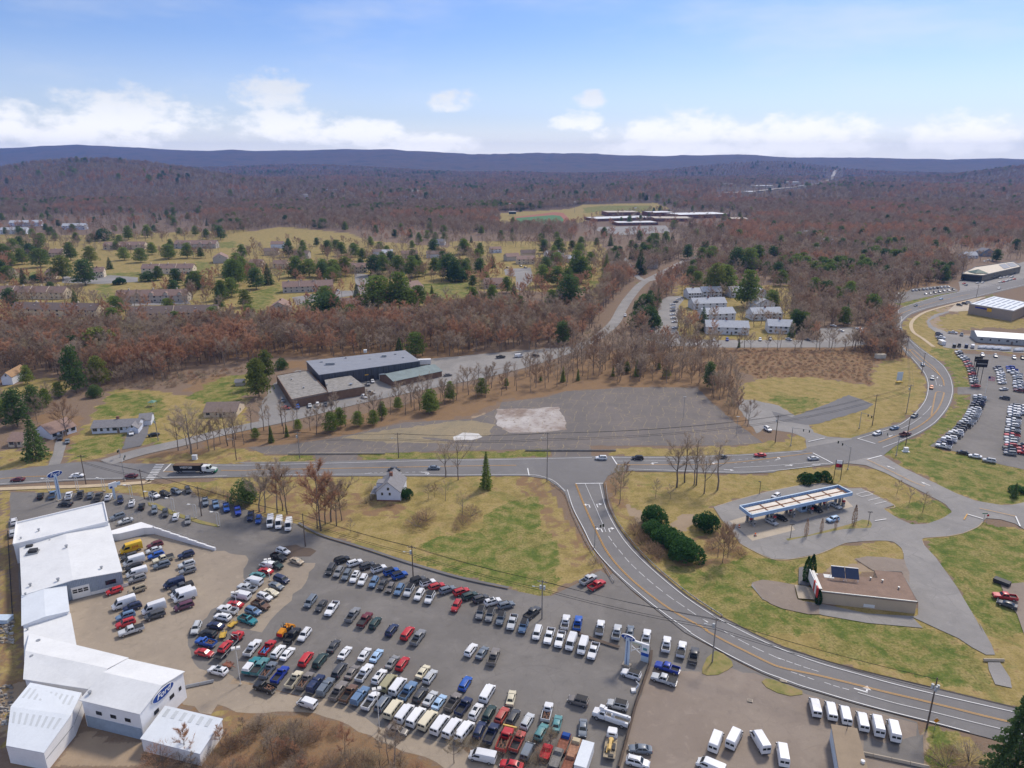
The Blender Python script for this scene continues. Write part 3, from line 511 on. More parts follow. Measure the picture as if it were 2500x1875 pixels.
# ---- kerbs and walks
KERB = mat('kerb_stone', (0.42, 0.33, 0.22), 0.85); WALK = mat('sidewalk_concrete', (0.5, 0.4, 0.27), 0.9, 0.1, 0.3)
WHITE = mat('road_white', (0.74, 0.74, 0.73), 0.7, 0.12, 0.9); YEL = mat('road_yellow', (0.62, 0.33, 0.06), 0.7, 0.14, 0.9)
strip('sidewalk', PG(('A', [(-300,180),(0,165),(400,150),(800,138),(1300,105),(1330,95)])), 2.6, WALK)
strip('sidewalk', PG(('K', [(992,1478),(850,1370),(722,1282),(685,1190),(722,1108),(832,1030),(1002,968),(1300,890),(1562,828)])), 2.4, WALK)
for k_ in ([('R', [(945,525),(1060,604),(1200,667),(1340,662),(1480,612),(1565,555),(1500,482),(1350,402)])], [('R', [(745,341),(1045,494),(945,525)])], [('Q', [(1262,512),(1450,452),(1750,372)]), ('R', [(180,318),(380,297),(480,310),(640,344),(745,341)])],
           [('Q', [(1500,840),(1650,920),(1790,978),(1950,980),(2212,930)]), ('R', [(600,835),(800,815),(960,812),(1040,825),(1110,880),(1128,930)])], [('R', [(1310,850),(1292,800),(1320,787),(1520,772),(1660,745),(1790,690),(1842,640)])],
           [('R', [(1390,285),(1600,388),(1780,455),(2000,492),(2100,492),(2212,470)])]):
    strip('kerb', PG(*k_), 0.3, KERB, None, 0.0, 0.14)
tan = strip('kerb', gy_l, 0.5, mat('dark_kerb', (0.075, 0.065, 0.06), 0.9), None, 0.0, 0.22, sm=False)
strip('kerb', PG(('L', [(1215,1042),(1700,1044),(2212,1046)]), ('M', [(300,1103),(1000,1096)])), 0.25, KERB, None, 0.0, 0.13)
strip('kerb', PG(('M', [(1370,1092),(2212,1078)]), ('N', [(620,998),(1280,984)])), 0.25, KERB, None, 0.0, 0.13)
# planted islands of the filling station and of the dealer lot (raised beds)
def island(name, P, h=0.15, m=None):
    bm = bmesh.new(); vs = [bm.verts.new((p.x, p.y, 0)) for p in P]; f = bm.faces.new(vs); bm.normal_update()
    if f.normal.z < 0: f.normal_flip()
    r = bmesh.ops.extrude_face_region(bm, geom=[f]); bmesh.ops.translate(bm, verts=[v for v in r['geom'] if isinstance(v, bmesh.types.BMVert)], vec=(0, 0, h)); bmesh.ops.triangulate(bm, faces=bm.faces[:])
    return tag(obj(name, bm, m or MATS['ground_cover']), kind='structure')
turf = bpy.data.materials.new('turf'); nt, N_, L_, b_ = nodes(turf); _p = world_pos(N_, L_)
L_.new(ramp_n(N_, L_, noise_n(N_, L_, 0.4, 5, 0.65, _p), [(0.3, (0.14, 0.15, 0.035)), (0.5, (0.24, 0.21, 0.07)), (0.7, (0.31, 0.22, 0.10))]), b_.inputs['Base Color']); b_.inputs['Roughness'].default_value = 0.95
bark = mat('bark_mulch', (0.2, 0.125, 0.075), 0.95, 0.25, 1.2)
island('planted_island', pts('S', [(930,920),(1200,880),(1500,800),(1800,720),(1880,690),(1960,660),(2060,670),(2095,720),(2080,770),(1700,790),(1300,870),(960,945)]), 0.16, turf)
island('island_nose', pts('S', [(700,985),(920,915),(1000,950),(980,985),(760,1022)]), 0.15, WALK)
island('island_nose', pts('S', [(2100,680),(2170,710),(2185,745),(2150,765),(2092,768)]), 0.15, WALK)
island('grass_island', pts('A', [(1330,285),(1400,290),(1600,380),(1820,450),(1990,492),(1960,505),(1800,475),(1560,400),(1340,310)]), 0.15, turf)
island('grass_island', pts('H', [(1090,398),(1180,430),(1270,510),(1280,560),(1230,600),(1120,655),(1000,662),(948,640),(950,580),(1000,470)]), 0.14, turf)
island('grass_island', pts('H', [(1590,730),(1640,695),(1720,710),(1850,760),(2030,830),(2030,868),(1900,885),(1760,850),(1640,790)]), 0.14, turf)
# ---- painted markings: parts of the road
def line(t, l, w=0.14, m=WHITE, sm=True): return strip('lane_line', PG((t, l)), w, m, road, sm=sm)
def mline(segs, w=0.14, m=WHITE): return strip('lane_line', PG(*segs), w, m, road)
_z[0] += 0.01
MK = _z[0]
def dashes(t, l, ln=3.0, w=0.14):
    for i, (u, v) in enumerate(l):
        a = l[max(i-1, 0)]; b2 = l[min(i+1, len(l)-1)]; p = G_(t, u, v); d = (G_(t, *b2)-G_(t, *a)).normalized()
        strip('lane_dash', [p-d*ln/2, p+d*ln/2], w, WHITE, road, z=MK+0.002)
mline([('L', [(-900,1315),(0,1226),(400,1200),(800,1180),(1300,1171),(1700,1161),(2212,1150)]), ('M', [(200,1226),(860,1216),(1500,1211),(2212,1218)]), ('N', [(620,1143),(1050,1141),(1180,1155),(1300,1200),(1400,1290)])], 0.2)
mline([('L', [(1870,1056),(2212,1058)]), ('M', [(600,1125),(1300,1108),(2212,1085)]), ('N', [(620,1010),(1280,996),(1640,988)])], 0.2)
for o_ in (-0.16, 0.16):
    for sg in ([('L', [(-900,1260),(0,1180),(230,1162),(420,1156)])], [('L', [(1470,1115),(1560,1116)])], [('L', [(1990,1104),(2212,1106)]), ('M', [(500,1172),(1200,1160),(2212,1140)]), ('N', [(400,1066),(960,1058)])], [('Q', [(390,132),(800,131),(1200,128),(1500,106),(1800,70),(2150,25)])]):
        P_ = smooth(PG(*sg)); strip('centre_line', offset(P_, o_), 0.13, YEL, road, sm=False)
mline([('Q', [(345,66),(900,66),(1500,46),(2060,10)]), ('O', [(1270,892)])], 0.18); line('Q', [(390,100),(900,96),(1300,92)]); mline([('Q', [(500,171),(1000,186),(1500,200),(1800,186),(2212,136)]), ('R', [(300,130),(490,118)])], 0.2)
line('Q', [(1440,158),(1800,140),(2212,105)]); line('M', [(1440,1207),(1490,1207)])
strip('stop_line', pts('Q', [(345,58),(392,130)]), 0.45, WHITE, road); strip('stop_line', pts('N', [(1062,1085),(1075,1150)]), 0.4, WHITE, road); strip('stop_line', pts('Q', [(20,302),(266,300)]), 0.5, WHITE, road)
strip('stop_line', pts('L', [(1470,1115),(1540,1045)]), 0.45, WHITE, road); strip('stop_line', pts('O', [(1340,905),(1475,975)]), 0.5, WHITE, road); strip('stop_line', pts('O', [(1640,806),(1760,842)]), 0.5, WHITE, road); strip('stop_line', pts('O', [(1310,828),(1420,804)]), 0.4, WHITE, road); strip('stop_line', pts('R', [(800,85),(930,50)]), 0.5, WHITE, road)
for k in range(10):
    t = k/9; a_ = (1400+(1310-1400)*t, 1052+(1185-1052)*t); strip('crossing_bar', pts('L', [(a_[0], a_[1]), (a_[0]+78, a_[1]-1)]), 0.55, WHITE, road, z=MK+0.001)
dashes('M', [(1490,1200),(1540,1200),(1590,1199),(1640,1199),(1700,1197),(1760,1196),(1820,1195),(1880,1193),(1940,1192)], 1.2); dashes('Q', [(1440,88),(1500,84),(1560,80),(1620,78),(1690,70)], 1.2); dashes('Q', [(1460,118),(1540,113),(1610,110),(1680,106),(1750,102),(1820,96)], 1.2)
# curved road
mline([('N', [(1420,1280)]), ('Q', [(0,530),(90,705),(180,880),(350,1075),(600,1300),(800,1460),(1050,1640)]), ('H', [(790,190),(1050,345),(1300,480),(1600,625),(1800,700),(2000,775),(2212,840)]), ('I', [(400,960),(800,1068),(1200,1168),(1620,1280)])], 0.22)
mline([('Q', [(235,305),(290,520),(380,700),(500,870),(700,1070),(1000,1320),(1300,1520)]), ('H', [(1060,20),(1300,150),(1500,250),(1800,385),(2212,535)]), ('I', [(400,650),(800,760),(1200,860),(1640,960),(2212,1090)])], 0.2)
for o_ in (-0.17, 0.17):
    P_ = smooth(PG(('Q', [(20,305),(100,505),(185,690),(300,915),(450,1098),(650,1275),(900,1455),(1180,1610)]), ('H', [(1000,190),(1200,300),(1400,400),(1700,548),(1850,595),(2000,628),(2212,672)]), ('I', [(300,745),(700,845),(1000,915),(1400,1012),(1750,1100),(2212,1210)])))
    strip('centre_line', offset(P_, o_), 0.14, YEL, road, sm=False)
line('Q', [(105,305),(200,520),(292,740)])
dashes('Q', [(330,795),(372,855),(425,918),(482,988),(543,1050),(615,1118),(690,1183),(772,1250),(870,1325),(962,1388),(1063,1457),(1170,1527)], 3.0); dashes('H', [(960,60),(1240,220),(1395,305),(1550,382),(1730,463)], 3.0); dashes('H', [(1805,490),(1888,520),(1980,552),(2078,585),(2165,612)], 1.5); dashes('H', [(1940,638),(2025,668),(2120,700)], 1.4); dashes('I', [(90,753),(185,785),(285,812)], 1.4)
line('I', [(415,855),(800,965),(1200,1060),(1640,1170),(2212,1310)])
# bend road
mline([('O', [(1640,808),(1900,727)]), ('J', [(150,920),(260,810),(335,690),(365,560),(360,460),(320,350),(220,220),(110,95)]), ('O', [(2000,252),(1918,145),(1905,60),(1940,0)]), ('K', [(520,980),(750,890),(1100,790),(1480,715),(2212,558)])], 0.2)
mline([('O', [(1810,868)]), ('J', [(0,1255),(250,1140),(450,1010),(590,850),(660,720),(690,600),(685,500),(650,380),(560,240),(400,110)]), ('K', [(1030,1659),(800,1500),(640,1360),(560,1270),(540,1180),(570,1120),(680,1030),(900,950),(1200,880),(1560,800),(1750,750),(2212,640)])], 0.2)
for o_ in (-0.17, 0.17):
    for sg in ([('O', [(1780,835)]), ('J', [(100,1130),(280,1035),(400,940),(480,850),(540,740),(572,640),(572,605),(480,600),(460,640),(435,760),(405,920)])], [('J', [(578,515),(565,440),(520,370),(440,270),(320,170),(160,30)]), ('K', [(640,1530),(500,1360),(460,1270),(440,1180),(460,1110),(540,1040),(690,975)])], [('J', [(520,370),(400,270),(260,180),(100,20)])], [('K', [(780,945),(1000,880),(1200,830),(1480,765)])]):
        strip('centre_line', offset(smooth(PG(*sg)), o_), 0.14, YEL, road, sm=False)
line('J', [(0,1100),(140,1030),(270,940)]); line('J', [(290,915),(360,850),(405,790)]); line('J', [(475,510),(465,450),(450,415)])
for o_ in (-0.15, 0.15):
    strip('centre_line', offset(smooth(PG(('R', [(800,88),(1000,185),(1200,285),(1320,330)]))), o_), 0.12, YEL, road, sm=False); strip('centre_line', offset(smooth(PG(('R', [(1810,528),(2000,570),(2135,600)]))), o_), 0.12, YEL, road, sm=False)
strip('stop_line', pts('R', [(1700,580),(1840,622)]), 0.4, WHITE, road); strip('stop_line', pts('R', [(2135,600),(2175,690)]), 0.4, WHITE, road); strip('lane_line', pts('R', [(870,640),(970,625)]), 0.3, WHITE, road); strip('lane_line', pts('R', [(1700,580),(1670,630)]), 0.3, YEL, road)
for a_, b2 in (((700,400),(800,375)), ((750,425),(850,402)), ((810,458),(915,432)), ((865,492),(975,464)), ((700,400),(750,425)), ((800,375),(850,402))): strip('bay_line', pts('R', [a_, b2]), 0.14, WHITE, road)
# arrows
def arrow(t, u, v, du, dv, turn=0, s=1.0):
    p = G_(t, u, v); d = (G_(t, u+du, v+dv)-p).normalized(); n = Vector((-d.y, d.x, 0)); mb = MB()
    def q(a, b2): k = p+d*a*s+n*b2*s; return (k.x, k.y, MK+0.003)
    mb.add([q(-1.5, -.12), q(.4, -.12), q(.4, .12), q(-1.5, .12)], [(0, 1, 2, 3)])
    if turn: mb.add([q(.16, 0), q(.16, .75*turn), q(.4, .75*turn), q(.4, 0)], [(0, 1, 2, 3)]); mb.add([q(-.35, .7*turn), q(.9, .7*turn), q(.28, 1.55*turn)], [(0, 1, 2)])
    else: mb.add([q(.4, -.5), q(.4, .5), q(1.5, 0)], [(0, 1, 2)])
    mb.build('turn_arrow', WHITE, road)
for (t, u, v, du, dv, tn, s) in (('Q', 140, 495, -25, -60, 1, 1.3), ('Q', 210, 492, -25, -60, -1, 1.3), ('Q', 250, 712, -28, -60, 1, 1.3), ('Q', 318, 712, -28, -60, -1, 1.3), ('I', 490, 840, 60, 18, 1, 1.5), ('M', 1990, 1193, 60, -2, -1, 1.3), ('N', 160, 1122, 60, 0, -1, 1.3), ('Q', 715, 112, -60, 0, 1, 1.3), ('Q', 1260, 108, -60, 0, 1, 1.3), ('Q', 1400, 178, 60, 5, 0, 1.3), ('Q', 1855, 80, 60, -8, 1, 1.3), ('Q', 1940, 138, 60, -8, 0, 1.3), ('R', 1010, 155, -60, -25, 0, 1.2), ('R', 1325, 303, -60, -25, 0, 1.2), ('J', 490, 400, -10, 40, 0, 1.2), ('J', 515, 508, -5, 40, 1, 1.0), ('O', 1865, 788, -60, 22, 0, 1.1)): arrow(t, u, v, du, dv, tn, s)
# gutter grates
for (t, u, v, w) in (('H', 1465, 938, 1.1), ('H', 1825, 725, 1.6)):
    p = G_(t, u, v); mb = MB(); mb.box(-w/2, w/2, -.45, .45, 0.0, 0.05, 1); 
    for k in range(5): mb.box(-w/2+.12+k*(w-.24)/5, -w/2+.12+k*(w-.24)/5+.09, -.36, .36, .05, .055, 0)
    tag(mb.build('drain_grate', [mat('iron_dark', (0.04, 0.04, 0.042), 0.6), CONC], loc=(p.x, p.y, MK+0.01), rz=-0.3), kind='structure')
# ================================================================== VEHICLES
def paint_mat():
    m = bpy.data.materials.new('vehicle_paint'); nt, N, L, b = nodes(m)
    oi = N.new('ShaderNodeObjectInfo'); co = N.new('ShaderNodeTexCoord').outputs['Object']
    d = noise_n(N, L, 1.3, 4, 0.6, co)
    L.new(mix_n(N, L, mr_n(N, L, d, 0.45, 0.8, 0, 0.18), oi.outputs['Color'], (0.32, 0.29, 0.25)), b.inputs['Base Color'])
    L.new(mr_n(N, L, d, 0.3, 0.8, 0.36, 0.55), b.inputs['Roughness']); b.inputs['Coat Weight'].default_value = 0.12; b.inputs['Coat Roughness'].default_value = 0.2
    return m
PAINT = paint_mat()
GLASS = mat('vehicle_glass', (0.018, 0.024, 0.028), 0.2, 0.2, 1.0, 0.0, 0, 0.35, 'obj')
TRIM = mat('black_trim', (0.018, 0.018, 0.02), 0.55, 0.2, 2.0, coord='obj')
LINER = mat('bed_liner', (0.035, 0.035, 0.037), 0.7, 0.35, 2.0, coord='obj')
RUBBER = mat('tyre_rubber', (0.02, 0.02, 0.02), 0.85, 0.2, 3.0, coord='obj')
RIM = mat('wheel_rim', (0.42, 0.42, 0.43), 0.35, 0.15, 3.0, 0.6, coord='obj')
LAMP = mat('lamp_lens', (0.6, 0.6, 0.58), 0.2, 0.1, 3, coord='obj'); TAIL = mat('tail_lens', (0.28, 0.012, 0.012), 0.25, 0.1, 3, coord='obj')
PLATE = mat('chrome_trim', (0.5, 0.5, 0.5), 0.25, 0.1, 3, 0.8, coord='obj')
STEELW = mat('white_steel', (0.74, 0.75, 0.76), 0.5, 0.08, 0.8, coord='obj')
BODYM = [PAINT, TRIM, LAMP, TAIL, PLATE]
def loft(mb, st, W, mi=0):
    """st: (x, width factor, z bottom, z top, top width factor)"""
    n = 10; vs = []
    for (x, k, z0, z1, tk) in st:
        h = W/2*k; t = h*tk; H = z1-z0
        half = [(h*.9, z0), (h, z0+.16*H), (h, z0+.62*H), (h-(h-t)*.45, z0+.9*H), (t, z1)]
        vs += [(x, y, z) for y, z in half]+[(x, -y, z) for y, z in half[::-1]]
    fs = []
    for i in range(len(st)-1): fs += [(i*n+k, i*n+(k+1) % n, (i+1)*n+(k+1) % n, (i+1)*n+k) for k in range(n)]
    fs += [tuple(range(n))[::-1], tuple((len(st)-1)*n+k for k in range(n))]
    mb.add(vs, fs, mi)
def pane(P, shrink=(0.06, 0.1), off=0.014):
    """glass quad lying on quad P (4 points), shrunk and lifted"""
    P = [Vector(p) for p in P]; c = sum(P, Vector())/4; n = (P[1]-P[0]).cross(P[3]-P[0]).normalized()
    def at(u, v): return (P[0]*(1-u)+P[1]*u)*(1-v)+(P[3]*(1-u)+P[2]*u)*v
    u, v = shrink; return [at(a, b)+n*off for a, b in ((u, v), (1-u, v), (1-u, 1-v), (u, 1-v))]
def cabin(mb, W, x0, x1, x2, x3, zb, zr, kb=0.9, kt=0.7, mi=0):
    """x0 rear base, x1 rear top, x2 front top, x3 front base; returns the four faces"""
    b, t = W/2*kb, W/2*kt; zs = zr-0.07
    lo = [(x0, b, zb), (x0, -b, zb), (x3, -b, zb), (x3, b, zb)]; hi = [(x1, t, zs), (x1, -t, zs), (x2, -t, zs), (x2, t, zs)]
    top = [(x1+.14, t-.14, zr), (x1+.14, -t+.14, zr), (x2-.14, -t+.14, zr), (x2-.14, t-.14, zr)]
    mb.hexa(lo, hi, mi); mb.hexa(hi, top, mi)
    return dict(front=[lo[2], lo[3], hi[3], hi[2]], rear=[lo[0], lo[1], hi[1], hi[0]], left=[lo[3], lo[0], hi[0], hi[3]], right=[lo[1], lo[2], hi[2], hi[1]])
def side_panes(P, cuts, vs=(0.1, 0.88)):
    P = [Vector(p) for p in P]; mb = MB(); n = (P[1]-P[0]).cross(P[3]-P[0]).normalized()*0.014
    def at(u, v): return (P[0]*(1-u)+P[1]*u)*(1-v)+(P[3]*(1-u)+P[2]*u)*v
    for a, b in cuts: mb.quad(at(a, vs[0])+n, at(b, vs[0])+n, at(b, vs[1])+n, at(a, vs[1])+n)
    return mb
def wheel_mesh(r, w):
    mb = MB(); n = 14
    ring = lambda rr, y: [(rr*math.cos(2*math.pi*k/n), y, rr*math.sin(2*math.pi*k/n)) for k in range(n)]
    vs = ring(r*.9, -w/2)+ring(r, -w/2+.04)+ring(r, w/2-.04)+ring(r*.9, w/2); fs = []
    for i in range(3): fs += [(i*n+k, i*n+(k+1) % n, (i+1)*n+(k+1) % n, (i+1)*n+k) for k in range(n)]
    mb.add(vs, fs, 0); mb.add(ring(r*.9, -w/2), [tuple(range(n))], 0); mb.add(ring(r*.9, w/2), [tuple(range(n))[::-1]], 0)
    for y in (-w/2-.006, w/2+.006): mb.add(ring(r*.62, y), [tuple(range(n))], 1); 
    return mb
def lights(mb, W, xf, xr, zf, zr):
    for s in (-1, 1):
        mb.box(xf-.10, xf+.012, s*W*.36-.16, s*W*.36+.16, zf-.08, zf+.06, 2); mb.box(xr-.012, xr+.1, s*W*.40-.1, s*W*.40+.1, zr-.14, zr+.14, 3)
    mb.box(xf-.08, xf+.02, -W*.2, W*.2, zf-.16, zf+.04, 1); mb.box(xf-.2, xf+.03, -W*.44, W*.44, .32, .5, 1); mb.box(xr-.03, xr+.2, -W*.44, W*.44, .34, .52, 1)
def mirrors(mb, x, z, W):
    for s in (-1, 1): mb.box(x-.08, x+.08, s*W*.5-.02, s*(W*.5+.2), z-.07, z+.1, 1) if s > 0 else mb.box(x-.08, x+.08, -(W*.5+.2), -W*.5+.02, z-.07, z+.1, 1)
WHEELS = {}
def wheels_at(r, w, xf, xr, tr):
    key = (r, w)
    if key not in WHEELS: me = wheel_mesh(r, w).mesh('wheel'); me.materials.append(RUBBER); me.materials.append(RIM); WHEELS[key] = me
    return [('wheel', WHEELS[key], (x, s*tr, r)) for x in (xf, xr) for s in (-1, 1)]
def car(L, W, hood, belt, deck, roof, x0, x1, x2, x3, wb, r=0.33, cuts=((.08, .47), (.52, .93)), kt=0.7, rack=False, roofm=None, boxy=False):
    mb = MB(); e = L/2; tk = 0.86 if not boxy else 0.93
    loft(mb, [(-e, .82, .42, deck-.22, .8), (-e+.1, .95, .3, deck-.03, tk), (x0-.02, 1, .24, deck, tk), (x0+.12, 1, .24, belt, tk), (x3-.15, 1, .24, belt, tk), (x3+.06, .99, .24, hood+.03, tk), (e-.55, .96, .26, hood-.04, tk), (e-.12, .88, .3, hood-.17, .84), (e, .76, .38, hood-.3, .8)], W)
    fc = cabin(mb, W, x0, x1, x2, x3, belt-.03, roof, .88 if not boxy else .92, kt)
    lights(mb, W, e-.03, -e+.05, hood-.26, deck-.2); mirrors(mb, x3-.28, belt+.08, W)
    if rack:
        for s in (-1, 1): mb.box(x1+.2, x2-.25, s*W*.3-.02, s*W*.3+.02, roof-.01, roof+.06, 1)
    parts = [('windshield', MB().quad(*pane(fc['front'])), [GLASS]), ('rear_window', MB().quad(*pane(fc['rear'], (.1, .16))), [GLASS]), ('side_window', side_panes(fc['left'], [(1-b_, 1-a_) for a_, b_ in cuts] if False else cuts), [GLASS]), ('side_window', side_panes(fc['right'], [(1-b_, 1-a_) for a_, b_ in cuts]), [GLASS])]
    if rack == 'sunroof': parts.append(('sunroof', MB().box((x1+x2)/2-.15, x2-.28, -W*.22, W*.22, roof-.005, roof+.012), [GLASS]))
    if roofm: parts.append(('roof_panel', MB().box(x1+.06, x2-.1, -W/2*kt+.05, W/2*kt-.05, roof-.01, roof+.03), [roofm]))
    return mb, parts, wheels_at(r, .23, wb/2+.05, -wb/2+.05, W/2-.10)
def pickup(L, W, xc0, xc1, cap=None, reg=False, load=None, r=0.4):
    mb = MB(); e = L/2; hood, belt, roof = 1.18, 1.2, 1.93
    loft(mb, [(xc0-.02, .97, .38, belt-.02, .93), (xc0+.06, 1, .36, belt, .92), (xc1-.1, 1, .36, belt, .92), (xc1+.08, .99, .36, hood+.02, .92), (e-.5, .97, .38, hood-.05, .92), (e-.1, .92, .42, hood-.14, .9), (e, .84, .5, hood-.3, .88)], W)
    fc = cabin(mb, W, xc0+.03, xc0+.16, xc1-.62, xc1, belt-.03, roof, .9, .76)
    bw = W/2*.985; b0 = -e+.03; b1 = xc0-.06                                                        # the box: floor, sides, tailgate, bulkhead
    for s in (-1, 1): mb.box(b0, b1, s*bw-(.09 if s > 0 else 0), s*bw+(0 if s > 0 else .09), .42, 1.26)
    mb.box(b0, b0+.08, -bw+.09, bw-.09, .42, 1.24); mb.box(b1-.07, b1, -bw+.09, bw-.09, .42, 1.24); mb.box(b0-.12, b0+.0, -bw*.92, bw*.92, .45, .62, 4)
    lights(mb, W, e-.02, -e+.08, hood-.3, 1.0); mirrors(mb, xc1-.45, belt+.12, W)
    for s in (-1, 1): mb.box(-.62 if not reg else .1, xc1-.3, s*W*.5-.06, s*W*.5+.08, .36, .44, 1)
    cuts = ((.1, .5), (.55, .94)) if not reg else ((.12, .92),)
    parts = [('windshield', MB().quad(*pane(fc['front'])), [GLASS]), ('rear_window', MB().quad(*pane(fc['rear'], (.16, .2))), [GLASS]), ('side_window', side_panes(fc['left'], cuts), [GLASS]), ('side_window', side_panes(fc['right'], [(1-b_, 1-a_) for a_, b_ in cuts]), [GLASS])]
    parts.append(('cargo_bed', MB().box(b0+.085, b1-.075, -bw+.092, bw-.092, .62, .8), [LINER]))
    if cap == 'tonneau': parts.append(('bed_cover', MB().box(b0+.03, b1, -bw+.03, bw-.03, 1.262, 1.31), [LINER]))
    if cap == 'camper':
        k = MB(); k.hexa([(b0+.02, bw-.02, 1.262), (b0+.02, -bw+.02, 1.262), (b1+.02, -bw+.02, 1.262), (b1+.02, bw-.02, 1.262)], [(b0+.12, bw-.2, 1.9), (b0+.12, -bw+.2, 1.9), (b1+.02, -bw+.2, 1.9), (b1+.02, bw-.2, 1.9)])
        k.box(b0+.5, b1-.3, -.03, .03, 1.9, 1.93); parts.append(('camper_shell', k, [PAINT]))
        parts.append(('side_window', MB().quad(*pane([(b1, bw-.02, 1.262), (b0, bw-.02, 1.262), (b0+.12, bw-.2, 1.9), (b1, bw-.2, 1.9)], (.1, .25))), [GLASS])); parts.append(('side_window', MB().quad(*pane([(b0, -bw+.02, 1.262), (b1, -bw+.02, 1.262), (b1, -bw+.2, 1.9), (b0+.12, -bw+.2, 1.9)], (.1, .25))), [GLASS]))
    if load:
        k = MB(); rr = random.Random(5)
        for i in range(16): x = rr.uniform(b0+.4, b1-.4); y = rr.uniform(-bw+.3, bw-.3); a = rr.uniform(.12, .4); z = rr.uniform(.8, 1.0); k.beam((x-a, y-rr.uniform(-.3, .3), z), (x+a, y, z+.15), .14, .1)
        parts.append(('cargo', k, [load]))
    return mb, parts, wheels_at(r, .27, e-.98, -e+1.1, W/2-.12)
def van(L, W, H, hood, xw0, xw1, glass_rear=True, side_glass=False, r=0.36):
    mb = MB(); e = L/2
    loft(mb, [(-e, .95, .4, H-.12, .84), (-e+.1, 1, .36, H-.02, .84), (-e+.6, 1, .34, H, .84), (xw1-.35, 1, .34, H, .84), (xw1, .995, .34, H-.08, .82)], W)
    zb = hood+.12
    loft(mb, [(xw1-.25, 1, .34, zb, .97), (xw0, .99, .34, zb, .93), (xw0+.12, .98, .34, hood, .9), (e-.2, .93, .38, hood-.16, .86), (e, .82, .46, hood-.36, .8)], W)
    b, t = W/2*.9, W/2*.8; zt = H-.1
    lo = [(xw1-.2, b, zb-.02), (xw1-.2, -b, zb-.02), (xw0, -b, zb-.02), (xw0, b, zb-.02)]; hi = [(xw1-.2, t, zt), (xw1-.2, -t, zt), (xw1, -t, zt), (xw1, t, zt)]
    mb.hexa(lo, hi)
    lights(mb, W, e-.04, -e+.02, hood-.28, 1.1); mirrors(mb, xw0-.3, zb+.15, W)
    fr = [lo[2], lo[3], hi[3], hi[2]]
    parts = [('windshield', MB().quad(*pane(fr, (.05, .06))), [GLASS])]
    for s in (-1, 1):
        P = [(xw1-1.0, s*W*.5*1.0, zb+.0), (xw0-.12, s*W*.5*.985, zb), (xw1+.12, s*W*.5*.93, min(H-.3, zb+.75)), (xw1-1.0, s*W*.5*.965, min(H-.3, zb+.75))]
        if s > 0: P = [P[1], P[0], P[3], P[2]]
        parts.append(('side_window', MB().quad(*pane(P, (.04, .06), .03)), [GLASS]))
    if side_glass:
        for s in (-1, 1):
            k = MB()
            for i in range(3):
                xa = -e+.5+i*1.15; Q = [(xa, s*W*.5, zb+.05), (xa+.95, s*W*.5, zb+.05), (xa+.95, s*W*.5*.94, zb+.58), (xa, s*W*.5*.94, zb+.58)]
                if s > 0: Q = [Q[1], Q[0], Q[3], Q[2]]
                k.quad(*pane(Q, (0, 0), .03))
            parts.append(('side_window', k, [GLASS]))
    if glass_rear:
        for s in (-1, 1):
            k = MB(); y0, y1 = s*.08, s*W*.4; 
            k.box(-e-.025, -e+.03, min(y0, y1), max(y0, y1), zb+.1, zb+.62); parts.append(('rear_window', k, [GLASS]))
    return mb, parts, wheels_at(r, .24, e-.95, -e+1.15, W/2-.10)
BLACKROOF = TRIM
WOODL = mat('rusty_load', (0.22, 0.12, 0.08), 0.9, 0.4, 3, coord='obj'); TARP = mat('blue_tarp', (0.08, 0.26, 0.62), 0.6, 0.3, 1.5, coord='obj')
WCAP = mat('white_cap', (0.72, 0.73, 0.72), 0.5, 0.08, 1, coord='obj')
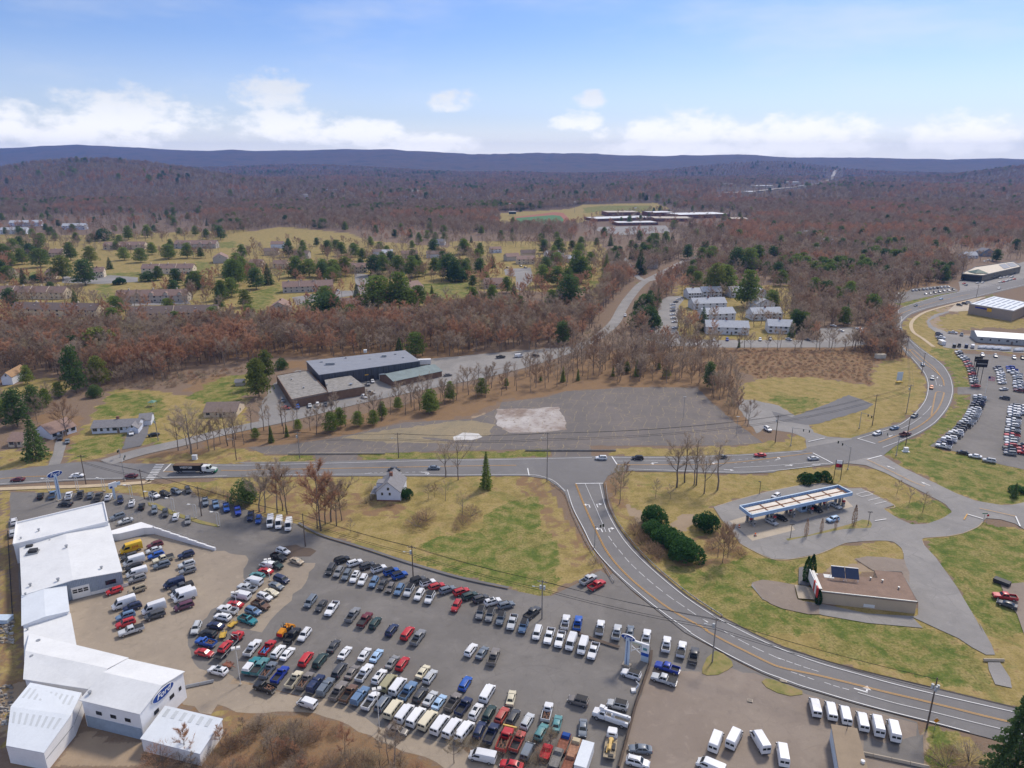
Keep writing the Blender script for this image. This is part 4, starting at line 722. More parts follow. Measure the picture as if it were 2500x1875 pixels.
SPECS = {
 'sed': (lambda: car(4.8, 1.84, .93, .96, 1.0, 1.45, -1.72, -1.0, .42, 1.15, 2.8, .33), 'sedan', 'car', 'sedan'),
 'suv': (lambda: car(4.75, 1.9, 1.06, 1.1, 1.08, 1.7, -2.2, -1.95, .45, 1.1, 2.75, .36, rack=True, kt=.74), 'sport_utility_vehicle', 'suv', 'SUV'),
 'sus': (lambda: car(4.9, 1.95, 1.1, 1.14, 1.1, 1.76, -2.28, -2.02, .5, 1.15, 2.9, .38, rack='sunroof', kt=.74), 'sport_utility_vehicle', 'suv', 'sunroof SUV'),
 'hat': (lambda: car(4.35, 1.8, .98, 1.0, .98, 1.52, -2.02, -1.65, .4, 1.15, 2.65, .33, kt=.7), 'hatchback', 'car', 'hatchback'),
 'min': (lambda: car(5.1, 1.97, 1.05, 1.08, 1.06, 1.75, -2.42, -2.15, .95, 1.7, 3.0, .35, kt=.76), 'minivan', 'minivan', 'minivan'),
 'bro': (lambda: car(4.7, 1.94, 1.16, 1.18, 1.15, 1.86, -2.18, -2.1, .62, .92, 2.95, .41, kt=.84, roofm=BLACKROOF, boxy=True), 'boxy_off_roader', 'suv', 'black-roofed off-roader'),
 'pku': (lambda: pickup(5.9, 2.02, -.82, 1.28), 'pickup_truck', 'pickup', 'open-bed pickup'),
 'pkt': (lambda: pickup(5.9, 2.02, -.82, 1.28, 'tonneau'), 'pickup_truck', 'pickup', 'covered-bed pickup'),
 'pkr': (lambda: pickup(5.5, 1.98, .02, 1.25, None, True), 'pickup_truck', 'pickup', 'two-door pickup'),
 'pkl': (lambda: pickup(5.5, 1.98, .02, 1.25, None, True, WOODL), 'pickup_truck', 'pickup', 'scrap-laden pickup'),
 'pkb': (lambda: pickup(5.5, 1.98, .02, 1.25, None, True, TARP), 'pickup_truck', 'pickup', 'pickup with blue-tarped bed'),
 'pkc': (lambda: pickup(5.7, 1.98, -.3, 1.25, 'camper', True), 'pickup_truck', 'pickup', 'camper-shell pickup'),
 'van': (lambda: van(5.6, 2.02, 2.05, 1.12, 2.1, 1.3), 'cargo_van', 'van', 'cargo van'),
 'vah': (lambda: van(5.95, 2.06, 2.62, 1.2, 2.25, 1.35), 'high_roof_van', 'van', 'high-roof cargo van'),
 'vas': (lambda: van(4.75, 1.85, 1.85, 1.02, 1.75, .95), 'compact_van', 'van', 'compact van'),
 'vol': (lambda: van(5.7, 2.02, 2.1, 1.22, 1.85, 1.35, True, True), 'full_size_van', 'van', 'windowed full-size van'),
}
_VC = {}
def vehicle_meshes(t):
    if t not in _VC:
        mb, parts, wh = SPECS[t][0](); me = mb.mesh('body'); [me.materials.append(m) for m in BODYM]; 
        try: me.set_sharp_from_angle(angle=R(35)); me.polygons.foreach_set('use_smooth', [True]*len(me.polygons))
        except Exception: pass
        pl = []
        for (n, k, ms) in parts:
            pm = k.mesh(n); [pm.materials.append(m) for m in ms]; pl.append((n, pm, (0, 0, 0)))
        _VC[t] = (me, pl+wh)
    return _VC[t]
_VJ = {}
def vehicle_joined(t):
    """all parts in one mesh, for the far rows where parts are below a pixel"""
    if t not in _VJ:
        me, pl = vehicle_meshes(t); mb = MB(); ml = list(BODYM)
        for k, (m_, loc) in enumerate([(me, (0, 0, 0))]+[(p[1], p[2]) for p in pl]):
            idx = []
            for m in m_.materials:
                if m not in ml: ml.append(m)
                idx.append(ml.index(m))
            b = len(mb.v); mb.v += [(v.co.x+loc[0], v.co.y+loc[1], v.co.z+loc[2]) for v in m_.vertices]
            for p in m_.polygons: mb.f.append(tuple(i+b for i in p.vertices)); mb.m.append(idx[p.material_index])
        j = mb.mesh('vehicle'); [j.materials.append(m) for m in ml]; _VJ[t] = j
    return _VJ[t]
COL = dict(white=(.74, .75, .77), cream=(.66, .6, .44), silver=(.5, .52, .54), grey=(.23, .235, .245), slate=(.15, .18, .22), charcoal=(.06, .063, .07), black=(.014, .015, .018), navy=(.018, .03, .085), blue=(.02, .1, .42), royal=(.015, .05, .36),
    steel=(.13, .22, .36), sky=(.36, .52, .72), teal=(.02, .22, .25), seagreen=(.09, .25, .26), dkgreen=(.02, .05, .045), red=(.48, .025, .03), rust=(.42, .08, .06), maroon=(.13, .018, .025), plum=(.1, .03, .06), tan=(.36, .3, .2), gold=(.42, .34, .24), brown=(.16, .09, .055), taupe=(.2, .18, .165), olive=(.36, .33, .19), yellow=(.82, .5, .012), orange=(.72, .25, .08))
CNAME = dict(white='white', cream='cream', silver='silver', grey='grey', slate='slate-grey', charcoal='charcoal', black='black', navy='navy blue', blue='bright blue', royal='royal blue', steel='steel blue', sky='light blue', teal='teal', seagreen='faded sea-green', dkgreen='dark green', red='red', rust='faded red', maroon='maroon', plum='plum', tan='tan', gold='gold-beige', brown='brown', taupe='taupe', olive='olive-tan', yellow='yellow', orange='orange')
NVEH = [0]
def place(t, col, p, ang, label, group, parts=True, z=0.0, sc=1.0):
    _, nm, cat, _ph = SPECS[t]; rgb = COL[col]; k = random.uniform(.93, 1.07); rgb = tuple(min(.8, c*k) for c in rgb)
    NVEH[0] += 1
    if parts:
        me, pl = vehicle_meshes(t); e = empty(nm, (p.x, p.y, z), ang); e.scale = (sc,)*3
        b = bpy.data.objects.new('body', me); b.color = (*rgb, 1); link(b, e)
        for (n, pm, loc) in pl:
            o = bpy.data.objects.new(n, pm); o.location = loc; o.color = (*rgb, 1); link(o, e)
    else:
        e = bpy.data.objects.new(nm, vehicle_joined(t)); e.color = (*rgb, 1); link(e); e.location = (p.x, p.y, z); e.rotation_euler = (0, 0, ang); e.scale = (sc,)*3
    return tag(e, label, cat, group)
LZ = MK+0.012       # paved level under the wheels
def row(tile, facing, area, items, parts=True):
    """items: (u, v, type, colour[, (du, dv)]) - image middle of each vehicle; facing: image direction of its nose"""
    base = [f'{CNAME[i[3]]} {SPECS[i[2]][3]}' for i in items]
    for n_, it in enumerate(items):
        u, v, t, col = it[:4]; du, dv = it[4] if len(it) > 4 else facing
        h = .75 if t[0] != 'v' else 1.0
        p = G_(tile, u, v, h); q = G_(tile, u+du*.3, v+dv*.3, h); d = q-p; ang = math.atan2(d.y, d.x)+random.uniform(-.025, .025)
        lb = f'{base[n_]} {area}'
        if base.count(base[n_]) > 1:
            nb = sorted((i for i in range(len(items)) if base[i] != base[n_] and base.count(base[i]) == 1), key=lambda i: (items[i][0]-u)**2+(items[i][1]-v)**2)
            if nb and (items[nb[0]][0]-u)**2+(items[nb[0]][1]-v)**2 < 40000: l2 = f'{base[n_]} beside the {base[nb[0]]} {area}'; lb = l2 if len(l2.split()) < 17 else lb
        place(t, col, p, ang, lb, f'vehicles {area}', parts, LZ)
row('A', (15, -60), 'in the display row by the roadside light poles', [(365,225,'suv','black'),(475,215,'pkt','steel'),(620,225,'pku','white'),(722,212,'pku','charcoal'),(812,220,'suv','slate'),(888,232,'pkt','charcoal',(35,-60)),(978,235,'sus','white',(30,-60)),(1083,262,'suv','navy',(0,60)),(1187,292,'sus','white'),(1275,320,'suv','black',(20,-60)),(1390,352,'suv','slate',(0,60)),(1487,380,'suv','charcoal',(0,60)),(1583,412,'suv','white'),(1690,447,'suv','grey',(0,60))])
row('A', (-60, 0), 'parked across the nose of the display row', [(590,297,'sed','black')])
row('A', (60, 22), 'on the corner by the bare hedge', [(1390,222,'bro','white'),(1487,208,'suv','black'),(1587,185,'suv','slate'),(1692,172,'suv','charcoal',(20,60))])
row('A', (12, 60), 'in the row below the bare hedge', [(1848,278,'pku','slate'),(1942,305,'pku','steel'),(2037,330,'pku','blue'),(2140,360,'pku','royal')])
row('U', (-12, 60), 'in the row under the bare trees', [(152,395,'pkt','navy'),(200,415,'suv','blue'),(270,430,'vah','white'),(322,438,'vah','white'),(380,450,'vah','white')])
row('A', (0, -60), 'beside the west end of the showroom', [(125,455,'suv','white'),(112,560,'suv','silver')])
row('A', (-60, 18), 'by the showroom ramp', [(1058,412,'suv','slate'),(1130,450,'sed','silver')])
row('A', (-60, 18), 'in the service yard below the white ramp wall', [(1395,668,'suv','maroon'),(1385,712,'sed','silver'),(1405,762,'suv','blue'),(1470,795,'pkt','cream'),(1455,848,'suv','slate'),(1675,755,'suv','navy'),(1680,842,'suv','silver'),(1690,898,'suv','grey'),(1165,772,'suv','charcoal'),(1205,815,'vah','white'),(1205,872,'suv','black'),(1230,912,'van','white'),(1235,972,'suv','grey')])
row('A', (-60, 20), 'in the middle of the service yard', [(1030,1078,'hat','red'),(1235,1068,'suv','tan'),(1565,1008,'van','navy'),(1640,1045,'pkt','charcoal'),(1632,1098,'van','white'),(1665,1132,'vah','white'),(1655,1218,'min','plum')])
row('A', (-60, 20), 'in the service yard near the long white roof', [(1115,1195,'vah','white'),(1190,1228,'suv','navy'),(1130,1308,'suv','steel'),(1130,1372,'suv','red'),(1180,1438,'pkt','silver'),(1385,1238,'vah','white'),(1395,1300,'min','charcoal')])
row('C', (60, 22), 'in the outer junk row by the mulch bank', [(1290,205,'suv','white'),(1240,270,'pkr','black'),(1435,310,'sed','gold'),(1200,355,'pkr','dkgreen'),(1270,508,'min','navy'),(1215,578,'sed','slate'),(1160,648,'sed','cream'),(1090,698,'suv','white'),(1045,788,'pkr','brown'),(965,852,'suv','steel'),(905,950,'pkr','teal')])
row('C', (-60, -14), 'in the junk row facing the service yard', [(1115,345,'vas','white'),(1098,418,'sed','red'),(1010,470,'suv','seagreen'),(968,528,'van','white'),(900,602,'pku','silver'),(835,682,'van','white'),(770,778,'sed','red'),(690,838,'pku','white'),(635,918,'suv','white'),(560,1008,'sed','navy'),(475,1102,'suv','black'),(455,1192,'pkl','blue'),(440,1302,'sed','red',(60,15))])
row('C', (-25, 55), 'standing alone at the end of the junk row', [(350,1035,'suv','silver')])
row('C', (-60, -15), 'by the lot corner light pole', [(585,1498,'sus','white')])
row('C', (50, -58), 'in the cluster beside the loader', [(960,1250,'pku','white'),(1120,1252,'pkb','red'),(1235,1290,'suv','white'),(1335,1312,'sed','white'),(1390,1118,'pku','black'),(1520,1108,'suv','white',(-45,60))])
row('C', (50, -60), 'backed up to the grass verge of the track', [(1040,1452,'pkt','seagreen'),(1130,1492,'pkl','slate'),(1255,1542,'pkr','royal')])
row('C', (-45, 60), 'in the group of three in the middle of the lot', [(1585,748,'min','slate'),(1700,792,'sed','charcoal'),(1815,828,'pku','white')])
row('C', (45, -60), 'in the scattered middle row', [(1535,1372,'min','red'),(1690,1388,'min','dkgreen'),(1835,1228,'sed','charcoal'),(1955,1302,'sed','white')])
row('D', (60, -20), 'in the row along the lane by the meadow', [(595,297,'suv','black'),(735,332,'suv','white'),(870,362,'suv','charcoal'),(995,397,'bro','white'),(1130,427,'bro','blue'),(1220,467,'bro','blue'),(1420,522,'bro','charcoal'),(1525,552,'bro','white'),(1620,587,'suv','red'),(1735,622,'suv','slate'),(1885,642,'suv','red'),(1975,687,'suv','dkgreen'),(2095,717,'suv','charcoal')])
row('E', (60, -18), 'at the far end of the row along the lane', [(380,627,'sus','white'),(500,657,'suv','slate'),(735,727,'pku','charcoal',(50,-40))])
row('D', (-35, 60), 'in the front row facing the open lot', [(475,402,'min','charcoal'),(560,432,'suv','grey'),(645,462,'suv','slate'),(735,487,'sus','white'),(820,517,'suv','white'),(940,542,'suv','steel'),(1035,562,'sed','charcoal'),(1120,597,'hat','taupe'),(1215,622,'suv','steel'),(1320,637,'bro','silver'),(1432,677,'suv','white'),(1545,712,'bro','white'),(1830,797,'suv','red')])
row('D', (45, -60), 'in the short row across the open lot', [(715,892,'pku','grey'),(845,947,'pkt','maroon'),(955,982,'suv','dkgreen'),(1135,1057,'suv','navy'),(1305,1092,'min','red'),(1420,1137,'pku','grey')])
row('D', (45, -60), 'in the thin row of the main lot', [(840,1317,'sed','white'),(970,1332,'sed','sky'),(1140,1402,'sed','grey'),(1250,1422,'suv','red'),(570,1492,'min','charcoal'),(705,1512,'sed','taupe'),(840,1522,'pku','white'),(1000,1562,'sus','white'),(1470,1507,'sed','cream'),(1550,1562,'suv','silver'),(1990,1272,'suv','white'),(2110,1302,'sed','slate')])
row('E', (20, -50), 'beside the pair of cars on the open asphalt', [(390,1122,'pku','taupe')])
row('E', (-20, 60), 'in the line of off-roaders by the lane', [(268,732,'bro','grey'),(355,752,'bro','grey'),(452,782,'bro','slate'),(555,812,'pku','silver'),(655,852,'bro','steel')])
row('E', (-20, 60), 'in the white row facing the open lot', [(780,907,'min','white'),(888,937,'pku','white'),(985,967,'pku','white'),(1085,987,'van','white'),(1190,1022,'van','white'),(1285,1072,'pku','white')])
row('E', (10, -60), 'in the row along the curved road', [(1035,812,'pku','white'),(1145,822,'pku','blue'),(1347,862,'pkt','white'),(1497,902,'pku','silver'),(1617,892,'sed','slate'),(1762,947,'pku','white'),(1943,1012,'pku','white'),(2080,1057,'pkt','white'),(2190,1112,'pku','charcoal')])
row('E', (-60, -18), 'between the blue oval sign and the lower lot', [(1950,1222,'pku','royal'),(1920,1327,'pkt','silver'),(1625,1282,'bro','white')])
row('E', (55, -30), 'by the lot entrance under the guard rail', [(1240,427,'pku','silver'),(1315,477,'pku','red')])
row('Y', (45, -60), 'in the back row against the wooded track', [(620,592,'pkr','cream'),(720,602,'pkl','taupe'),(815,627,'pkc','navy'),(905,657,'pkc','slate'),(1020,692,'pku','taupe'),(1110,717,'pkr','brown'),(1215,737,'pkc','steel'),(1310,782,'pkr','white'),(1420,802,'min','slate'),(1515,852,'vol','cream'),(1615,892,'vol','white'),(1720,922,'vol','white'),(1825,952,'vol','cream'),(1935,992,'vol','white'),(2045,1022,'vol','white'),(2155,1047,'vol','white')])
row('Y', (-60, -20), 'parked along the wooded track', [(355,662,'pkl','black'),(735,797,'vas','white')])
row('Y', (45, -60), 'in the second-last row of the main lot', [(1470,617,'vol','olive'),(1555,647,'vol','white'),(1645,692,'pku','steel'),(1755,727,'suv','charcoal'),(1845,757,'sed','silver'),(1925,792,'sed','sky'),(2050,792,'pkr','taupe'),(2145,832,'pkr','navy')])
row('G', (35, -60), 'at the southern end of the main lot', [(345,282,'suv','blue'),(565,372,'vol','white'),(795,422,'sed','cream',(15,-60)),(450,557,'sus','white'),(580,572,'suv','dkgreen'),(705,592,'suv','rust'),(815,612,'suv','charcoal'),(955,652,'suv','silver'),(1150,562,'pkl','white',(15,-60)),(1090,757,'suv','seagreen'),(1245,672,'sed','seagreen',(15,-60)),(1500,717,'sed','slate',(-5,60))])
row('G', (-60, -15), 'near the fence of the main lot', [(1455,452,'bro','taupe'),(1840,492,'bro','silver')])
row('G', (28, -60), 'among the scrap by the wooded track', [(485,737,'suv','navy'),(600,772,'pkr','navy'),(860,850,'pkr','rust'),(960,935,'vas','slate')])
row('G', (-60, -12), 'half hidden by brush on the wooded track', [(515,992,'van','white'),(800,1078,'sed','red')])
row('G', (-60, -5), 'beside the fence in the lower lot', [(2065,922,'sed','slate'),(2040,1052,'suv','white',(60,15))])
row('H', (10, -60), 'standing askew on the lower lot', [(1098,1372,'vah','white',(20,-60)),(1295,1342,'vah','white',(30,-60)),(1570,1372,'vah','white',(-35,-60)),(1815,1512,'vah','white',(-10,-60)),(1040,1640,'van','white',(-60,-25))])
row('I', (-14, -60), 'in the row of six beside the curved road', [(-45,1000,'van','white'),(125,1037,'van','white'),(280,1082,'van','white'),(465,1152,'van','white'),(625,1202,'vah','white'),(800,1257,'vah','white')])
# on the roads
row('L', (-60, 3), 'driving past the roadside display', [(160,1183,'sed','maroon')]); row('L', (60, -1), 'driving on the main road near the crosswalk', [(700,1145,'sed','white'),(1180,1150,'sed','maroon',(-60,0))])
row('M', (60, 0), 'driving past the white cottage', [(1705,1165,'sed','charcoal'),(2065,1150,'sed','slate')]); row('Q', (-60, 0), 'driving on the main road by the tall bare trees', [(250,68,'suv','white'),(578,68,'suv','black'),(1330,55,'sed','charcoal'),(1680,40,'sed','red'),(2160,70,'sed','silver',(60,-4))])
row('O', (60, -12), 'waiting at the north driveway', [(1035,740,'suv','white',(40,25))]); row('J', (-50, 28), 'driving round the bend', [(180,915,'suv','slate'),(420,405,'suv','silver',(-5,50)),(410,530,'hat','orange',(-5,50)),(55,1165,'pku','maroon',(60,-12)),(292,222,'hat','steel',(30,50))]); row('O', (-60, 14), 'waiting at the junction stop line', [(1775,770,'suv','white'),(1890,733,'sed','steel')])
row('S', (-30, 15), 'behind the filling station canopy', [(800,335,'hat','white')]); row('S', (60, 30), 'at the filling station pumps', [(740,690,'hat','silver'),(865,630,'sed','black'),(1340,515,'suv','black'),(1600,465,'sed','silver')]); row('S', (-60, 15), 'leaving the filling station', [(1565,655,'suv','sky')])
row('R', (-60, -8), 'on the parking bay by the hedge', [(2040,1318,'pku','red'),(2060,1385,'sed','charcoal',(-60,-20))])
row('L', (0, 60), 'on the driveway of the white ranch house', [(1182,765,'suv','white')]); row('L', (60, -10), 'on the verge by the white ranch house', [(1385,778,'sed','black')]); row('L', (-5, 60), 'on the drive of the brown-roofed house', [(540,805,'pku','charcoal'),(605,838,'sed','slate')])
row('M', (25, 60), 'outside the workshop by the lane', [(700,545,'suv','slate'),(730,610,'sed','rust',(60,5)),(835,600,'suv','blue',(5,60)),(945,590,'sed','silver',(5,60)),(1015,585,'suv','white',(5,60)),(1085,580,'sed','charcoal',(5,60)),(1140,565,'sed','dkgreen',(5,60)),(1435,512,'suv','white',(40,25)),(1500,470,'sed','grey',(50,15)),(1510,370,'sed','white'),(1470,395,'pkr','grey')])
row('N', (60, -5), 'in the yard behind the workshop', [(820,80,'pku','charcoal'),(985,68,'van','white'),(1135,70,'suv','black'),(345,240,'sed','taupe')])
# the dealership by the bend, seen small: one mesh each
_r = random.Random(3); mixc = ['white', 'white', 'silver', 'grey', 'white', 'charcoal', 'black', 'slate', 'red', 'white', 'silver', 'navy']
def farrow(tile, P, facing, area, types=('suv', 'pku'), cols=None):
    row(tile, facing, area, [(u, v, _r.choice(types), (cols[i] if cols else _r.choice(mixc))) for i, (u, v) in enumerate(P)], False)
farrow('J', [(770,52),(785,78),(810,106),(845,133),(875,160),(890,188),(905,216),(920,246),(935,276),(945,310),(955,350),(965,385),(975,420),(985,455)], (-60, 5), 'in the upper roadside row of the bend dealership', ('suv', 'sed'))
farrow('J', [(1005,510)], (-60, 0), 'alone at the entrance of the bend dealership', ('sed',), ['red'])
farrow('J', [(1060,660),(1060,692),(1052,724),(1040,756),(1022,788),(1008,820),(992,852),(975,884),(958,916),(940,948),(915,980),(880,1012),(848,1042),(815,1070),(790,1098),(762,1126),(738,1154),(705,1182),(675,1210),(645,1238),(615,1266),(585,1294)], (-60, -12), 'in the long roadside row of the bend dealership', ('pku', 'pku', 'suv'))
farrow('J', [(570,1328)], (-60, -12), 'at the grass end of the long roadside row', ('pku',), ['white'])
farrow('J', [(1295,265),(1318,295),(1335,328),(1345,360),(1345,392),(1352,428),(1365,466),(1385,552)], (-60, 4), 'in the inner row of the bend dealership', ('suv', 'sed'))
farrow('J', [(1475,258),(1500,290),(1510,320),(1560,352),(1570,388),(1575,422),(1580,456),(1590,492),(1600,532),(1605,576)], (-60, -8), 'in the second inner row of the bend dealership', ('suv', 'pku'), ['royal','royal','white','silver','white','grey','white','silver','white','maroon'])
farrow('J', [(1540-i*3.6, 775+i*34) for i in range(20)], (-60, -6), 'in the long inner pickup row of the bend dealership', ('pku', 'pku', 'suv'))
farrow('J', [(1655,1320),(1660,1365),(1665,1410),(1650,800),(1655,840),(1650,880)], (-60, -6), 'in the last row of the bend dealership', ('pku',))
farrow('J', [(1400,672),(835,1408),(1000,1458),(1190,1518)], (-60, -10), 'in the driving aisle of the bend dealership', ('sed', 'suv'), ['charcoal','black','white','silver'])
farrow('J', [(1100,92),(1275,106),(1525,128),(1640,132)], (30, 50), 'along the top fence of the bend dealership', ('suv',), ['white','silver','white','black'])
farrow('K', [(710+48*i, 714-5*i) for i in range(11)], (-40, -25), 'in the upper row of the hillside lot', ('sed', 'suv')); farrow('K', [(885+62*i, 760-10*i) for i in range(7)], (40, 22), 'in the lower row of the hillside lot', ('sed', 'suv')); farrow('K', [(355,776),(505,750)], (50, 15), 'alone on the hillside lot', ('suv', 'sed'), ['white', 'silver'])
farrow('K', [(750,915),(1095,828),(530,1240),(535,1395),(1875,686)], (-50, 15), 'driving along the far bend', ('sed', 'suv'), ['slate','sky','silver','white','white'])
farrow('K', [(1340,910),(1412,892),(1465,876)], (55, 8), 'beside the tan garage', ('suv',), ['charcoal','black','silver']); farrow('K', [(1065,1300),(1072,1325),(1085,1350),(1090,1375),(1250,1285)], (50, 5), 'on the gravel by the long pale shed', ('suv', 'pku'), ['navy','charcoal','white','slate','silver'])
farrow('K', [(1370,1310),(1272,1458),(1338,1458),(1435,1462)], (10, -50), 'in front of the long pale shed', ('pkr', 'pkr', 'van'), ['silver','charcoal','charcoal','navy']); farrow('K', [(1520,1468)], (10, -50), 'in front of the long pale shed', ('van',), ['white'])
farrow('K', [(1370,575),(1400,620),(1430,640),(1585,610),(1650,605),(1895,545),(1945,535),(1990,525),(2050,530),(1890,600),(1930,597),(1980,585),(2030,570),(2080,560),(2100,480)], (-50, 10), 'on the forecourt of the glass showroom', ('suv', 'sed'))
farrow('K', [(1680,320),(1730,305),(1780,310),(1840,300)], (-50, 10), 'behind the glass showroom', ('suv',))
farrow('X', [(1372,790),(1372,815),(1365,850),(1365,870),(1360,890),(1350,912)], (-60, 3), 'in the west row of the apartment parking', ('sed', 'suv')); farrow('X', [(1540,693),(1520,710),(1500,727),(1500,748),(1500,770),(1500,795),(1505,820),(1512,845),(1515,885)], (-60, 3), 'in the east row of the apartment parking', ('sed', 'suv'))
farrow('X', [(1780,968),(1868,965),(2090,965),(2158,960)], (10, 60), 'along the south lane of the grey apartments', ('suv',), ['white','royal','white','silver']); farrow('O', [(1177,133),(1305,135),(1480,42),(1570,22),(1530,76),(1650,62)], (50, 10), 'at the east end of the grey apartments', ('sed',), ['silver','charcoal','white','white','white','white'])
farrow('X', [(1180,803)], (-5, 20), 'driving down the lane to the school', ('suv',), ['white'])
farrow('W', [(740,735),(870,712),(760,842),(1190,655),(1300,562),(1010,695)], (50, 6), 'outside the brown-roofed townhouses', ('sed', 'suv'), ['rust','red','white','maroon','black','silver']); farrow('V', [(970,862),(1690,545),(1660,775)], (40, 20), 'between the tan townhouse rows', ('suv',), ['white','charcoal','maroon']); farrow('X', [(385,478),(475,468),(505,478),(520,548),(660,480)], (50, 10), 'at the cul-de-sac of the townhouses', ('sed',))
# ================================================================== BUILDINGS
WSID = mat('white_siding', (0.79, 0.79, 0.80), 0.6, 0.05, 0.25); WROOF = mat('white_roof', (0.70, 0.71, 0.71), 0.55, 0.06, 0.18); WROOF2 = mat('pale_metal_roof', (0.66, 0.70, 0.74), 0.45, 0.05, 0.2)
GSID = mat('grey_metal_siding', (0.29, 0.34, 0.40), 0.5, 0.08, 0.4); DARKG = mat('dark_glass', (0.015, 0.02, 0.028), 0.12, 0.2, 1.0, spec=0.6); WTRIM = mat('white_trim', (0.72, 0.72, 0.71), 0.6, 0.05)
LOWW = mat('bluish_block', (0.30, 0.37, 0.46), 0.7, 0.12, 0.4); FRP = mat('skylight_panel', (0.52, 0.55, 0.57), 0.5, 0.06, 0.5); METALG = mat('galvanised', (0.36, 0.37, 0.38), 0.45, 0.1, 1.5, 0.4); IRON = MATS['iron_dark']
def corr(name, col, scale, ax):
    m = mat(name, col, 0.5, 0.06, 0.4); nt = m.node_tree; N = nt.nodes; L = nt.links; b = N['Principled BSDF']
    w = N.new('ShaderNodeTexWave'); w.wave_type = 'BANDS'; w.bands_direction = ax; w.inputs['Scale'].default_value = scale; L.new(world_pos(N, L), w.inputs['Vector'])
    bn = N.new('ShaderNodeBump'); bn.inputs['Strength'].default_value = 0.9; bn.inputs['Distance'].default_value = 0.12; L.new(w.outputs['Fac'], bn.inputs['Height']); L.new(bn.outputs[0], b.inputs['Normal']); return m
CORR = corr('corrugated_siding', (0.30, 0.35, 0.42), 0.9, 'X')
def flat_z(P, z): return [Vector((p[0], p[1], z)) for p in P]
def slab(P, t=0.25, over=0.25):
    """roof slab over polygon P (points with z), pushed out from its centre by `over`"""
    c = sum((Vector(p) for p in P), Vector())/len(P); Q = []
    for p in P:
        d = Vector(p)-c; d.z = 0; Q.append(Vector(p)+d.normalized()*over)
    return MB().hexa([q-Vector((0, 0, t)) for q in Q], Q)
def ccw(P):
    a = sum(P[i][0]*P[(i+1) % len(P)][1]-P[(i+1) % len(P)][0]*P[i][1] for i in range(len(P)))
    return P if a > 0 else P[::-1]
def block(root, P, wm, rm, parapet=0.0, rt=0.2, over=0.2, z0=0.0):
    """P: roof corners with heights -> wall part, roof part"""
    P = ccw([Vector(p) for p in P]); mb = MB(); n = len(P)
    mb.hexa([Vector((p.x, p.y, z0)) for p in P], [p-Vector((0, 0, rt)) for p in P]); mb.build('wall', wm, root)
    r = slab(P, rt, over).build('roof', rm, root); 
    if parapet:
        k = MB()
        for i in range(n):
            a, b = P[i], P[(i+1) % n]; k.beam(a+Vector((0, 0, parapet/2+.003)), b+Vector((0, 0, parapet/2+.003)), .3, parapet)
        k.build('parapet', wm, root)
    return r
def gable(root, E, rise, wm, rm, over=0.35, z0=0.0, rt=0.18):
    """E: eave corners a,b,c,d (heights included); ridge from mid(a,d) to mid(b,c)"""
    a, b, c, d = [Vector(p) for p in E]; r0 = (a+d)/2+Vector((0, 0, rise)); r1 = (b+c)/2+Vector((0, 0, rise)); up = Vector((0, 0, 1)); dn = up*rt
    k = MB(); V_ = [Vector((p.x, p.y, z0)) for p in (a, b, c, d)]+[p-dn for p in (a, b, c, d, r0, r1)]
    k.add(V_, [(0, 1, 5, 4), (2, 3, 7, 6), (1, 2, 6, 9, 5), (3, 0, 4, 8, 7)]); k.build('wall', wm, root)
    ax = (r1-r0).normalized(); k = MB()
    for e0, e1 in ((a, b), (d, c)):
        out = ((e0-r0)-ax*(e0-r0).dot(ax)).normalized()*over; q = [r0-ax*over, r1+ax*over, e1+out+ax*over, e0+out-ax*over]
        k.hexa([p-dn for p in q], q)
    ro = k.build('roof', rm, root); return r0, r1, ro
_wm = {}
def win_mesh(w, h, fr=WTRIM, gl=DARKG):
    key = (round(w, 2), round(h, 2), fr.name, gl.name)
    if key not in _wm:
        k = MB(); k.box(-w/2, w/2, -.05, .05, 0, h, 0); k.box(-w/2+.09, w/2-.09, -.075, -.05, .09, h/2-.03, 1); k.box(-w/2+.09, w/2-.09, -.075, -.05, h/2+.03, h-.09, 1)
        me = k.mesh('window'); me.materials.append(fr); me.materials.append(gl); _wm[key] = me
    return _wm[key]
def wall_item(name, mesh, root, a, b, t, z, off=0.03):
    """put a mesh on the wall running a->b (outside on its right) at fraction t, height z"""
    a, b = Vector((a[0], a[1], 0)), Vector((b[0], b[1], 0)); d = (b-a).normalized(); n = Vector((d.y, -d.x, 0)); p = a+(b-a)*t+n*off
    o = bpy.data.objects.new(name, mesh); link(o, root); o.location = (p.x, p.y, z); o.rotation_euler = (0, 0, math.atan2(d.y, d.x)); return o
def text_mesh(s, size, shear=0.0, depth=0.02, bold=0.0):
    cu = bpy.data.curves.new('lettering', 'FONT'); cu.body = s; cu.size = size; cu.shear = shear; cu.extrude = depth; cu.align_x = 'CENTER'; cu.align_y = 'CENTER'; cu.offset = bold
    o = bpy.data.objects.new('lettering', cu); me = bpy.data.meshes.new_from_object(o); bpy.data.objects.remove(o); bpy.data.curves.remove(cu); me.name = 'lettering'; return me
BLUE = mat('sign_blue', (0.012, 0.06, 0.27), 0.3, 0.05, 1, coord='obj'); WSIGN = mat('sign_white', (0.8, 0.8, 0.8), 0.4, 0.03, 1, coord='obj')
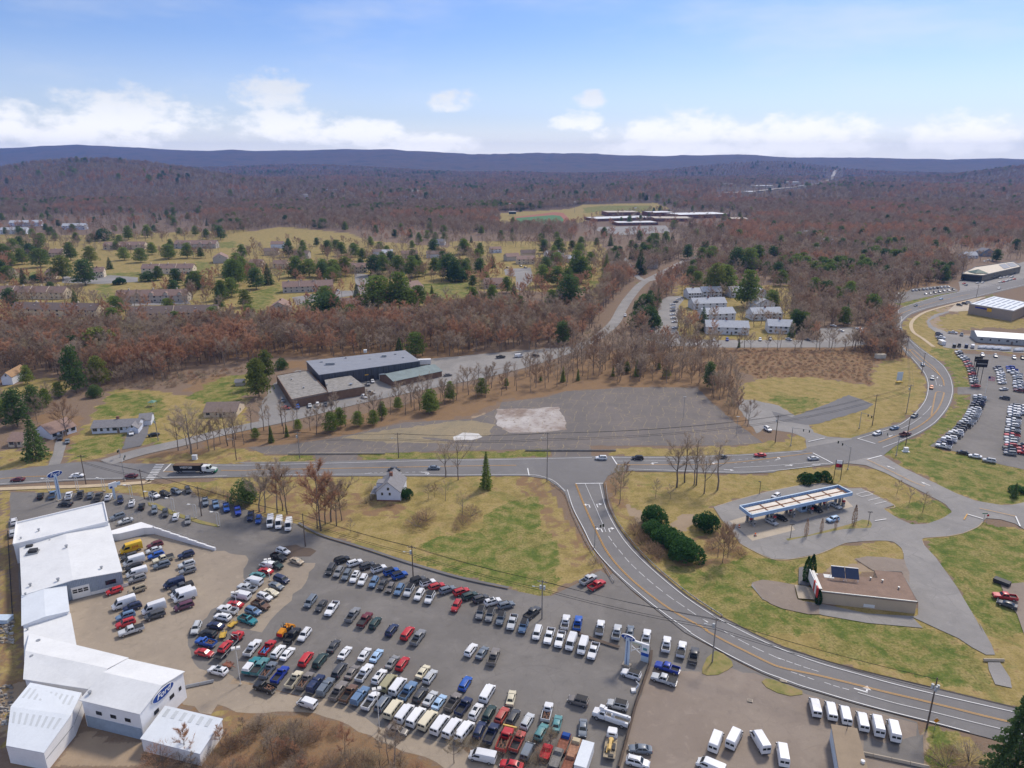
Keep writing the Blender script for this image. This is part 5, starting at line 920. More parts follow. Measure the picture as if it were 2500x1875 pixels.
def oval(root, w, h, loc, rz, tilt=0.0):
    """blue oval sign with white lettering, face towards local -Y"""
    n = 40; k = MB()
    def el(a, b, y): return [(a*math.cos(2*math.pi*i/n), y, b*math.sin(2*math.pi*i/n)) for i in range(n)]
    k.hexa(el(w/2, h/2, .12), el(w/2, h/2, -.12)[::1]); s = k.build('oval_panel', WSIGN, root, loc, rz)
    k = MB(); k.hexa(el(w/2*.95, h/2*.92, -.1), el(w/2*.95, h/2*.92, -.14)); k.build('oval_face', BLUE, s)
    tm = text_mesh('Ford', h*.78, 0.35, 0.012, 0.012); tm.materials.append(WSIGN); t = obj('lettering', tm, (), s, (0, -.155, h*.02)); t.rotation_euler = (math.pi/2, 0, 0); t.scale = (w/h*.42, 1, 1)
    return s
# ---- the dealership with its chain of white roofs
dl = tag(empty('dealership_building', G_('A', 600, 900)), 'long white car dealership with low white roofs and a blue oval on its gable', 'building')
OFFS = dl.location.copy()
def L_(P): return [Vector(p)-OFFS for p in P]
def q_(t, l, z): return [G_(t, u, v, zz)-OFFS for (u, v), zz in zip(l, z if isinstance(z, (list, tuple)) else [z]*len(l))]
s1 = q_('A', [(150,472),(935,287),(973,462),(122,668)], 6.2); block(dl, s1, WSID, WROOF, 0.5, 0.25, 0.1)
s2 = q_('A', [(182,655),(975,470),(1092,900),(205,1112)], 5.1); w2 = ccw(s2); gable(dl, [s2[0], s2[3], s2[2], s2[1]], 0.9, CORR, WROOF, 0.25)
s3 = q_('A', [(203,1118),(588,1030),(612,1258),(205,1382)], 4.9); gable(dl, [s3[0], s3[3], s3[2], s3[1]], 0.5, WSID, WROOF2, 0.3)
s4 = q_('A', [(218,1398),(632,1284)], 4.0)+q_('B', [(685,284),(222,425)], 4.0); block(dl, s4, WSID, WROOF, 0, 0.25, 0.2)
s5 = q_('B', [(262,176),(1142,392),(792,662),(224,576)], 4.5); gable(dl, [s5[0], s5[1], s5[2], s5[3]], 1.2, WSID, WROOF, 0.25)
s6 = q_('B', [(1150,405),(1645,515),(1255,885),(733,762)], 7.0); gable(dl, [s6[0], s6[1], s6[2], s6[3]], 1.6, WSID, WROOF, 0.3)
n1, n2, em, t2, t1, wm_ = q_('B', [(272,614),(735,705),(640,905),(395,1247),(55,1182),(95,832)], [4.6, 4.6, 5.3, 4.3, 4.3, 5.3])
k = MB(); up_ = [n1, wm_, t1, t2, em, n2]; k.hexa([Vector((p.x, p.y, 0)) for p in up_], [p-Vector((0, 0, .2)) for p in up_]); k.build('wall', WSID, dl)
k = MB()
for Q in ([n1, wm_, em, n2], [wm_, t1, t2, em]): k.hexa([p-Vector((0, 0, .17)) for p in Q], [p+Vector((0, 0, .03)) for p in Q])
k.build('roof', WROOF2, dl)
s8 = q_('B', [(1490,825),(1995,940),(1795,1250),(1272,1116)], [4.0, 4.0, 3.2, 3.2]); block(dl, s8, WSID, WROOF2, 0, 0.2, 0.25)
def roof_strips(Q, rows, nper, w=0.42):
    """translucent panels lying on the roof quad Q (a,b,c,d)"""
    a, b, c, d = Q
    def at(u, v): return (a*(1-u)+b*u)*(1-v)+(d*(1-u)+c*u)*v+Vector((0, 0, .045))
    for v0, v1 in rows:
        for i in range(nper):
            u0 = .06+.9*i/nper; u1 = u0+.9/nper*w; m_ = MB().hexa([at(u0, v0)-Vector((0, 0, .02)), at(u1, v0)-Vector((0, 0, .02)), at(u1, v1)-Vector((0, 0, .02)), at(u0, v1)-Vector((0, 0, .02))], [at(u0, v0), at(u1, v0), at(u1, v1), at(u0, v1)]); m_.build('skylight_panel', FRP, dl)
roof_strips([n1, n2, em, wm_], [(.2, .62)], 9); roof_strips([wm_, em, t2, t1], [(.12, .42)], 8); roof_strips(s8, [(.06, .3)], 6)
def vent(root, p, s=0.5, h=0.6, m=METALG):
    MB().cyl(0, 0, 0, h*.7, s*.3, 8).cyl(0, 0, h*.7, h, s*.5, 8).build('roof_vent', m, root, p)
for (t, u, v, z, s) in (('A', 350, 540, 6.2, .8), ('A', 190, 610, 6.2, .6), ('A', 450, 630, 5.3, .5), ('A', 600, 690, 5.9, .9), ('A', 915, 880, 5.4, .8), ('A', 275, 1035, 5.3, .8), ('A', 230, 1115, 5.2, .6), ('A', 525, 990, 5.7, .9), ('B', 250, 140, 4.0, .6), ('B', 350, 262, 4.0, 1.0), ('B', 290, 395, 4.8, .8), ('B', 812, 720, 7.2, .8)): vent(dl, G_(t, u, v, z)-OFFS, s, s)
p = G_('A', 295, 735, 5.4)-OFFS; k = MB(); k.box(-1.6, 1.6, -1.1, 1.1, -.2, .35, 0); k.box(-.9, 1.3, -.8, .8, .35, 1.1, 1); k.build('rooftop_unit', [METALG, IRON], dl, p, .3)
p = G_('A', 265, 680, 5.3)-OFFS; MB().box(-.9, .9, -.5, .5, -.2, .5).build('rooftop_unit', IRON, dl, p, .3)
# south wall of the repair bays: roller door, side door, window
a_, b_ = s2[3], s2[2]
gd = MB(); gd.box(-2.2, 2.2, -.06, .06, 0, 3.6, 0); gdm = gd.mesh('garage_door'); gdm.materials.append(WTRIM)
gdo = wall_item('garage_door', gdm, dl, a_, b_, .555, 0.02, .04)
for i in range(3):
    for j in range(2): MB().box(-1.9+i*1.3, -.8+i*1.3, -.085, -.06, 1.75+j*.62, 2.22+j*.62).build('window', DARKG, gdo)
wall_item('window', win_mesh(2.6, 1.3, IRON), dl, a_, b_, .87, 1.9, .05)
k = MB().box(-.55, .55, -.05, .05, 0, 2.2).mesh('door'); k.materials.append(GSID); wall_item('door', k, dl, a_, b_, .70, 0.02, .05)
k = MB().box(-4.6, 4.6, -.08, .0, 0, .95).mesh('base_panel'); k.materials.append(WTRIM); wall_item('base_panel', k, dl, a_, b_, .85, 0.02, .03)
# tall wing: paired windows, lower block band, gable sign
sa, sb = s6[3], s6[2]
k = MB().box(-(sb-sa).length/2+.3, (sb-sa).length/2-.3, -.06, .06, 0, 2.9).mesh('lower_panel'); k.materials.append(LOWW); wall_item('lower_panel', k, dl, sa, sb, .5, 0.02, .05)
for t in (.27, .52, .77):
    for dt in (-.022, .022): wall_item('window', win_mesh(.75, .85, IRON), dl, sa, sb, t+dt, 3.9, .04)
ga, gb = s6[2], s6[1]
for t in (.30, .345, .66, .705, .88): wall_item('window', win_mesh(.7, .9, IRON), dl, ga, gb, t, 3.3, .04)
d_ = (gb-ga); mid = (ga+gb)/2; nn = Vector((d_.y, -d_.x, 0)).normalized(); oval(dl, 6.4, 2.3, (mid.x+nn.x*.2, mid.y+nn.y*.2, 6.75), math.atan2(d_.y, d_.x))
for (c0, c1) in ((t2, em), (em, n2)): k = MB().box(-(Vector(c1)-Vector(c0)).length/2+.2, (Vector(c1)-Vector(c0)).length/2-.2, -.02, .02, 2.55, 2.7).mesh('wall_trim'); k.materials.append(METALG); wall_item('wall_trim', k, dl, c0, c1, .5, 0, .03)
# ramp terrace and its long white retaining wall, stepping down
rw = tag(empty('ramp_wall', G_('A', 1385, 560)), 'white concrete ramp wall stepping down beside the service yard', 'wall'); O2 = rw.location.copy()
def g2(t, u, v, z): return G_(t, u, v, z)-O2
P = [g2('A', 985, 540, 2.4), g2('A', 1270, 458, 2.4), g2('A', 1392, 498, 2.4), g2('A', 1383, 508, 2.4), g2('A', 1290, 512, 2.4), g2('A', 1075, 562, 2.4), g2('A', 1000, 570, 2.4)]
k = MB(); Pc = ccw(P); k.hexa([Vector((p.x, p.y, 0)) for p in Pc], Pc); k.build('terrace', WSID, rw)
pa, pb = G_('A', 1388, 562)-O2, G_('A', 1940, 715)-O2; n_ = 7
for i in range(n_):
    h = 2.4-(2.4-1.0)*i/(n_-1); k = MB(); k.beam(pa+(pb-pa)*(i/n_)+Vector((0, 0, h/2)), pa+(pb-pa)*((i+1)/n_)+Vector((0, 0, h/2)), .55, h); k.build('wall_section', WSID, rw)
k = MB()
for i in range(22):
    f = i/21; h = 2.4-(2.4-1.0)*f; p = pa+(pb-pa)*f; p2 = pa+(pb-pa)*min(1, f+1/21); k.beam(p+Vector((0, 0, h)), p+Vector((0, 0, h+.9)), .05); k.beam(p+Vector((0, 0, h+.88)), p2+Vector((0, 0, h+.82)), .05)
k.build('railing', METALG, rw)
k = MB(); pr = [G_('A', 1000, 520)-O2, G_('A', 1275, 440)-O2]
for i in range(9): p = pr[0]+(pr[1]-pr[0])*i/8; k.beam(p, p+Vector((0, 0, 3.3)), .06)
for z in (2.7, 3.0, 3.3): k.beam(pr[0]+Vector((0, 0, z)), pr[1]+Vector((0, 0, z)), .05)
k.build('railing', METALG, rw)
# ---- houses
def shingle(name, col): return mat(name, col, 0.9, 0.13, 1.1, bump=0.3)
BROWNR = shingle('brown_shingle', (0.29, 0.2, 0.165)); DBROWN = shingle('dark_brown_shingle', (0.215, 0.165, 0.14)); GREYR = shingle('grey_shingle', (0.23, 0.225, 0.235)); PALER = shingle('pale_grey_shingle', (0.47, 0.49, 0.52)); TANW = mat('tan_clapboard', (0.60, 0.50, 0.37), 0.8, 0.06); CREAMW = mat('cream_clapboard', (0.70, 0.60, 0.45), 0.8, 0.06); GREYW = mat('grey_clapboard', (0.48, 0.44, 0.39), 0.8, 0.06); LGREYW = mat('pale_grey_clapboard', (0.64, 0.66, 0.70), 0.8, 0.06); WHITEW = mat('white_clapboard', (0.66, 0.70, 0.80), 0.7, 0.05); BRICK = mat('brick_red', (0.24, 0.12, 0.085), 0.9, 0.15, 0.8)
def house(name, label, t, fl, fr, D, eave, ridge, wm, rm, cat='house', group=None, gable_front=False, chim=0, nwin=0, storeys=2, dormers=0, skylights=0, units=0, far=False):
    A_, B_ = G_(t, *fl), G_(t, *fr); d = (B_-A_).normalized(); n = Vector((-d.y, d.x, 0)); 
    if n.y < 0: n = -n
    root = empty(name, A_); tag(root, label, cat, group); Lh = (B_-A_).length
    EXCL.append([(p.x, p.y) for p in (A_-d*3-n*7, B_+d*3-n*7, B_+d*3+n*(D+3), A_-d*3+n*(D+3))])
    a = Vector((0, 0, eave)); b = d*Lh+a; c = b+n*D; e = a+n*D
    if gable_front: r0, r1, ro = gable(root, [b, c, e, a], ridge-eave, wm, rm, .4)
    else: r0, r1, ro = gable(root, [a, b, c, e], ridge-eave, wm, rm, .4)
    for i in range(chim):
        p = r0+(r1-r0)*((i+.5)/chim)+n*random.uniform(-.5, 1.2); MB().box(-.55, .55, -.5, .5, -1.6, 1.1).build('chimney', wm if chim > 1 else BRICK, root, p, math.atan2(d.y, d.x))
    sth = eave/storeys
    for s in range(storeys):
        for i in range(nwin):
            tt = (i+.5)/nwin; wall_item('window', win_mesh(1.3 if i % 3 else 2.0, 1.45), root, a, b, tt, sth*s+sth*.38, .06)
    if nwin:
        k = MB().box(-.5, .5, -.05, .05, 0, 2.1).mesh('door'); k.materials.append(DBROWN); wall_item('door', k, root, a, b, .5+.5/nwin if nwin % 2 else .5, 0.05, .06)
        for s in range(storeys): 
            if gable_front is False: wall_item('window', win_mesh(1.2, 1.4), root, b, c, .45, sth*s+sth*.4, .06)
    if gable_front: wall_item('window', win_mesh(1.0, 1.2), root, a, b, .5, eave+.25, .06)
    for i in range(dormers):
        tt = (i+.5)/dormers; w = 1.6; p = a+(b-a)*tt; dz = (ridge-eave); 
        q = [p-d*w-n*.1, p+d*w-n*.1, p+d*w+n*(D*.33), p-d*w+n*(D*.33)]; z1 = eave+dz*.42
        k = MB(); lo = [Vector((v.x, v.y, eave-.2)) for v in q]; hi = [Vector((v.x, v.y, z1)) for v in q]; rg = [(hi[0]+hi[1])/2+Vector((0, 0, 1.1)), (hi[2]+hi[3])/2+Vector((0, 0, 1.1))]
        k.add(lo+hi+rg, [(0, 1, 5, 8, 4), (1, 2, 6, 5), (3, 0, 4, 7)], 0); k.add([hi[0]-d*.25-n*.25, rg[0]-n*.25+Vector((0,0,.08)), rg[1]+Vector((0,0,.08)), hi[3]-d*.25, hi[1]+d*.25-n*.25, hi[2]+d*.25], [(0, 1, 2, 3), (1, 4, 5, 2)], 1)
        k.build('dormer', [wm, rm], root)
    for i in range(skylights):
        p = r0+(r1-r0)*((i+.5)/skylights); sl = (a+b)/2; q = p-n*D*.2; zz = ridge-(ridge-eave)*.4+.12
        MB().box(-.5, .5, -.4, .4, 0, .1).build('skylight', WTRIM, root, Vector((q.x, q.y, zz)), math.atan2(d.y, d.x))
    for i in range(units):
        tt = (i+1)/(units+1); p = a+(b-a)*tt; k = MB(); k.beam(Vector((p.x, p.y, eave+.2)), Vector((p.x, p.y, ridge+.2))+n*D/2, .3, .5); k.build('party_wall', wm, root)
    return root
TG = 'tan and brown-roofed townhouse rows'
for (nm, t, fl, fr, D, ev, rg, wm_h, rm_h, kw, lb) in (
    (0, 'V', (-40,770), (580,778), 12, 6.2, 10.6, CREAMW, BROWNR, dict(nwin=14, units=3, chim=4), 'cream townhouse row with four units, west of the green strip'),
    (0, 'V', (110,925), (872,938), 12, 5.6, 10, CREAMW, DBROWN, dict(nwin=12, chim=2, skylights=6), 'long townhouse row half sunk behind red-budded trees'),
    (0, 'V', (1045,812), (1690,800), 12, 6, 10.4, GREYW, BROWNR, dict(nwin=12, dormers=5, chim=3), 'grey townhouse row with peaked dormers above the wood edge'),
    (0, 'V', (1160,968), (1955,948), 12, 5.2, 9.8, TANW, DBROWN, dict(nwin=14, units=1, skylights=6), 'dark-roofed tan townhouse row on the wood edge'),
    (0, 'V', (1275,552), (1738,548), 12, 6.4, 10.5, CREAMW, BROWNR, dict(nwin=9, chim=3, skylights=4, units=2), 'cream townhouse row above the round shrubs'),
    (0, 'V', (815,585), (938,580), 11, 6.4, 10.5, CREAMW, BROWNR, dict(nwin=3, chim=1, skylights=2), 'short cream townhouse end between two pines'),
    (0, 'V', (412,602), (475,602), 11, 6.4, 10.5, CREAMW, BROWNR, dict(nwin=2, chim=1), 'narrow cream townhouse end beside a round pine'),
    (0, 'V', (62,600), (205,578), 30, 7, 11, TANW, BROWNR, dict(gable_front=True), 'tan townhouse showing its blank gable end'),
    (0, 'V', (-60,478), (60,476), 14, 6.5, 10.5, TANW, BROWNR, dict(nwin=4), 'tan townhouse row west of the pines'),
    (0, 'V', (440,398), (560,400), 14, 5.5, 10, TANW, BROWNR, dict(nwin=4, chim=2), 'brown roof of a townhouse between pines'),
    (0, 'V', (930,332), (1300,330), 14, 6, 10.5, TANW, BROWNR, dict(nwin=8, dormers=4), 'back townhouse row with four peaked dormers'),
    (0, 'V', (1570,322), (1945,320), 14, 6.5, 11, GREYW, BROWNR, dict(nwin=8, dormers=4), 'grey back townhouse row by the upper lawn'),
    (0, 'V', (1920,455), (2050,450), 22, 6.5, 11, GREYW, BROWNR, dict(gable_front=True), 'grey townhouse turned gable to the lawn'),
    (0, 'W', (520,722), (972,702), 12, 5.6, 10, GREYW, BROWNR, dict(nwin=9, units=2, chim=4), 'grey-brown townhouse row with white chimneys facing its parking'),
    (0, 'W', (402,910), (570,906), 18, 5.4, 9.5, GREYW, BROWNR, dict(gable_front=True, chim=1), 'grey townhouse end standing gable-on at the wood edge'),
    (0, 'W', (980,872), (1285,868), 12, 4.8, 8.8, GREYW, BROWNR, dict(nwin=7, skylights=3), 'low townhouse row between round pines'),
    (0, 'W', (1130,542), (1275,540), 12, 6.5, 10.5, TANW, BROWNR, dict(nwin=4, dormers=2), 'townhouse with twin peaks behind the bare maple'),
    (0, 'W', (1560,715), (1665,735), 16, 6, 10.5, CREAMW, BROWNR, dict(gable_front=True, chim=1), 'cream townhouse end beside the bright lawn'),
    (0, 'W', (430,500), (545,500), 12, 5, 9, CREAMW, BROWNR, dict(nwin=3, chim=1), 'cream cottage-sized townhouse behind the pine belt'),
    (0, 'W', (215,485), (330,485), 12, 4, 8, TANW, BROWNR, dict(nwin=3), 'low brown-roofed house in the pine belt'),
    (0, 'X', (225,622), (362,622), 14, 5, 9.5, GREYW, BROWNR, dict(nwin=4), 'brown-roofed house at the cul-de-sac lawn')):
    house('townhouse_row', lb, t, fl, fr, D, ev, rg, wm_h, rm_h, 'townhouse', TG, **kw)
house('house', 'white-walled house behind bare trees at the cul-de-sac', 'X', (450,458), (568,456), 14, 6, 9.5, CREAMW, BROWNR, nwin=4); house('house', 'small pale house with an orange roof edge in the pines', 'X', (270,382), (345,380), 12, 5, 8, WHITEW, BROWNR, nwin=3)
for i, (fl, fr, lb) in enumerate((((0,192),(240,190),'pale apartment block with a stepped white roof at the wood'), ((85,122),(368,118),'white-gabled apartment block on the left rise'), ((560,152),(766,150),'pale blue-white apartment block before the red trees'))):
    house('apartment_block', lb, 'V', fl, fr, 14, 7, 11, WHITEW, PALER, 'apartments', 'far pale apartment blocks', nwin=7, units=2)
for (fl, fr, gf, lb) in (((1605,692),(1692,690),False,'grey apartment house under the tall light pine'), ((1702,682),(1832,680),False,'grey apartment house half behind the light pine'), ((1640,766),(1862,760),False,'grey apartment house by the parked cars'), ((1712,842),(1922,832),False,'middle grey apartment house with broad roof'), ((1722,928),(2012,936),False,'long grey apartment house on the south lane'), ((1895,682),(2002,678),False,'grey apartment house behind the single pine'), ((2052,692),(2152,686),True,'gable-fronted grey apartment house'), ((2060,768),(2188,762),True,'grey apartment house by the dark spruce'), ((2040,838),(2240,832),False,'grey apartment house with a bay of windows'), ((2142,922),(2310,928),False,'eastern grey apartment house on the south lane')):
    house('apartment_house', lb, 'X', fl, fr, 13, 5.4, 9, LGREYW, PALER, 'apartments', 'grey apartment houses round the shared parking', gable_front=gf, nwin=0 if gf else 5, chim=1)
house('ranch_house', 'white ranch house with grey roof and garage above its lawn', 'L', (830,772), (1245,752), 9, 2.9, 4.9, WHITEW, GREYR, nwin=7, storeys=1, chim=1)
h_ = house('garage', 'white garage wing joined to the ranch house', 'L', (1258,702), (1362,692), 9, 2.7, 4.6, WHITEW, GREYR, 'garage', nwin=0)
house('garage', 'white front garage of the ranch house with an open bay', 'L', (1148,775), (1248,768), 6, 2.7, 4.3, WHITEW, GREYR, 'garage', gable_front=True)
house('house', 'brown-roofed bungalow behind the big bare tree', 'L', (470,826), (692,752), 12, 3, 6, WHITEW, BROWNR, nwin=4, storeys=1); house('house', 'small brown-roofed house left of the tall spruce', 'L', (78,892), (212,890), 9, 2.8, 5.2, TANW, BROWNR, nwin=2, storeys=1)
house('house', 'white house with a tan roof at the field edge', 'L', (22,332), (118,328), 16, 4.5, 7, WHITEW, mat('tan_shingle', (.36, .23, .13), .9), gable_front=True); house('house', 'low grey-roofed house behind the roadside trees', 'L', (1838,625), (2132,618), 13, 2.8, 5.6, TANW, DBROWN, nwin=4, storeys=1)
house('house', 'dark red-brown house in the evergreens on the left', 'L', (-20,640), (70,600), 12, 4, 6.5, mat('red_brown_siding', (.16, .07, .05), .8), DBROWN, nwin=2, storeys=1)
# the white cottage in the meadow
ct = house('cottage', 'small white cottage with steep grey roof alone in the meadow', 'U', (910,303), (1052,306), 11.5, 4.0, 7.6, WHITEW, GREYR, gable_front=True, chim=1)
A_, B_ = G_('U', 910, 303), G_('U', 1052, 306); z0 = Vector((0, 0, 0)); b_ = B_-A_
for t in (.24, .56): wall_item('window', win_mesh(.9, 1.2), ct, z0, b_, t, 2.3, .06)
n = Vector((-b_.y, b_.x, 0)).normalized()
k = MB(); q = [n*3.0+Vector((-.6, 0, 0)), n*6.5+Vector((-.6, 0, 0)), n*6.5+b_*.3, n*3.0+b_*.3]; k.hexa([Vector((p.x, p.y, 3.7)) for p in ccw(q)], [Vector((p.x, p.y, 5.4)) for p in ccw(q)]); k.build('dormer', WHITEW, ct)
k = MB(); k.hexa([Vector((p.x, p.y, 5.42)) for p in ccw(q)], [Vector((p.x, p.y, 5.62)) for p in ccw(q)]); k.build('dormer_roof', GREYR, ct)
k = MB(); q = [n*.4+Vector((-2.4, 0, 0)), n*7+Vector((-2.4, 0, 0)), n*7, n*.4]; k.hexa([Vector((p.x, p.y, 2.4)) for p in ccw(q)], [Vector((p.x, p.y, 2.6)) for p in ccw(q)]); k.build('porch_roof', GREYR, ct)
k = MB(); [k.beam(Vector((-2.2, 0, 0))+n*s, Vector((-2.2, 0, 2.4))+n*s, .14) for s in (.7, 3.6, 6.7)]; k.build('porch_post', WTRIM, ct)
k = MB().box(0, (b_).length, -.03, .03, 0, .5).mesh('foundation'); k.materials.append(BRICK); wall_item('foundation', k, ct, z0, b_, 0, .02, .05)
# ---- workshop group by the lane
def boxb(name, label, t, P, z, wm, rm, cat='building', parapet=0.0, over=.2):
    pt = [G_(t, u, v, z) for u, v in P]; root = empty(name, (pt[0].x, pt[0].y, 0)); tag(root, label, cat); c_ = sum(pt, Vector())/len(pt); EXCL.append([((p-c_)*1.12+c_).to_tuple()[:2] for p in pt]); O_ = root.location.copy(); Q = [p-O_ for p in pt]; block(root, Q, wm, rm, parapet, .3, over); return root, Q
SLATER = mat('slate_grey_membrane', (0.25, 0.265, 0.30), 0.7, 0.07, 0.25); DKSID = corr('dark_panel_siding', (0.075, 0.08, 0.095), 0.25, 'X'); GRAVR = mat('gravel_roof', (0.27, 0.255, 0.235), 0.95, 0.25, 0.6); BRNR = mat('brown_membrane', (0.24, 0.165, 0.125), 0.9, 0.14, 0.3); TEALR = mat('weathered_teal_roof', (0.20, 0.25, 0.25), 0.7, 0.15, 0.3); BRICKW = mat('brown_brick_wall', (0.20, 0.125, 0.085), 0.9, 0.15, 0.7)
wk, Q = boxb('workshop_building', 'long dark-clad workshop with a flat slate-grey roof', 'M', [(1030,312),(1935,187),(1800,92),(915,188)], 7.5, DKSID, SLATER)
for i in range(17): 
    p = Q[0]+(Q[1]-Q[0])*((i+.5)/17); k = MB().box(-.07, .07, -.06, .06, 0, 7.1).mesh('wall_rib'); k.materials.append(IRON); wall_item('wall_rib', k, wk, Q[0], Q[1], (i+.5)/17, .02, .05)
for (u, v, a, b, h) in ((1130,222,5.0,1.6,1.2),(1445,112,1.8,1.6,1.6),(1615,150,2.6,2,1.2),(1270,165,.8,.8,.7),(1485,172,1.4,.5,.3),(1715,130,1.2,.6,.5),(1785,160,1,1,.6),(1050,200,1.5,.8,.5)):
    MB().box(-a/2, a/2, -b/2, b/2, 0, h*.9).box(-a/2-.1, a/2+.1, -b/2-.1, b/2+.1, h*.9, h).build('rooftop_unit', METALG if h < 1.5 else WTRIM, wk, G_('M', u, v, 7.5)-wk.location, .15)
kd = MB().box(-1.6, 1.6, -.06, .06, 0, 3.2).mesh('loading_door'); kd.materials.append(WTRIM); wall_item('loading_door', kd, wk, Q[0], Q[1], .60, .02, .08); kd = MB().box(-1.2, 1.2, -.06, .06, 0, 3).mesh('loading_door'); kd.materials.append(IRON); wall_item('loading_door', kd, wk, Q[0], Q[1], .5, .02, .08)
ks = MB().box(-1.1, 1.1, -.05, .05, 3.4, 4.0).mesh('wall_sign'); ks.materials.append(mat('amber_sign', (.65, .38, .05), .5)); wall_item('wall_sign', ks, wk, Q[0], Q[1], .45, .02, .09)
w1, Q = boxb('workshop_annex', 'low gravel-roofed annex in front of the workshop', 'M', [(782,538),(1112,472),(930,278),(868,282),(645,322)], 4.5, BRICKW, GRAVR, parapet=.3); 
for (u, v) in ((890,435),(780,360),(860,290)): vent(w1, G_('M', u, v, 4.5)-w1.location, 1.0, .8)
w2_, Q = boxb('workshop_annex', 'low hip-roofed brick annex beside the gravel roof', 'M', [(1112,470),(1440,415),(1310,318),(1080,360)], 4.8, BRICKW, GRAVR); vent(w2_, G_('M', 1315, 405, 4.8)-w2_.location, 2, .9); vent(w2_, G_('M', 1100, 410, 4.8)-w2_.location, 1, .9)
house('shed', 'long shed with a weathered teal roof beside the workshop', 'M', (1700,425), (2135,330), 15, 3.5, 5.6, BRICKW, TEALR, 'shed')
tag(MB().box(-4, 4, -1.3, 1.3, .6, 3.4, 0).box(-3.6, -2.4, -1.2, 1.2, 0.02, .6, 1).box(2.4, 3.6, -1.2, 1.2, 0.02, .6, 1).build('trailer', [STEELW, RUBBER], loc=G_('M', 1975, 225)+Vector((0, 0, LZ)), rz=.12), 'white box trailer behind the slate-roofed workshop', 'trailer')
# ---- closed restaurant by the curved road
TANB = mat('tan_block_wall', (0.50, 0.40, 0.29), 0.85, 0.05, 0.3)
rs, Q = boxb('restaurant', 'closed tan restaurant with flat brown roof and striped red front', 'Z', [(448,515),(2068,692),(1800,192),(1342,152),(1390,285),(1080,262),(300,192)], 3.6, TANB, BRNR, over=.12)
k = MB(); k.beam(Q[0]+Vector((0, 0, .12)), Q[1]+Vector((0, 0, .12)), .25, .3); k.build('parapet', METALG, rs)
p0, p1 = G_('Z', 405, 560, 3.4)-rs.location, G_('Z', 262, 232, 3.4)-rs.location
for i in range(7): k = MB(); k.beam(p0+(p1-p0)*(i/7)+Vector((-.3, 0, .4)), p0+(p1-p0)*((i+.97)/7)+Vector((-.3, 0, .4)), .3, 3.0); k.build('facade_panel', mat('facade_red', (.5, .03, .03), .5) if i in (0, 2) else WTRIM, rs)
k = MB(); k.beam(p0+Vector((.6, .5, 1.2)), p1+Vector((.6, 0, 1.2)), .8, .5); k.build('facade_cap', METALG, rs)
pb = G_('Z', 835, 300, 3.6)-rs.location; a3 = math.atan2((Q[1]-Q[0]).y, (Q[1]-Q[0]).x)
fr = empty('solar_rack', (0, 0, 0)); C.objects.unlink(fr); bpy.data.objects.remove(fr)
for i in range(2):
    x = -3.6+i*3.65
    k = MB(); k.hexa([(x, -1.2, .9), (x+3.5, -1.2, .9), (x+3.5, 1.1, 3.0), (x, 1.1, 3.0)], [(x, -1.3, 1.0), (x+3.5, -1.3, 1.0), (x+3.5, 1.0, 3.1), (x, 1.0, 3.1)]); k.build('solar_panel', mat('panel_blue', (.02, .035, .085), .3, .1, 1), rs, pb, a3)
    k = MB(); [k.beam((x+s, -1.2, 0), (x+s, 1.05, 2.95), .1) for s in (.2, 3.3)]; [k.beam((x+s, 1.05, 0), (x+s, 1.05, 2.95), .1) for s in (.2, 3.3)]; k.beam((x, 1.1, 3.12), (x+3.5, 1.1, 3.12), .3, .12); k.build('rack_frame', WTRIM, rs, pb, a3)
for (u, v) in ((1280,310),(1480,350),(1755,470),(370,250)): vent(rs, G_('Z', u, v, 3.6)-rs.location, .6, .7)
MB().box(-1.3, 1.3, -.9, .9, 0, .06).build('roof_pad', WROOF, rs, G_('Z', 575, 255, 3.6)-rs.location, a3)
kw_ = MB().box(-1.4, 1.4, -.05, .03, .3, 1.2).mesh('wall_patch'); kw_.materials.append(WTRIM); wall_item('wall_patch', kw_, rs, Q[0], Q[1], .52, .1, .04)
sheet('patio', PG(('Z', [(0,420),(170,440),(300,480),(370,560),(330,670),(60,650)])), CONC); sheet('patio', PG(('Z', [(70,130),(200,100),(260,230),(300,420),(200,440),(60,410)])), LOTD)
# ---- filling station canopy
CBLUE = mat('canopy_blue', (0.26, 0.40, 0.62), 0.35, 0.08, 0.5); RUST = mat('rust_beam', (0.26, 0.12, 0.06), 0.8, 0.25, 1.0); PANW = mat('canopy_panel', (0.68, 0.62, 0.54), 0.7, 0.16, 0.5)
zt = 5.6; rim = [G_('S', u, v, zt) for u, v in ((310,470),(1640,190),(1832,290),(470,592))]; cn = tag(empty('filling_station_canopy', (rim[3].x, rim[3].y, 0)), 'long pale-blue filling station canopy with a recessed rusty-beamed roof', 'canopy'); O3 = cn.location.copy()
rim = [r-O3 for r in rim]; 
A3, B3, C3, D3 = rim
def atc(u, v, z): 
    p = (A3*(1-u)+B3*u)*(1-v)+(D3*(1-u)+C3*u)*v; return Vector((p.x, p.y, z))
for (u0, v0, u1, v1) in ((0, 0, 1, 0), (1, 0, 1, 1), (1, 1, 0, 1), (0, 1, 0, 0)):
    k = MB(); a, b = atc(u0, v0, zt-.55), atc(u1, v1, zt-.55); k.beam(a, b, .3, 1.1); k.build('fascia', CBLUE, cn)
    k = MB(); k.beam(a+Vector((0, 0, .62)), b+Vector((0, 0, .62)), .4, .14); k.beam(a+Vector((0, 0, -.1)), b+Vector((0, 0, -.1)), .36, .1); k.build('fascia_trim', mat('canopy_trim', (.5, .62, .74), .4), cn)
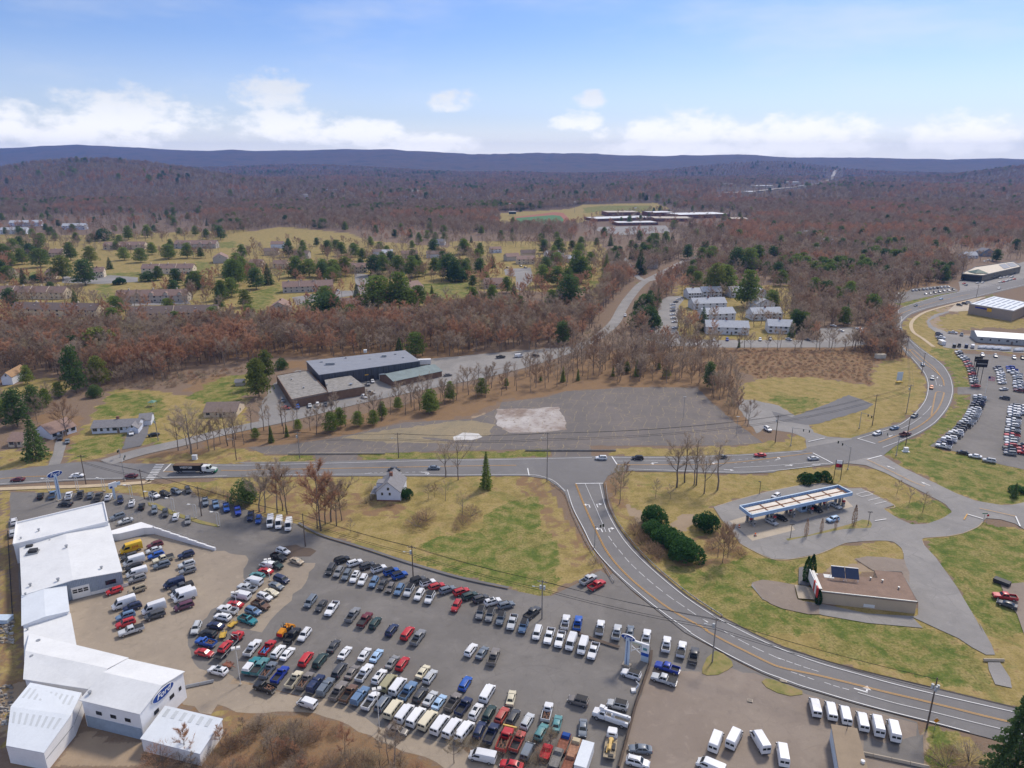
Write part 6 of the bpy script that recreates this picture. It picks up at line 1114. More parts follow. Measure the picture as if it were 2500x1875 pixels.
k = MB(); k.hexa([atc(0.004, .02, zt-1.0), atc(.996, .02, zt-1.0), atc(.996, .98, zt-1.0), atc(.004, .98, zt-1.0)][::-1], [atc(0.004, .02, zt-.85), atc(.996, .02, zt-.85), atc(.996, .98, zt-.85), atc(.004, .98, zt-.85)][::-1]); k.build('canopy_deck', METALG, cn)
for i in range(6):
    for (v0, v1) in ((.14, .5), (.56, .93)):
        u0, u1 = .03+.158*i, .03+.158*i+.148; k = MB(); k.hexa([atc(u0, v0, zt-.84), atc(u1, v0, zt-.84), atc(u1, v1, zt-.84), atc(u0, v1, zt-.84)][::-1], [atc(u0, v0, zt-.62), atc(u1, v0, zt-.62), atc(u1, v1, zt-.62), atc(u0, v1, zt-.62)][::-1]); k.build('roof_panel', PANW, cn)
k = MB(); k.beam(atc(.02, .53, zt-.6), atc(.98, .53, zt-.6), .3, .35); k.build('roof_beam', RUST, cn)
for i in range(6): k = MB(); u = .025+.158*(i+.96); k.beam(atc(u, .12, zt-.58), atc(u, .95, zt-.58), .3, .3); k.build('roof_beam', RUST, cn)
k = MB(); [k.beam(atc(u, .025, zt-.85), atc(u, .025, zt-.02), .12, .12) for u in [i/34 for i in range(1, 34)]]; k.build('fascia_rib', mat('rib_blue', (.2, .3, .5), .4), cn)
REDP = mat('pump_red', (.42, .03, .035), .4, .1, 1); PUMPW = mat('pump_grey', (.3, .3, .3), .5, .2, 1)
for i, f in enumerate((.055, .25, .44, .62, .785, .95)):
    for v in (.35, .72): k = MB(); p = atc(f, v, 0); k.beam(Vector((p.x, p.y, 0.02)), Vector((p.x, p.y, zt-1.0)), .3); k.build('column', METALG, cn)
    p = atc(f, .2, LZ); q = atc(f, .9, LZ); k = MB(); k.beam(p+Vector((0, 0, .09)), q+Vector((0, 0, .09)), 1.0, .18); k.build('pump_island', CONC, cn)
    for v in (.27, .55, .83):
        c_ = atc(f, v, LZ+.18); k = MB(); k.box(-.4, .4, -.3, .3, 0, 1.5, 0); k.box(-.42, .42, -.32, .32, 1.5, 2.1, 1); k.box(-.3, .3, -.33, .33, .8, 1.3, 2)
        tag(k.build('fuel_pump', [PUMPW, REDP if (i+int(v*10)) % 2 else PUMPW, DARKG], loc=c_+O3, rz=.35), f'{("red" if (i+int(v*10)) % 2 else "grey")}-topped fuel pump on island {["one","two","three","four","five","six"][i]} under the blue canopy', 'fuel pump', 'fuel pumps under the canopy')
pk_ = G_('S', 1165, 530); kb = tag(empty('pay_kiosk', (pk_.x, pk_.y, LZ), .35), 'pale blue pay kiosk under the middle of the canopy', 'kiosk'); MB().box(-2.2, 2.2, -1.4, 1.4, 0, 2.6).build('wall', mat('kiosk_blue', (.4, .52, .66), .5), kb); MB().box(-2.35, 2.35, -1.55, 1.55, 2.6, 2.78).build('roof', WTRIM, kb)
for x in (-1.1, 1.1): MB().box(x-.8, x+.8, -1.44, -1.4, .9, 2.1).build('window', DARKG, kb)
# ---- flat brown-roofed office in the lower lot
ko, Q = boxb('site_office', 'narrow flat brown-roofed office in the lower lot', 'I', [(135,1195),(408,1240),(560,1810),(242,1810)], 3.6, mat('pale_blue_wall', (.55, .62, .68), .7), mat('brown_felt', (.30, .235, .165), .95, .08, .3), over=.3)
MB().cyl(0, 0, 0, 1.6, .06, 6).build('vent_pipe', IRON, ko, G_('I', 298, 1250, 3.6)-ko.location); MB().cyl(0, 0, .0, .5, .4, 10).build('roof_vent', WTRIM, ko, G_('I', 470, 1600, 3.6)-ko.location)
# ---- buildings beyond the bend
gt, Q = boxb('auto_garage', 'big tan garage with blue and yellow wall signs and white roof panels', 'T', [(300,572),(1492,768),(1980,560),(960,365)], 8.0, mat('tan_stucco', (.36, .30, .25), .85, .05), WROOF2, parapet=.3)
for i in range(7):
    for v0, v1 in ((.1, .48), (.55, .92)):
        u0 = .06+.13*i; u1 = u0+.045; a, b, c, d = Q; at_ = lambda u, v: (a*(1-u)+b*u)*(1-v)+(d*(1-u)+c*u)*v+Vector((0, 0, .06)); k = MB(); k.hexa([at_(u0, v0)-Vector((0,0,.05)), at_(u1, v0)-Vector((0,0,.05)), at_(u1, v1)-Vector((0,0,.05)), at_(u0, v1)-Vector((0,0,.05))], [at_(u0, v0), at_(u1, v0), at_(u1, v1), at_(u0, v1)]); k.build('skylight_panel', mat('skylight_blue', (.22, .25, .30), .4, .05), gt)
for (t, w, h, z, m_) in ((.24, 6.2, 1.1, 5.6, mat('sign_royal', (.03, .05, .3), .4)), (.37, 2.8, 1.2, 5.5, mat('sign_purple', (.05, .03, .18), .4)), (.475, 3.4, 2.6, 4.4, mat('sign_yellow', (.75, .42, .02), .4))):
    k = MB().box(-w/2, w/2, -.08, .06, 0, h).mesh('wall_sign'); k.materials.append(m_); wall_item('wall_sign', k, gt, Q[0], Q[1], t, z, .08)
k = MB().box(-1.7, 1.7, -.08, .06, 0, .6).mesh('wall_sign'); k.materials.append(IRON); wall_item('wall_sign', k, gt, Q[0], Q[1], .475, 7.05, .08)
house('long_shed', 'long pale shed with a low white metal roof behind the pickup rows', 'T', (492,1612), (2400,1745), 18, 4.2, 6.2, mat('pale_grey_metal', (.40, .42, .42), .6), WROOF2, 'shed', nwin=8, storeys=1)
gl, Q = boxb('glass_showroom', 'car showroom with dark green glass front and pale roof by the bend', 'K', [(1370,490),(1650,515),(2170,395),(2060,325),(1560,400)], 6.5, mat('green_black_glass', (.02, .035, .04), .15, .2, .5, spec=.6), mat('cream_roof', (.6, .53, .42), .7), parapet=.6)
k = MB(); pc = G_('K', 1590, 470, 7)-gl.location; k.hexa([pc+Vector((x, y, 0)) for x, y in ((-7, -7), (7, -7), (7, 7), (-7, 7))], [pc+Vector((x, y, 3.2)) for x, y in ((-.3, -.3), (.3, -.3), (.3, .3), (-.3, .3))]); k.build('turret_roof', mat('turret_green', (.06, .12, .10), .6), gl)
for (t0, t1, m_) in ((.58, .75, SLATER), (.78, .96, SLATER)):
    a, b, c, d = Q[1], Q[2], Q[3], Q[4]; at_ = lambda u, v: (a*(1-u)+b*u)*(1-v)+(d*(1-u)+c*u)*v+Vector((0, 0, .3)); k = MB(); k.hexa([at_(t0, .2)-Vector((0,0,.29)), at_(t1, .2)-Vector((0,0,.29)), at_(t1, .85)-Vector((0,0,.29)), at_(t0, .85)-Vector((0,0,.29))], [at_(t0, .2), at_(t1, .2), at_(t1, .85), at_(t0, .85)]); k.build('roof_panel', m_, gl)
house('house', 'blue-grey gabled house on the far right rise', 'K', (1645,255), (1795,252), 12, 6, 10, mat('blue_grey_siding', (.2, .25, .3), .8), GREYR, gable_front=True); house('house', 'pale grey house beside the blue gabled one', 'K', (1410,285), (1592,282), 12, 4, 8, LGREYW, PALER, nwin=4, storeys=1)
# ---- the school on its rise
WALLB = BRICK
for i, (fl, fr, D, h, lb) in enumerate((((1060,132),(1278,130),34,9,'brick school block with a flat roof by the playing field'), ((985,168),(1372,156),34,5,'long low school wing with a white roof edge'), ((1366,134),(1522,130),30,12,'tall school hall with a bright white roof'), ((1380,168),(1642,168),36,6,'front school wing with white roof'), ((1545,150),(1884,142),40,9,'long white-roofed school block'), ((1130,196),(1402,192),24,5,'low school wing by the car park'), ((1885,172),(2010,174),30,6,'east end of the school with pale roof'))):
    A_, B_ = G_('X', *fl), G_('X', *fr); d = (B_-A_).normalized(); n = Vector((-d.y, d.x, 0)); rt = tag(empty('school_block', A_), lb, 'school', 'school buildings'); EXCL.append([(p.x, p.y) for p in (A_-d*8-n*45, B_+d*8-n*45, B_+d*8+n*(D+5), A_-d*8+n*(D+5))]); D *= 1.7; h = min(h, 8); E = [Vector((0, 0, h)), B_-A_+Vector((0, 0, h)), B_-A_+n*D+Vector((0, 0, h)), n*D+Vector((0, 0, h))]; block(rt, E, WALLB, WROOF if i % 3 else mat('tan_gravel_roof', (.5, .45, .38), .9), .5, .3, .1)
    nw = int((B_-A_).length/9)
    for j in range(nw): wall_item('window', win_mesh(5, 1.8), rt, E[0], E[1], (j+.5)/nw, h*.45, .08)
pb_ = G_('X', 418, 130); rt = tag(empty('press_box', (pb_.x, pb_.y, 0)), 'dark press box with white roof above the sports field', 'stand'); MB().box(-8, 8, -3, 3, 4, 9).build('cabin', mat('dark_green_box', (.03, .06, .05), .6), rt); MB().box(-8.4, 8.4, -3.4, 3.4, 9, 9.6).build('roof', WTRIM, rt); k = MB(); [k.beam((x, y, 0), (x, y, 4), .4) for x in (-7, 0, 7) for y in (-2.5, 2.5)]; k.build('leg', METALG, rt)
for i, (u, v) in enumerate(((400,75),(484,40),(838,60),(1245,110))): tag(MB().cyl(0, 0, 0, 26, .35, 6, 0, .18).box(-2.5, 2.5, -.3, .3, 25, 26.6, 1).build('floodlight_mast', [METALG, WTRIM], loc=G_('X', u, v+50)), f'white floodlight mast {["by the press box","behind the running track","beside the upper playing field","by the brick school block"][i]}', 'floodlight')
# ================================================================== VEGETATION
def thin_sheet(nt, col, b, tr):
    """slivers stand for round twigs and needles: let part of the light through"""
    N, L = nt.nodes, nt.links; L.new(col, b.inputs['Base Color'])
    if tr: t = N.new('ShaderNodeBsdfTranslucent'); L.new(col, t.inputs[0]); x = N.new('ShaderNodeMixShader'); x.inputs[0].default_value = tr; L.new(b.outputs[0], x.inputs[1]); L.new(t.outputs[0], x.inputs[2]); L.new(x.outputs[0], N['Material Output'].inputs[0])
def bark_m(name, c0, c1, tr=0.42):
    m = bpy.data.materials.new(name); nt, N, L, b = nodes(m); oi = N.new('ShaderNodeObjectInfo')
    n = noise_n(N, L, 0.35, 3, 0.6, world_pos(N, L)); f = math_n(N, L, 'ADD', math_n(N, L, 'MULTIPLY', n, .5), math_n(N, L, 'MULTIPLY', oi.outputs['Random'], .5))
    thin_sheet(nt, ramp_n(N, L, f, [(0.25, c0), (0.75, c1)]), b, tr); b.inputs['Roughness'].default_value = 0.95; b.inputs['Specular IOR Level'].default_value = 0.05; return m
BARK = bark_m('bark', (0.13, 0.105, 0.085), (0.26, 0.215, 0.18), 0)
TW_GREY = bark_m('twigs_grey_brown', (0.30, 0.23, 0.17), (0.48, 0.385, 0.29)); TW_RED = bark_m('twigs_red_buds', (0.42, 0.235, 0.145), (0.58, 0.35, 0.22)); TW_TAN = bark_m('twigs_tan', (0.36, 0.29, 0.19), (0.5, 0.41, 0.27)); TW_BRN = bark_m('twigs_brown', (0.27, 0.18, 0.12), (0.42, 0.285, 0.19))
def leaf_m(name, c0, c1, c2):
    m = bpy.data.materials.new(name); nt, N, L, b = nodes(m); oi = N.new('ShaderNodeObjectInfo')
    n = noise_n(N, L, 0.9, 3, 0.65, N.new('ShaderNodeTexCoord').outputs['Object']); f = math_n(N, L, 'ADD', math_n(N, L, 'MULTIPLY', n, .7), math_n(N, L, 'MULTIPLY', oi.outputs['Random'], .3))
    thin_sheet(nt, ramp_n(N, L, f, [(0.3, c0), (0.5, c1), (0.72, c2)]), b, 0.35); b.inputs['Roughness'].default_value = 0.8; b.inputs['Specular IOR Level'].default_value = 0.15
    b.inputs['Subsurface Weight'].default_value = 0.0; return m
LF_PINE = leaf_m('pine_needles', (0.12, 0.17, 0.04), (0.2, 0.265, 0.06), (0.29, 0.345, 0.085)); LF_DARK = leaf_m('dark_needles', (0.075, 0.125, 0.042), (0.115, 0.18, 0.058), (0.165, 0.23, 0.075)); LF_YEL = leaf_m('yellow_green_needles', (0.13, 0.16, 0.04), (0.2, 0.23, 0.055), (0.28, 0.3, 0.08)); LF_YEW = leaf_m('yew_leaves', (0.035, 0.085, 0.028), (0.06, 0.14, 0.04), (0.1, 0.2, 0.055))
def rdir(r, up=0.0):
    a = r.uniform(0, 2*math.pi); z = max(-1, min(1, r.uniform(-1, 1)*(1-abs(up))+up)); s = math.sqrt(max(0, 1-z*z)); return Vector((s*math.cos(a), s*math.sin(a), z))
def bare(seed, h=15.0, spread=0.33, nl1=9, nl2=6, tw=1400, tww=0.055, fork=False, base=0.3):
    r = random.Random(seed); T = MB(); K = MB(); tips = []
    lean = Vector((r.uniform(-.06, .06), r.uniform(-.06, .06), 1)); R0 = h*0.0135
    tp = [Vector((0, 0, -.2))]; n = 5
    for i in range(1, n+1): tp.append(Vector((lean.x*h*i/n+r.uniform(-.012, .012)*h, lean.y*h*i/n+r.uniform(-.012, .012)*h, h*(.55 if fork else .82)*i/n)))
    T.tube(tp, [R0*(1-.72*i/n) for i in range(n+1)], 6)
    def along(f): k = f*n; i = min(n-1, int(k)); return tp[i].lerp(tp[i+1], k-i)
    for i in range(nl1):
        f = base+(1-base)*(i+r.uniform(0, .9))/nl1; p = along(min(.99, f)); a = i*2.4+r.uniform(-.5, .5); ln = h*spread*(1.25-.75*f)*r.uniform(.8, 1.25); up = .45+.75*f if not fork else .9
        d = Vector((math.cos(a), math.sin(a), up)).normalized(); q = p+d*ln*.5+Vector((0, 0, ln*.04)); e = q+(d+Vector((r.uniform(-.3, .3), r.uniform(-.3, .3), .35))).normalized()*ln*.55
        rr = R0*(1-.72*f)*.55; T.tube([p, q, e], [rr, rr*.65, rr*.3], 4)
        for j in range(nl2):
            g = .3+.7*(j+r.random())/nl2; s = p.lerp(q, g*2) if g < .5 else q.lerp(e, g*2-1); dd = (d+rdir(r, .25)*.95).normalized(); l2 = ln*.48*r.uniform(.6, 1.2); m = s+dd*l2*.5+Vector((0, 0, .05*l2)); t = m+(dd+Vector((0, 0, .35))+rdir(r)*.3).normalized()*l2*.5
            T.tube([s, m, t], [rr*.42, rr*.28, rr*.12], 3); tips.append((s, m, t, l2))
    per = max(1, tw//max(1, len(tips)))
    for (s, m, t, l2) in tips:
        for j in range(per):
            g = r.random(); o = s.lerp(m, g*2) if g < .5 else m.lerp(t, g*2-1); d = ((t-s).normalized()*.6+rdir(r, .3)).normalized(); l3 = h*.075*r.uniform(.5, 1.4); w = d.cross(rdir(r)).normalized()*tww*h/15*r.uniform(.7, 1.3)
            K.add([o-w*.5, o+w*.5, o+d*l3], [(0, 1, 2)])
    return T, K
def bush(seed, h=3.0, n=900, tww=.05, w=1.0):
    r = random.Random(seed); T = MB(); K = MB()
    for i in range(14):
        d = rdir(r, .55); d.z = abs(d.z)+.25; d.x *= w; d.y *= w; e = d*h*.75; T.tube([Vector((d.x*.15, d.y*.15, -.1)), e*.5, e], [.04*h/3, .03*h/3, .012*h/3], 3)
    for i in range(n):
        d = rdir(r, .4); d.z = abs(d.z); rad = h*(.35+.6*r.random()**.6); o = Vector((d.x*rad*.75*w, d.y*rad*.75*w, d.z*rad*.8+.08*h)); q = (d+rdir(r)*.8+Vector((0, 0, .4))).normalized(); l = h*.17*r.uniform(.5, 1.3); ww = q.cross(rdir(r)).normalized()*tww*h/3
        K.add([o-ww*.5, o+ww*.5, o+q*l], [(0, 1, 2)])
    return T, K
def leafquad(K, o, d, s, r):
    u = d.cross(rdir(r)).normalized()*s*.5; v = d*s*.55; K.add([o-u*.9-v*.3, o+u*.9-v*.3, o+u*.4+v, o-u*.4+v], [(0, 1, 2, 3)])
def pine(seed, h=14.0, w=0.36, layers=9, per=6, nq=32, s=.62, conic=.55, base=.12):
    """layered limbs, each carrying flat clumps of needles"""
    r = random.Random(seed); T = MB(); K = MB(); T.tube([(0, 0, -.2), (h*.01, 0, h*.5), (0, h*.012, h*.97)], [h*.016, h*.011, h*.003], 6)
    for i in range(layers):
        f = base+(1-base)*(i+.5)/layers; R_ = h*w*((1-f)**conic)*(1.0 if f > base+.1 else .85)
        for j in range(per+2 if f < .6 else per):
            a = j*2*math.pi/per+i*1.1+r.uniform(-.4, .4); L_ = R_*r.uniform(.6, 1.15); z = f*h+r.uniform(-.04, .04)*h; e = Vector((math.cos(a)*L_, math.sin(a)*L_, z+L_*.12)); T.tube([(0, 0, z-.3), e*.6+Vector((0, 0, .4*z-.1)), e], [.09*h/14, .06*h/14, .02], 3)
            for k in range(2 if L_ > h*.1 else 1):
                c = Vector((e.x, e.y, e.z))*(1-.36*k)+Vector((0, 0, (z)*.36*k)); cr = h*.085*r.uniform(.75, 1.25)
                for q in range(nq):
                    d = rdir(r, .25); o = c+Vector((d.x*cr*1.15, d.y*cr*1.15, d.z*cr*.62)); leafquad(K, o, (d+rdir(r)*.6+Vector((0, 0, .2))).normalized(), s*h/14*r.uniform(.6, 1.2), r)
    for q in range(nq*2): d = rdir(r, .3); leafquad(K, Vector((d.x*h*.05, d.y*h*.05, h*.93+d.z*h*.06)), d, s*h/14*.8, r)
    return T, K
def spruce(seed, h=14.0, w=0.24, n=3400, s=.5):
    r = random.Random(seed); T = MB(); K = MB(); T.tube([(0, 0, -.2), (0, 0, h*.98)], [h*.014, h*.002], 6)
    nl = int(h*1.6)
    for i in range(n):
        lay = r.randrange(nl); f = (lay+.5)/nl; f = f**1.15; Rm = h*w*(1-f)**.85+.15; a = r.uniform(0, 2*math.pi); lob = .72+.28*math.sin(a*(5+lay % 3)+lay*1.7); q = math.sqrt(r.random()); rad = Rm*lob*(.25+.75*q); z = h*(.06+.93*f)-rad*.28+r.uniform(-.12, .12)
        d = Vector((math.cos(a), math.sin(a), -.15)); leafquad(K, Vector((d.x*rad, d.y*rad, z)), (d+rdir(r)*.55).normalized(), s*h/14*r.uniform(.6, 1.3)*(1.1-.5*f), r)
    return T, K
def roundshrub(seed, h=5.0, w=.6, n=3600, s=.3, lumps=16):
    r = random.Random(seed); T = MB(); K = MB(); T.tube([(0, 0, -.2), (0, 0, h*.5)], [.12, .06], 5); cs = []
    for i in range(lumps): d = rdir(r, .25); d.z = abs(d.z); cs.append((Vector((d.x*h*w*.62, d.y*h*w*.62, .12*h+d.z*h*.58)), h*r.uniform(.2, .34)))
    cs.append((Vector((0, 0, h*.5)), h*.42))
    for i in range(n):
        c, cr = r.choice(cs); d = rdir(r, .2); o = c+d*cr*r.uniform(.8, 1.05)
        if o.z < .05: o.z = r.uniform(.05, .4)
        leafquad(K, o, (d+rdir(r)*.7).normalized(), s*r.uniform(.6, 1.3), r)
    return T, K
def column(seed, h=6.0, w=.13, n=1600, s=.26):
    r = random.Random(seed); T = MB(); K = MB(); T.tube([(0, 0, -.2), (0, 0, h*.9)], [.09, .02], 5)
    for i in range(n):
        f = r.random(); R_ = h*w*(math.sin(math.pi*min(1, f*.75+.22)))*r.uniform(.6, 1.05); a = r.uniform(0, 6.283); d = Vector((math.cos(a), math.sin(a), .9)).normalized(); leafquad(K, Vector((math.cos(a)*R_, math.sin(a)*R_, f*h*.97+.05)), (d+rdir(r)*.35).normalized(), s*r.uniform(.6, 1.2), r)
    return T, K
PROTO = {}
def proto(key, tk, bm_, km, wide=None):
    T, K = tk; t = T.mesh('trunk'); t.materials.append(bm_); k = K.mesh('crown'); k.materials.append(km)
    k2 = MB(); k2.v = T.v+K.v; k2.f = T.f+[tuple(i+len(T.v) for i in f) for f in K.f]; k2.m = [0]*len(T.f)+[1]*len(K.f); j = k2.mesh(key+'_whole'); j.materials.append(bm_); j.materials.append(km); PROTO[key] = (t, k, j)
for i in range(4): proto(f'g{i}', bare(20+i, 15, (.33, .30, .38, .26)[i], (9, 8, 8, 10)[i], 6, 1500, .06, fork=(i == 2)), BARK, TW_GREY)
for i in range(2): proto(f'r{i}', bare(40+i, 14, .32, 9, 6, 2200, .085), BARK, TW_RED)
proto('y0', bare(50, 13, .34, 9, 6, 1800, .065), BARK, TW_TAN); proto('b0', bare(53, 13, .36, 9, 6, 1900, .07), BARK, TW_BRN)
proto('tall', bare(61, 22, .26, 8, 6, 950, .045, fork=True), BARK, TW_GREY); proto('wide', bare(66, 15, .46, 9, 6, 700, .045, base=.25), BARK, TW_GREY); proto('thin', bare(63, 20, .18, 9, 5, 500, .045, base=.5), BARK, TW_GREY); proto('puff', bare(64, 14, .42, 11, 8, 3600, .07, base=.22), BARK, TW_BRN)
proto('bb', bush(70, 3, 900, .045), BARK, TW_BRN); proto('by', bush(71, 3, 750, .04), BARK, TW_TAN); proto('br', bush(72, 3, 750, .045), BARK, TW_RED); proto('bg', bush(73, 3, 800, .05), BARK, TW_GREY)
for i in range(3): proto(f'p{i}', pine(80+i, 14, (.36, .42, .33)[i], 9, 6, 30, .62, (.5, .42, .7)[i]), BARK, LF_PINE)
proto('pd', pine(84, 14, .36, 9, 6, 30, .62, .5), BARK, LF_DARK); proto('py', pine(85, 14, .36, 9, 6, 30, .62, .5), BARK, LF_YEL); proto('s0', spruce(90, 14, .26), BARK, LF_DARK); proto('s1', spruce(91, 14, .19, 3000), BARK, LF_PINE); proto('yew', roundshrub(92, 5, .75, 5200, .34), BARK, LF_YEW); proto('jun', roundshrub(93, 3, 1.1, 3600, .3), BARK, LF_YEW); proto('rnd', roundshrub(95, 9, .5, 3600, .55, 20), BARK, LF_DARK); proto('col', column(94), BARK, LF_YEW); proto('colb', column(96, 5, .1, 700, .16), BARK, TW_BRN)
big = spruce(99, 17, .34, 9000, .42); proto('bigs', big, BARK, LF_DARK)
PH = dict(g0=15, g1=15, g2=15, g3=15, r0=14, r1=14, y0=13, b0=13, tall=22, wide=15, thin=20, puff=14, bb=3, by=3, br=3, bg=3, p0=14, p1=14, p2=14, pd=14, py=14, s0=14, s1=14, yew=5, jun=3, rnd=9, col=6, colb=5, bigs=17)
NAMES = dict(g='bare_tree', r='red_budded_tree', y='bare_tree', b='bare_tree', t='bare_tree', w='bare_tree', p='pine_tree', s='spruce_tree')
DESC = dict(g0='bare grey-brown tree with even branching', g1='bare upright grey-brown tree', g2='bare forked grey-brown tree', g3='bare narrow many-limbed tree', r0='bare tree reddened by spring buds', r1='red-budded maple-like tree', y0='pale tan leafless tree', b0='brown leafless tree', tall='very tall forked bare tree', wide='dark wide-spreading bare tree', thin='slender tall bare tree', puff='dense round brown leafless tree', bb='brown leafless bush', by='straw-yellow leafless bush', br='reddish leafless bush', bg='grey leafless bush', p0='layered green pine', p1='broad green pine', p2='pointed green pine', pd='dark green pine', py='yellow-green pine', s0='dark conical spruce', s1='narrow green cedar', yew='big dark green yew', jun='low spreading juniper', rnd='round dark evergreen', col='column-shaped cypress', colb='thin columnar brown shrub', bigs='big dark spruce with drooping boughs')
KIND = dict(g0='bare_tree', g1='bare_tree', g2='bare_tree', g3='bare_tree', r0='red_budded_tree', r1='red_budded_tree', y0='bare_tree', b0='bare_tree', tall='bare_tree', wide='bare_tree', thin='bare_tree', puff='bare_tree', bb='bare_bush', by='bare_bush', br='bare_bush', bg='bare_bush', p0='pine_tree', p1='pine_tree', p2='pine_tree', pd='pine_tree', py='pine_tree', s0='spruce_tree', s1='cedar_tree', yew='yew_shrub', jun='juniper_shrub', rnd='evergreen_tree', col='cypress_tree', colb='columnar_shrub', bigs='spruce_tree')
CATV = dict(bare_tree='tree', red_budded_tree='tree', bare_bush='bush', pine_tree='tree', spruce_tree='tree', cedar_tree='tree', yew_shrub='shrub', juniper_shrub='shrub', evergreen_tree='tree', cypress_tree='tree', columnar_shrub='shrub')
def plant(key, p, h, where, rot=None, wide=1.0, lean=0.0):
    t, k, j = PROTO[key]; s = h/PH[key]; e = empty(KIND[key], (p.x, p.y, p.z), random.uniform(0, 6.28) if rot is None else rot); e.scale = (s*wide, s*wide, s); e.rotation_euler.x = lean
    size = ('small ' if h < PH[key]*.7 else 'large ' if h > PH[key]*1.25 else '')
    tag(e, f'{size}{DESC[key]} {where}', CATV[KIND[key]], dict(tree='trees', bush='bushes', shrub='shrubs')[CATV[KIND[key]]]+' '+where)
    link(bpy.data.objects.new('trunk', t), e); link(bpy.data.objects.new('crown', k), e); return e
# ---- evergreens, each placed by its foot
def ev(tile, where, items):
    kh, kw = (1.4, 1.3) if tile in 'VW' else (1.25, 1.2) if tile == 'X' else (1.0, 1.0)
    for it in items: plant(it[3], G_(tile, it[0], it[1]), it[2]*kh, where, wide=kw*(it[4] if len(it) > 4 else 1.0))
ev('V', 'among the tan townhouses', [(125,345,12,'p1'),(350,328,11,'p1'),(200,462,13,'p0'),(365,488,15,'p1'),(570,602,17,'py',1.1),(640,425,15,'p2'),(820,452,14,'py'),(770,645,17,'pd',1.1),(690,262,10,'p0'),(830,252,8,'p1'),(945,248,14,'rnd'),(1160,242,15,'p2'),(1330,222,14,'p0'),(1120,425,11,'p1'),(1270,445,12,'p1'),(1370,375,11,'p0'),(1520,415,13,'p1'),(1690,405,13,'p0'),(1810,405,9,'p2'),(1760,205,11,'p0'),(1620,195,8,'p1'),(1985,242,15,'pd'),(340,625,6,'yew'),(1340,615,8,'rnd'),(1430,605,10,'p2'),(1590,662,12,'pd'),(1810,672,9,'rnd',1.3),(1740,645,7,'rnd'),(990,505,10,'s0'),(2120,655,18,'p0'),(2185,565,14,'p2'),(2085,565,12,'p1'),(20,605,14,'pd'),(500,245,8,'p1'),(1080,642,5,'yew'),(100,480,11,'p0'),(1050,330,8,'p1')])
ev('V', 'in the red-budded wood', [(915,1328,14,'py',1.25),(700,1335,11,'pd')])
ev('W', 'in the pine belt round the townhouses', [(570,395,13,'pd'),(700,405,10,'p1'),(640,575,15,'p0'),(760,575,13,'p1'),(880,575,13,'p0'),(980,565,12,'p1'),(1085,565,14,'py'),(920,365,12,'pd'),(1000,335,10,'p1'),(1050,385,12,'p0'),(1170,395,11,'p1'),(1310,305,10,'p2'),(1390,345,9,'p1'),(1340,565,15,'pd'),(1420,545,14,'p0'),(1560,565,15,'p0'),(1680,585,16,'p2'),(1690,425,9,'pd'),(1880,375,14,'pd'),(2150,365,13,'p0'),(2010,595,18,'pd'),(1890,545,12,'p0'),(2090,615,11,'rnd'),(2175,525,10,'p2'),(280,685,14,'pd'),(390,645,15,'s0'),(130,605,13,'p0'),(60,545,11,'p1'),(60,755,12,'p0'),(185,845,10,'py'),(1860,725,6,'s1'),(1890,845,8,'p0')])
ev('W', 'at the wood edge below the townhouses', [(885,915,14,'rnd',1.2),(1380,885,20,'p1'),(1570,885,22,'p2'),(1670,875,12,'p0')])
ev('X', 'by the lane up to the school', [(90,392,16,'p0'),(200,402,13,'p2'),(30,572,18,'pd'),(100,542,14,'p0'),(200,532,14,'pd'),(630,382,14,'pd'),(730,402,18,'p0'),(720,482,14,'p1'),(850,572,24,'p2'),(885,582,20,'p0'),(620,602,16,'p0'),(720,602,15,'p1'),(790,622,15,'p0'),(800,765,22,'pd'),(1080,332,14,'s0'),(1050,542,20,'s1'),(1120,492,16,'s0'),(1280,522,22,'s0'),(1340,342,12,'p0'),(1450,332,16,'p2'),(1310,882,14,'rnd'),(1310,785,13,'rnd',.8),(920,722,8,'s1'),(960,712,7,'s1'),(380,652,12,'p0'),(150,612,9,'pd')])
ev('X', 'round the grey apartments', [(1600,422,14,'pd'),(1690,452,15,'p0'),(1760,442,15,'p1'),(1930,502,20,'pd'),(2010,502,20,'p1'),(2065,482,20,'p0'),(2170,452,16,'pd'),(1780,662,22,'py'),(1855,652,20,'p0'),(2000,745,24,'p2'),(1700,902,14,'s0'),(2190,740,12,'s0')])
ev('N', 'in the leaf-strewn belt above the vacant lot', [(1380,302,9,'s1'),(1515,292,7,'s1'),(1830,252,6.5,'s1'),(1955,212,6,'p2'),(2045,232,9,'s1'),(180,585,10,'p1'),(365,475,10,'p2'),(650,425,9,'p1'),(870,352,5,'p2'),(1180,302,3,'p2')])
ev('N', 'on the roadside by the cottage', [(690,1262,15,'s1',.9)])
ev('M', 'in the belt between lane and old lot', [(1140,825,9,'p1'),(1220,785,9,'p0'),(1380,775,7,'p1'),(1600,705,8,'p2'),(1520,765,7,'p1'),(1740,625,6,'p1'),(2030,645,11,'p1'),(600,922,8,'s1'),(460,892,5,'p1'),(740,872,6,'s1'),(840,812,5,'p1')])
ev('M', 'beside the workshop lawn', [(490,515,20,'py',.9),(560,355,16,'py',.9),(690,262,7,'rnd'),(455,430,15,'py',.8)])
ev('U', 'behind the blue pickups', [(110,312,9.5,'rnd',.9)]); ev('U', 'against the cottage wall', [(1085,285,4,'yew')])
ev('L', 'by the houses on the left', [(330,992,19,'s0',1.15),(160,705,17,'pd'),(320,575,13,'pd'),(420,525,9,'p0'),(530,445,8,'p1'),(860,435,7,'rnd'),(250,322,10,'p0'),(60,640,10,'p0')]); ev('L', 'at the edge of the left wood', [(690,405,24,'pd',.7),(900,335,16,'py')])
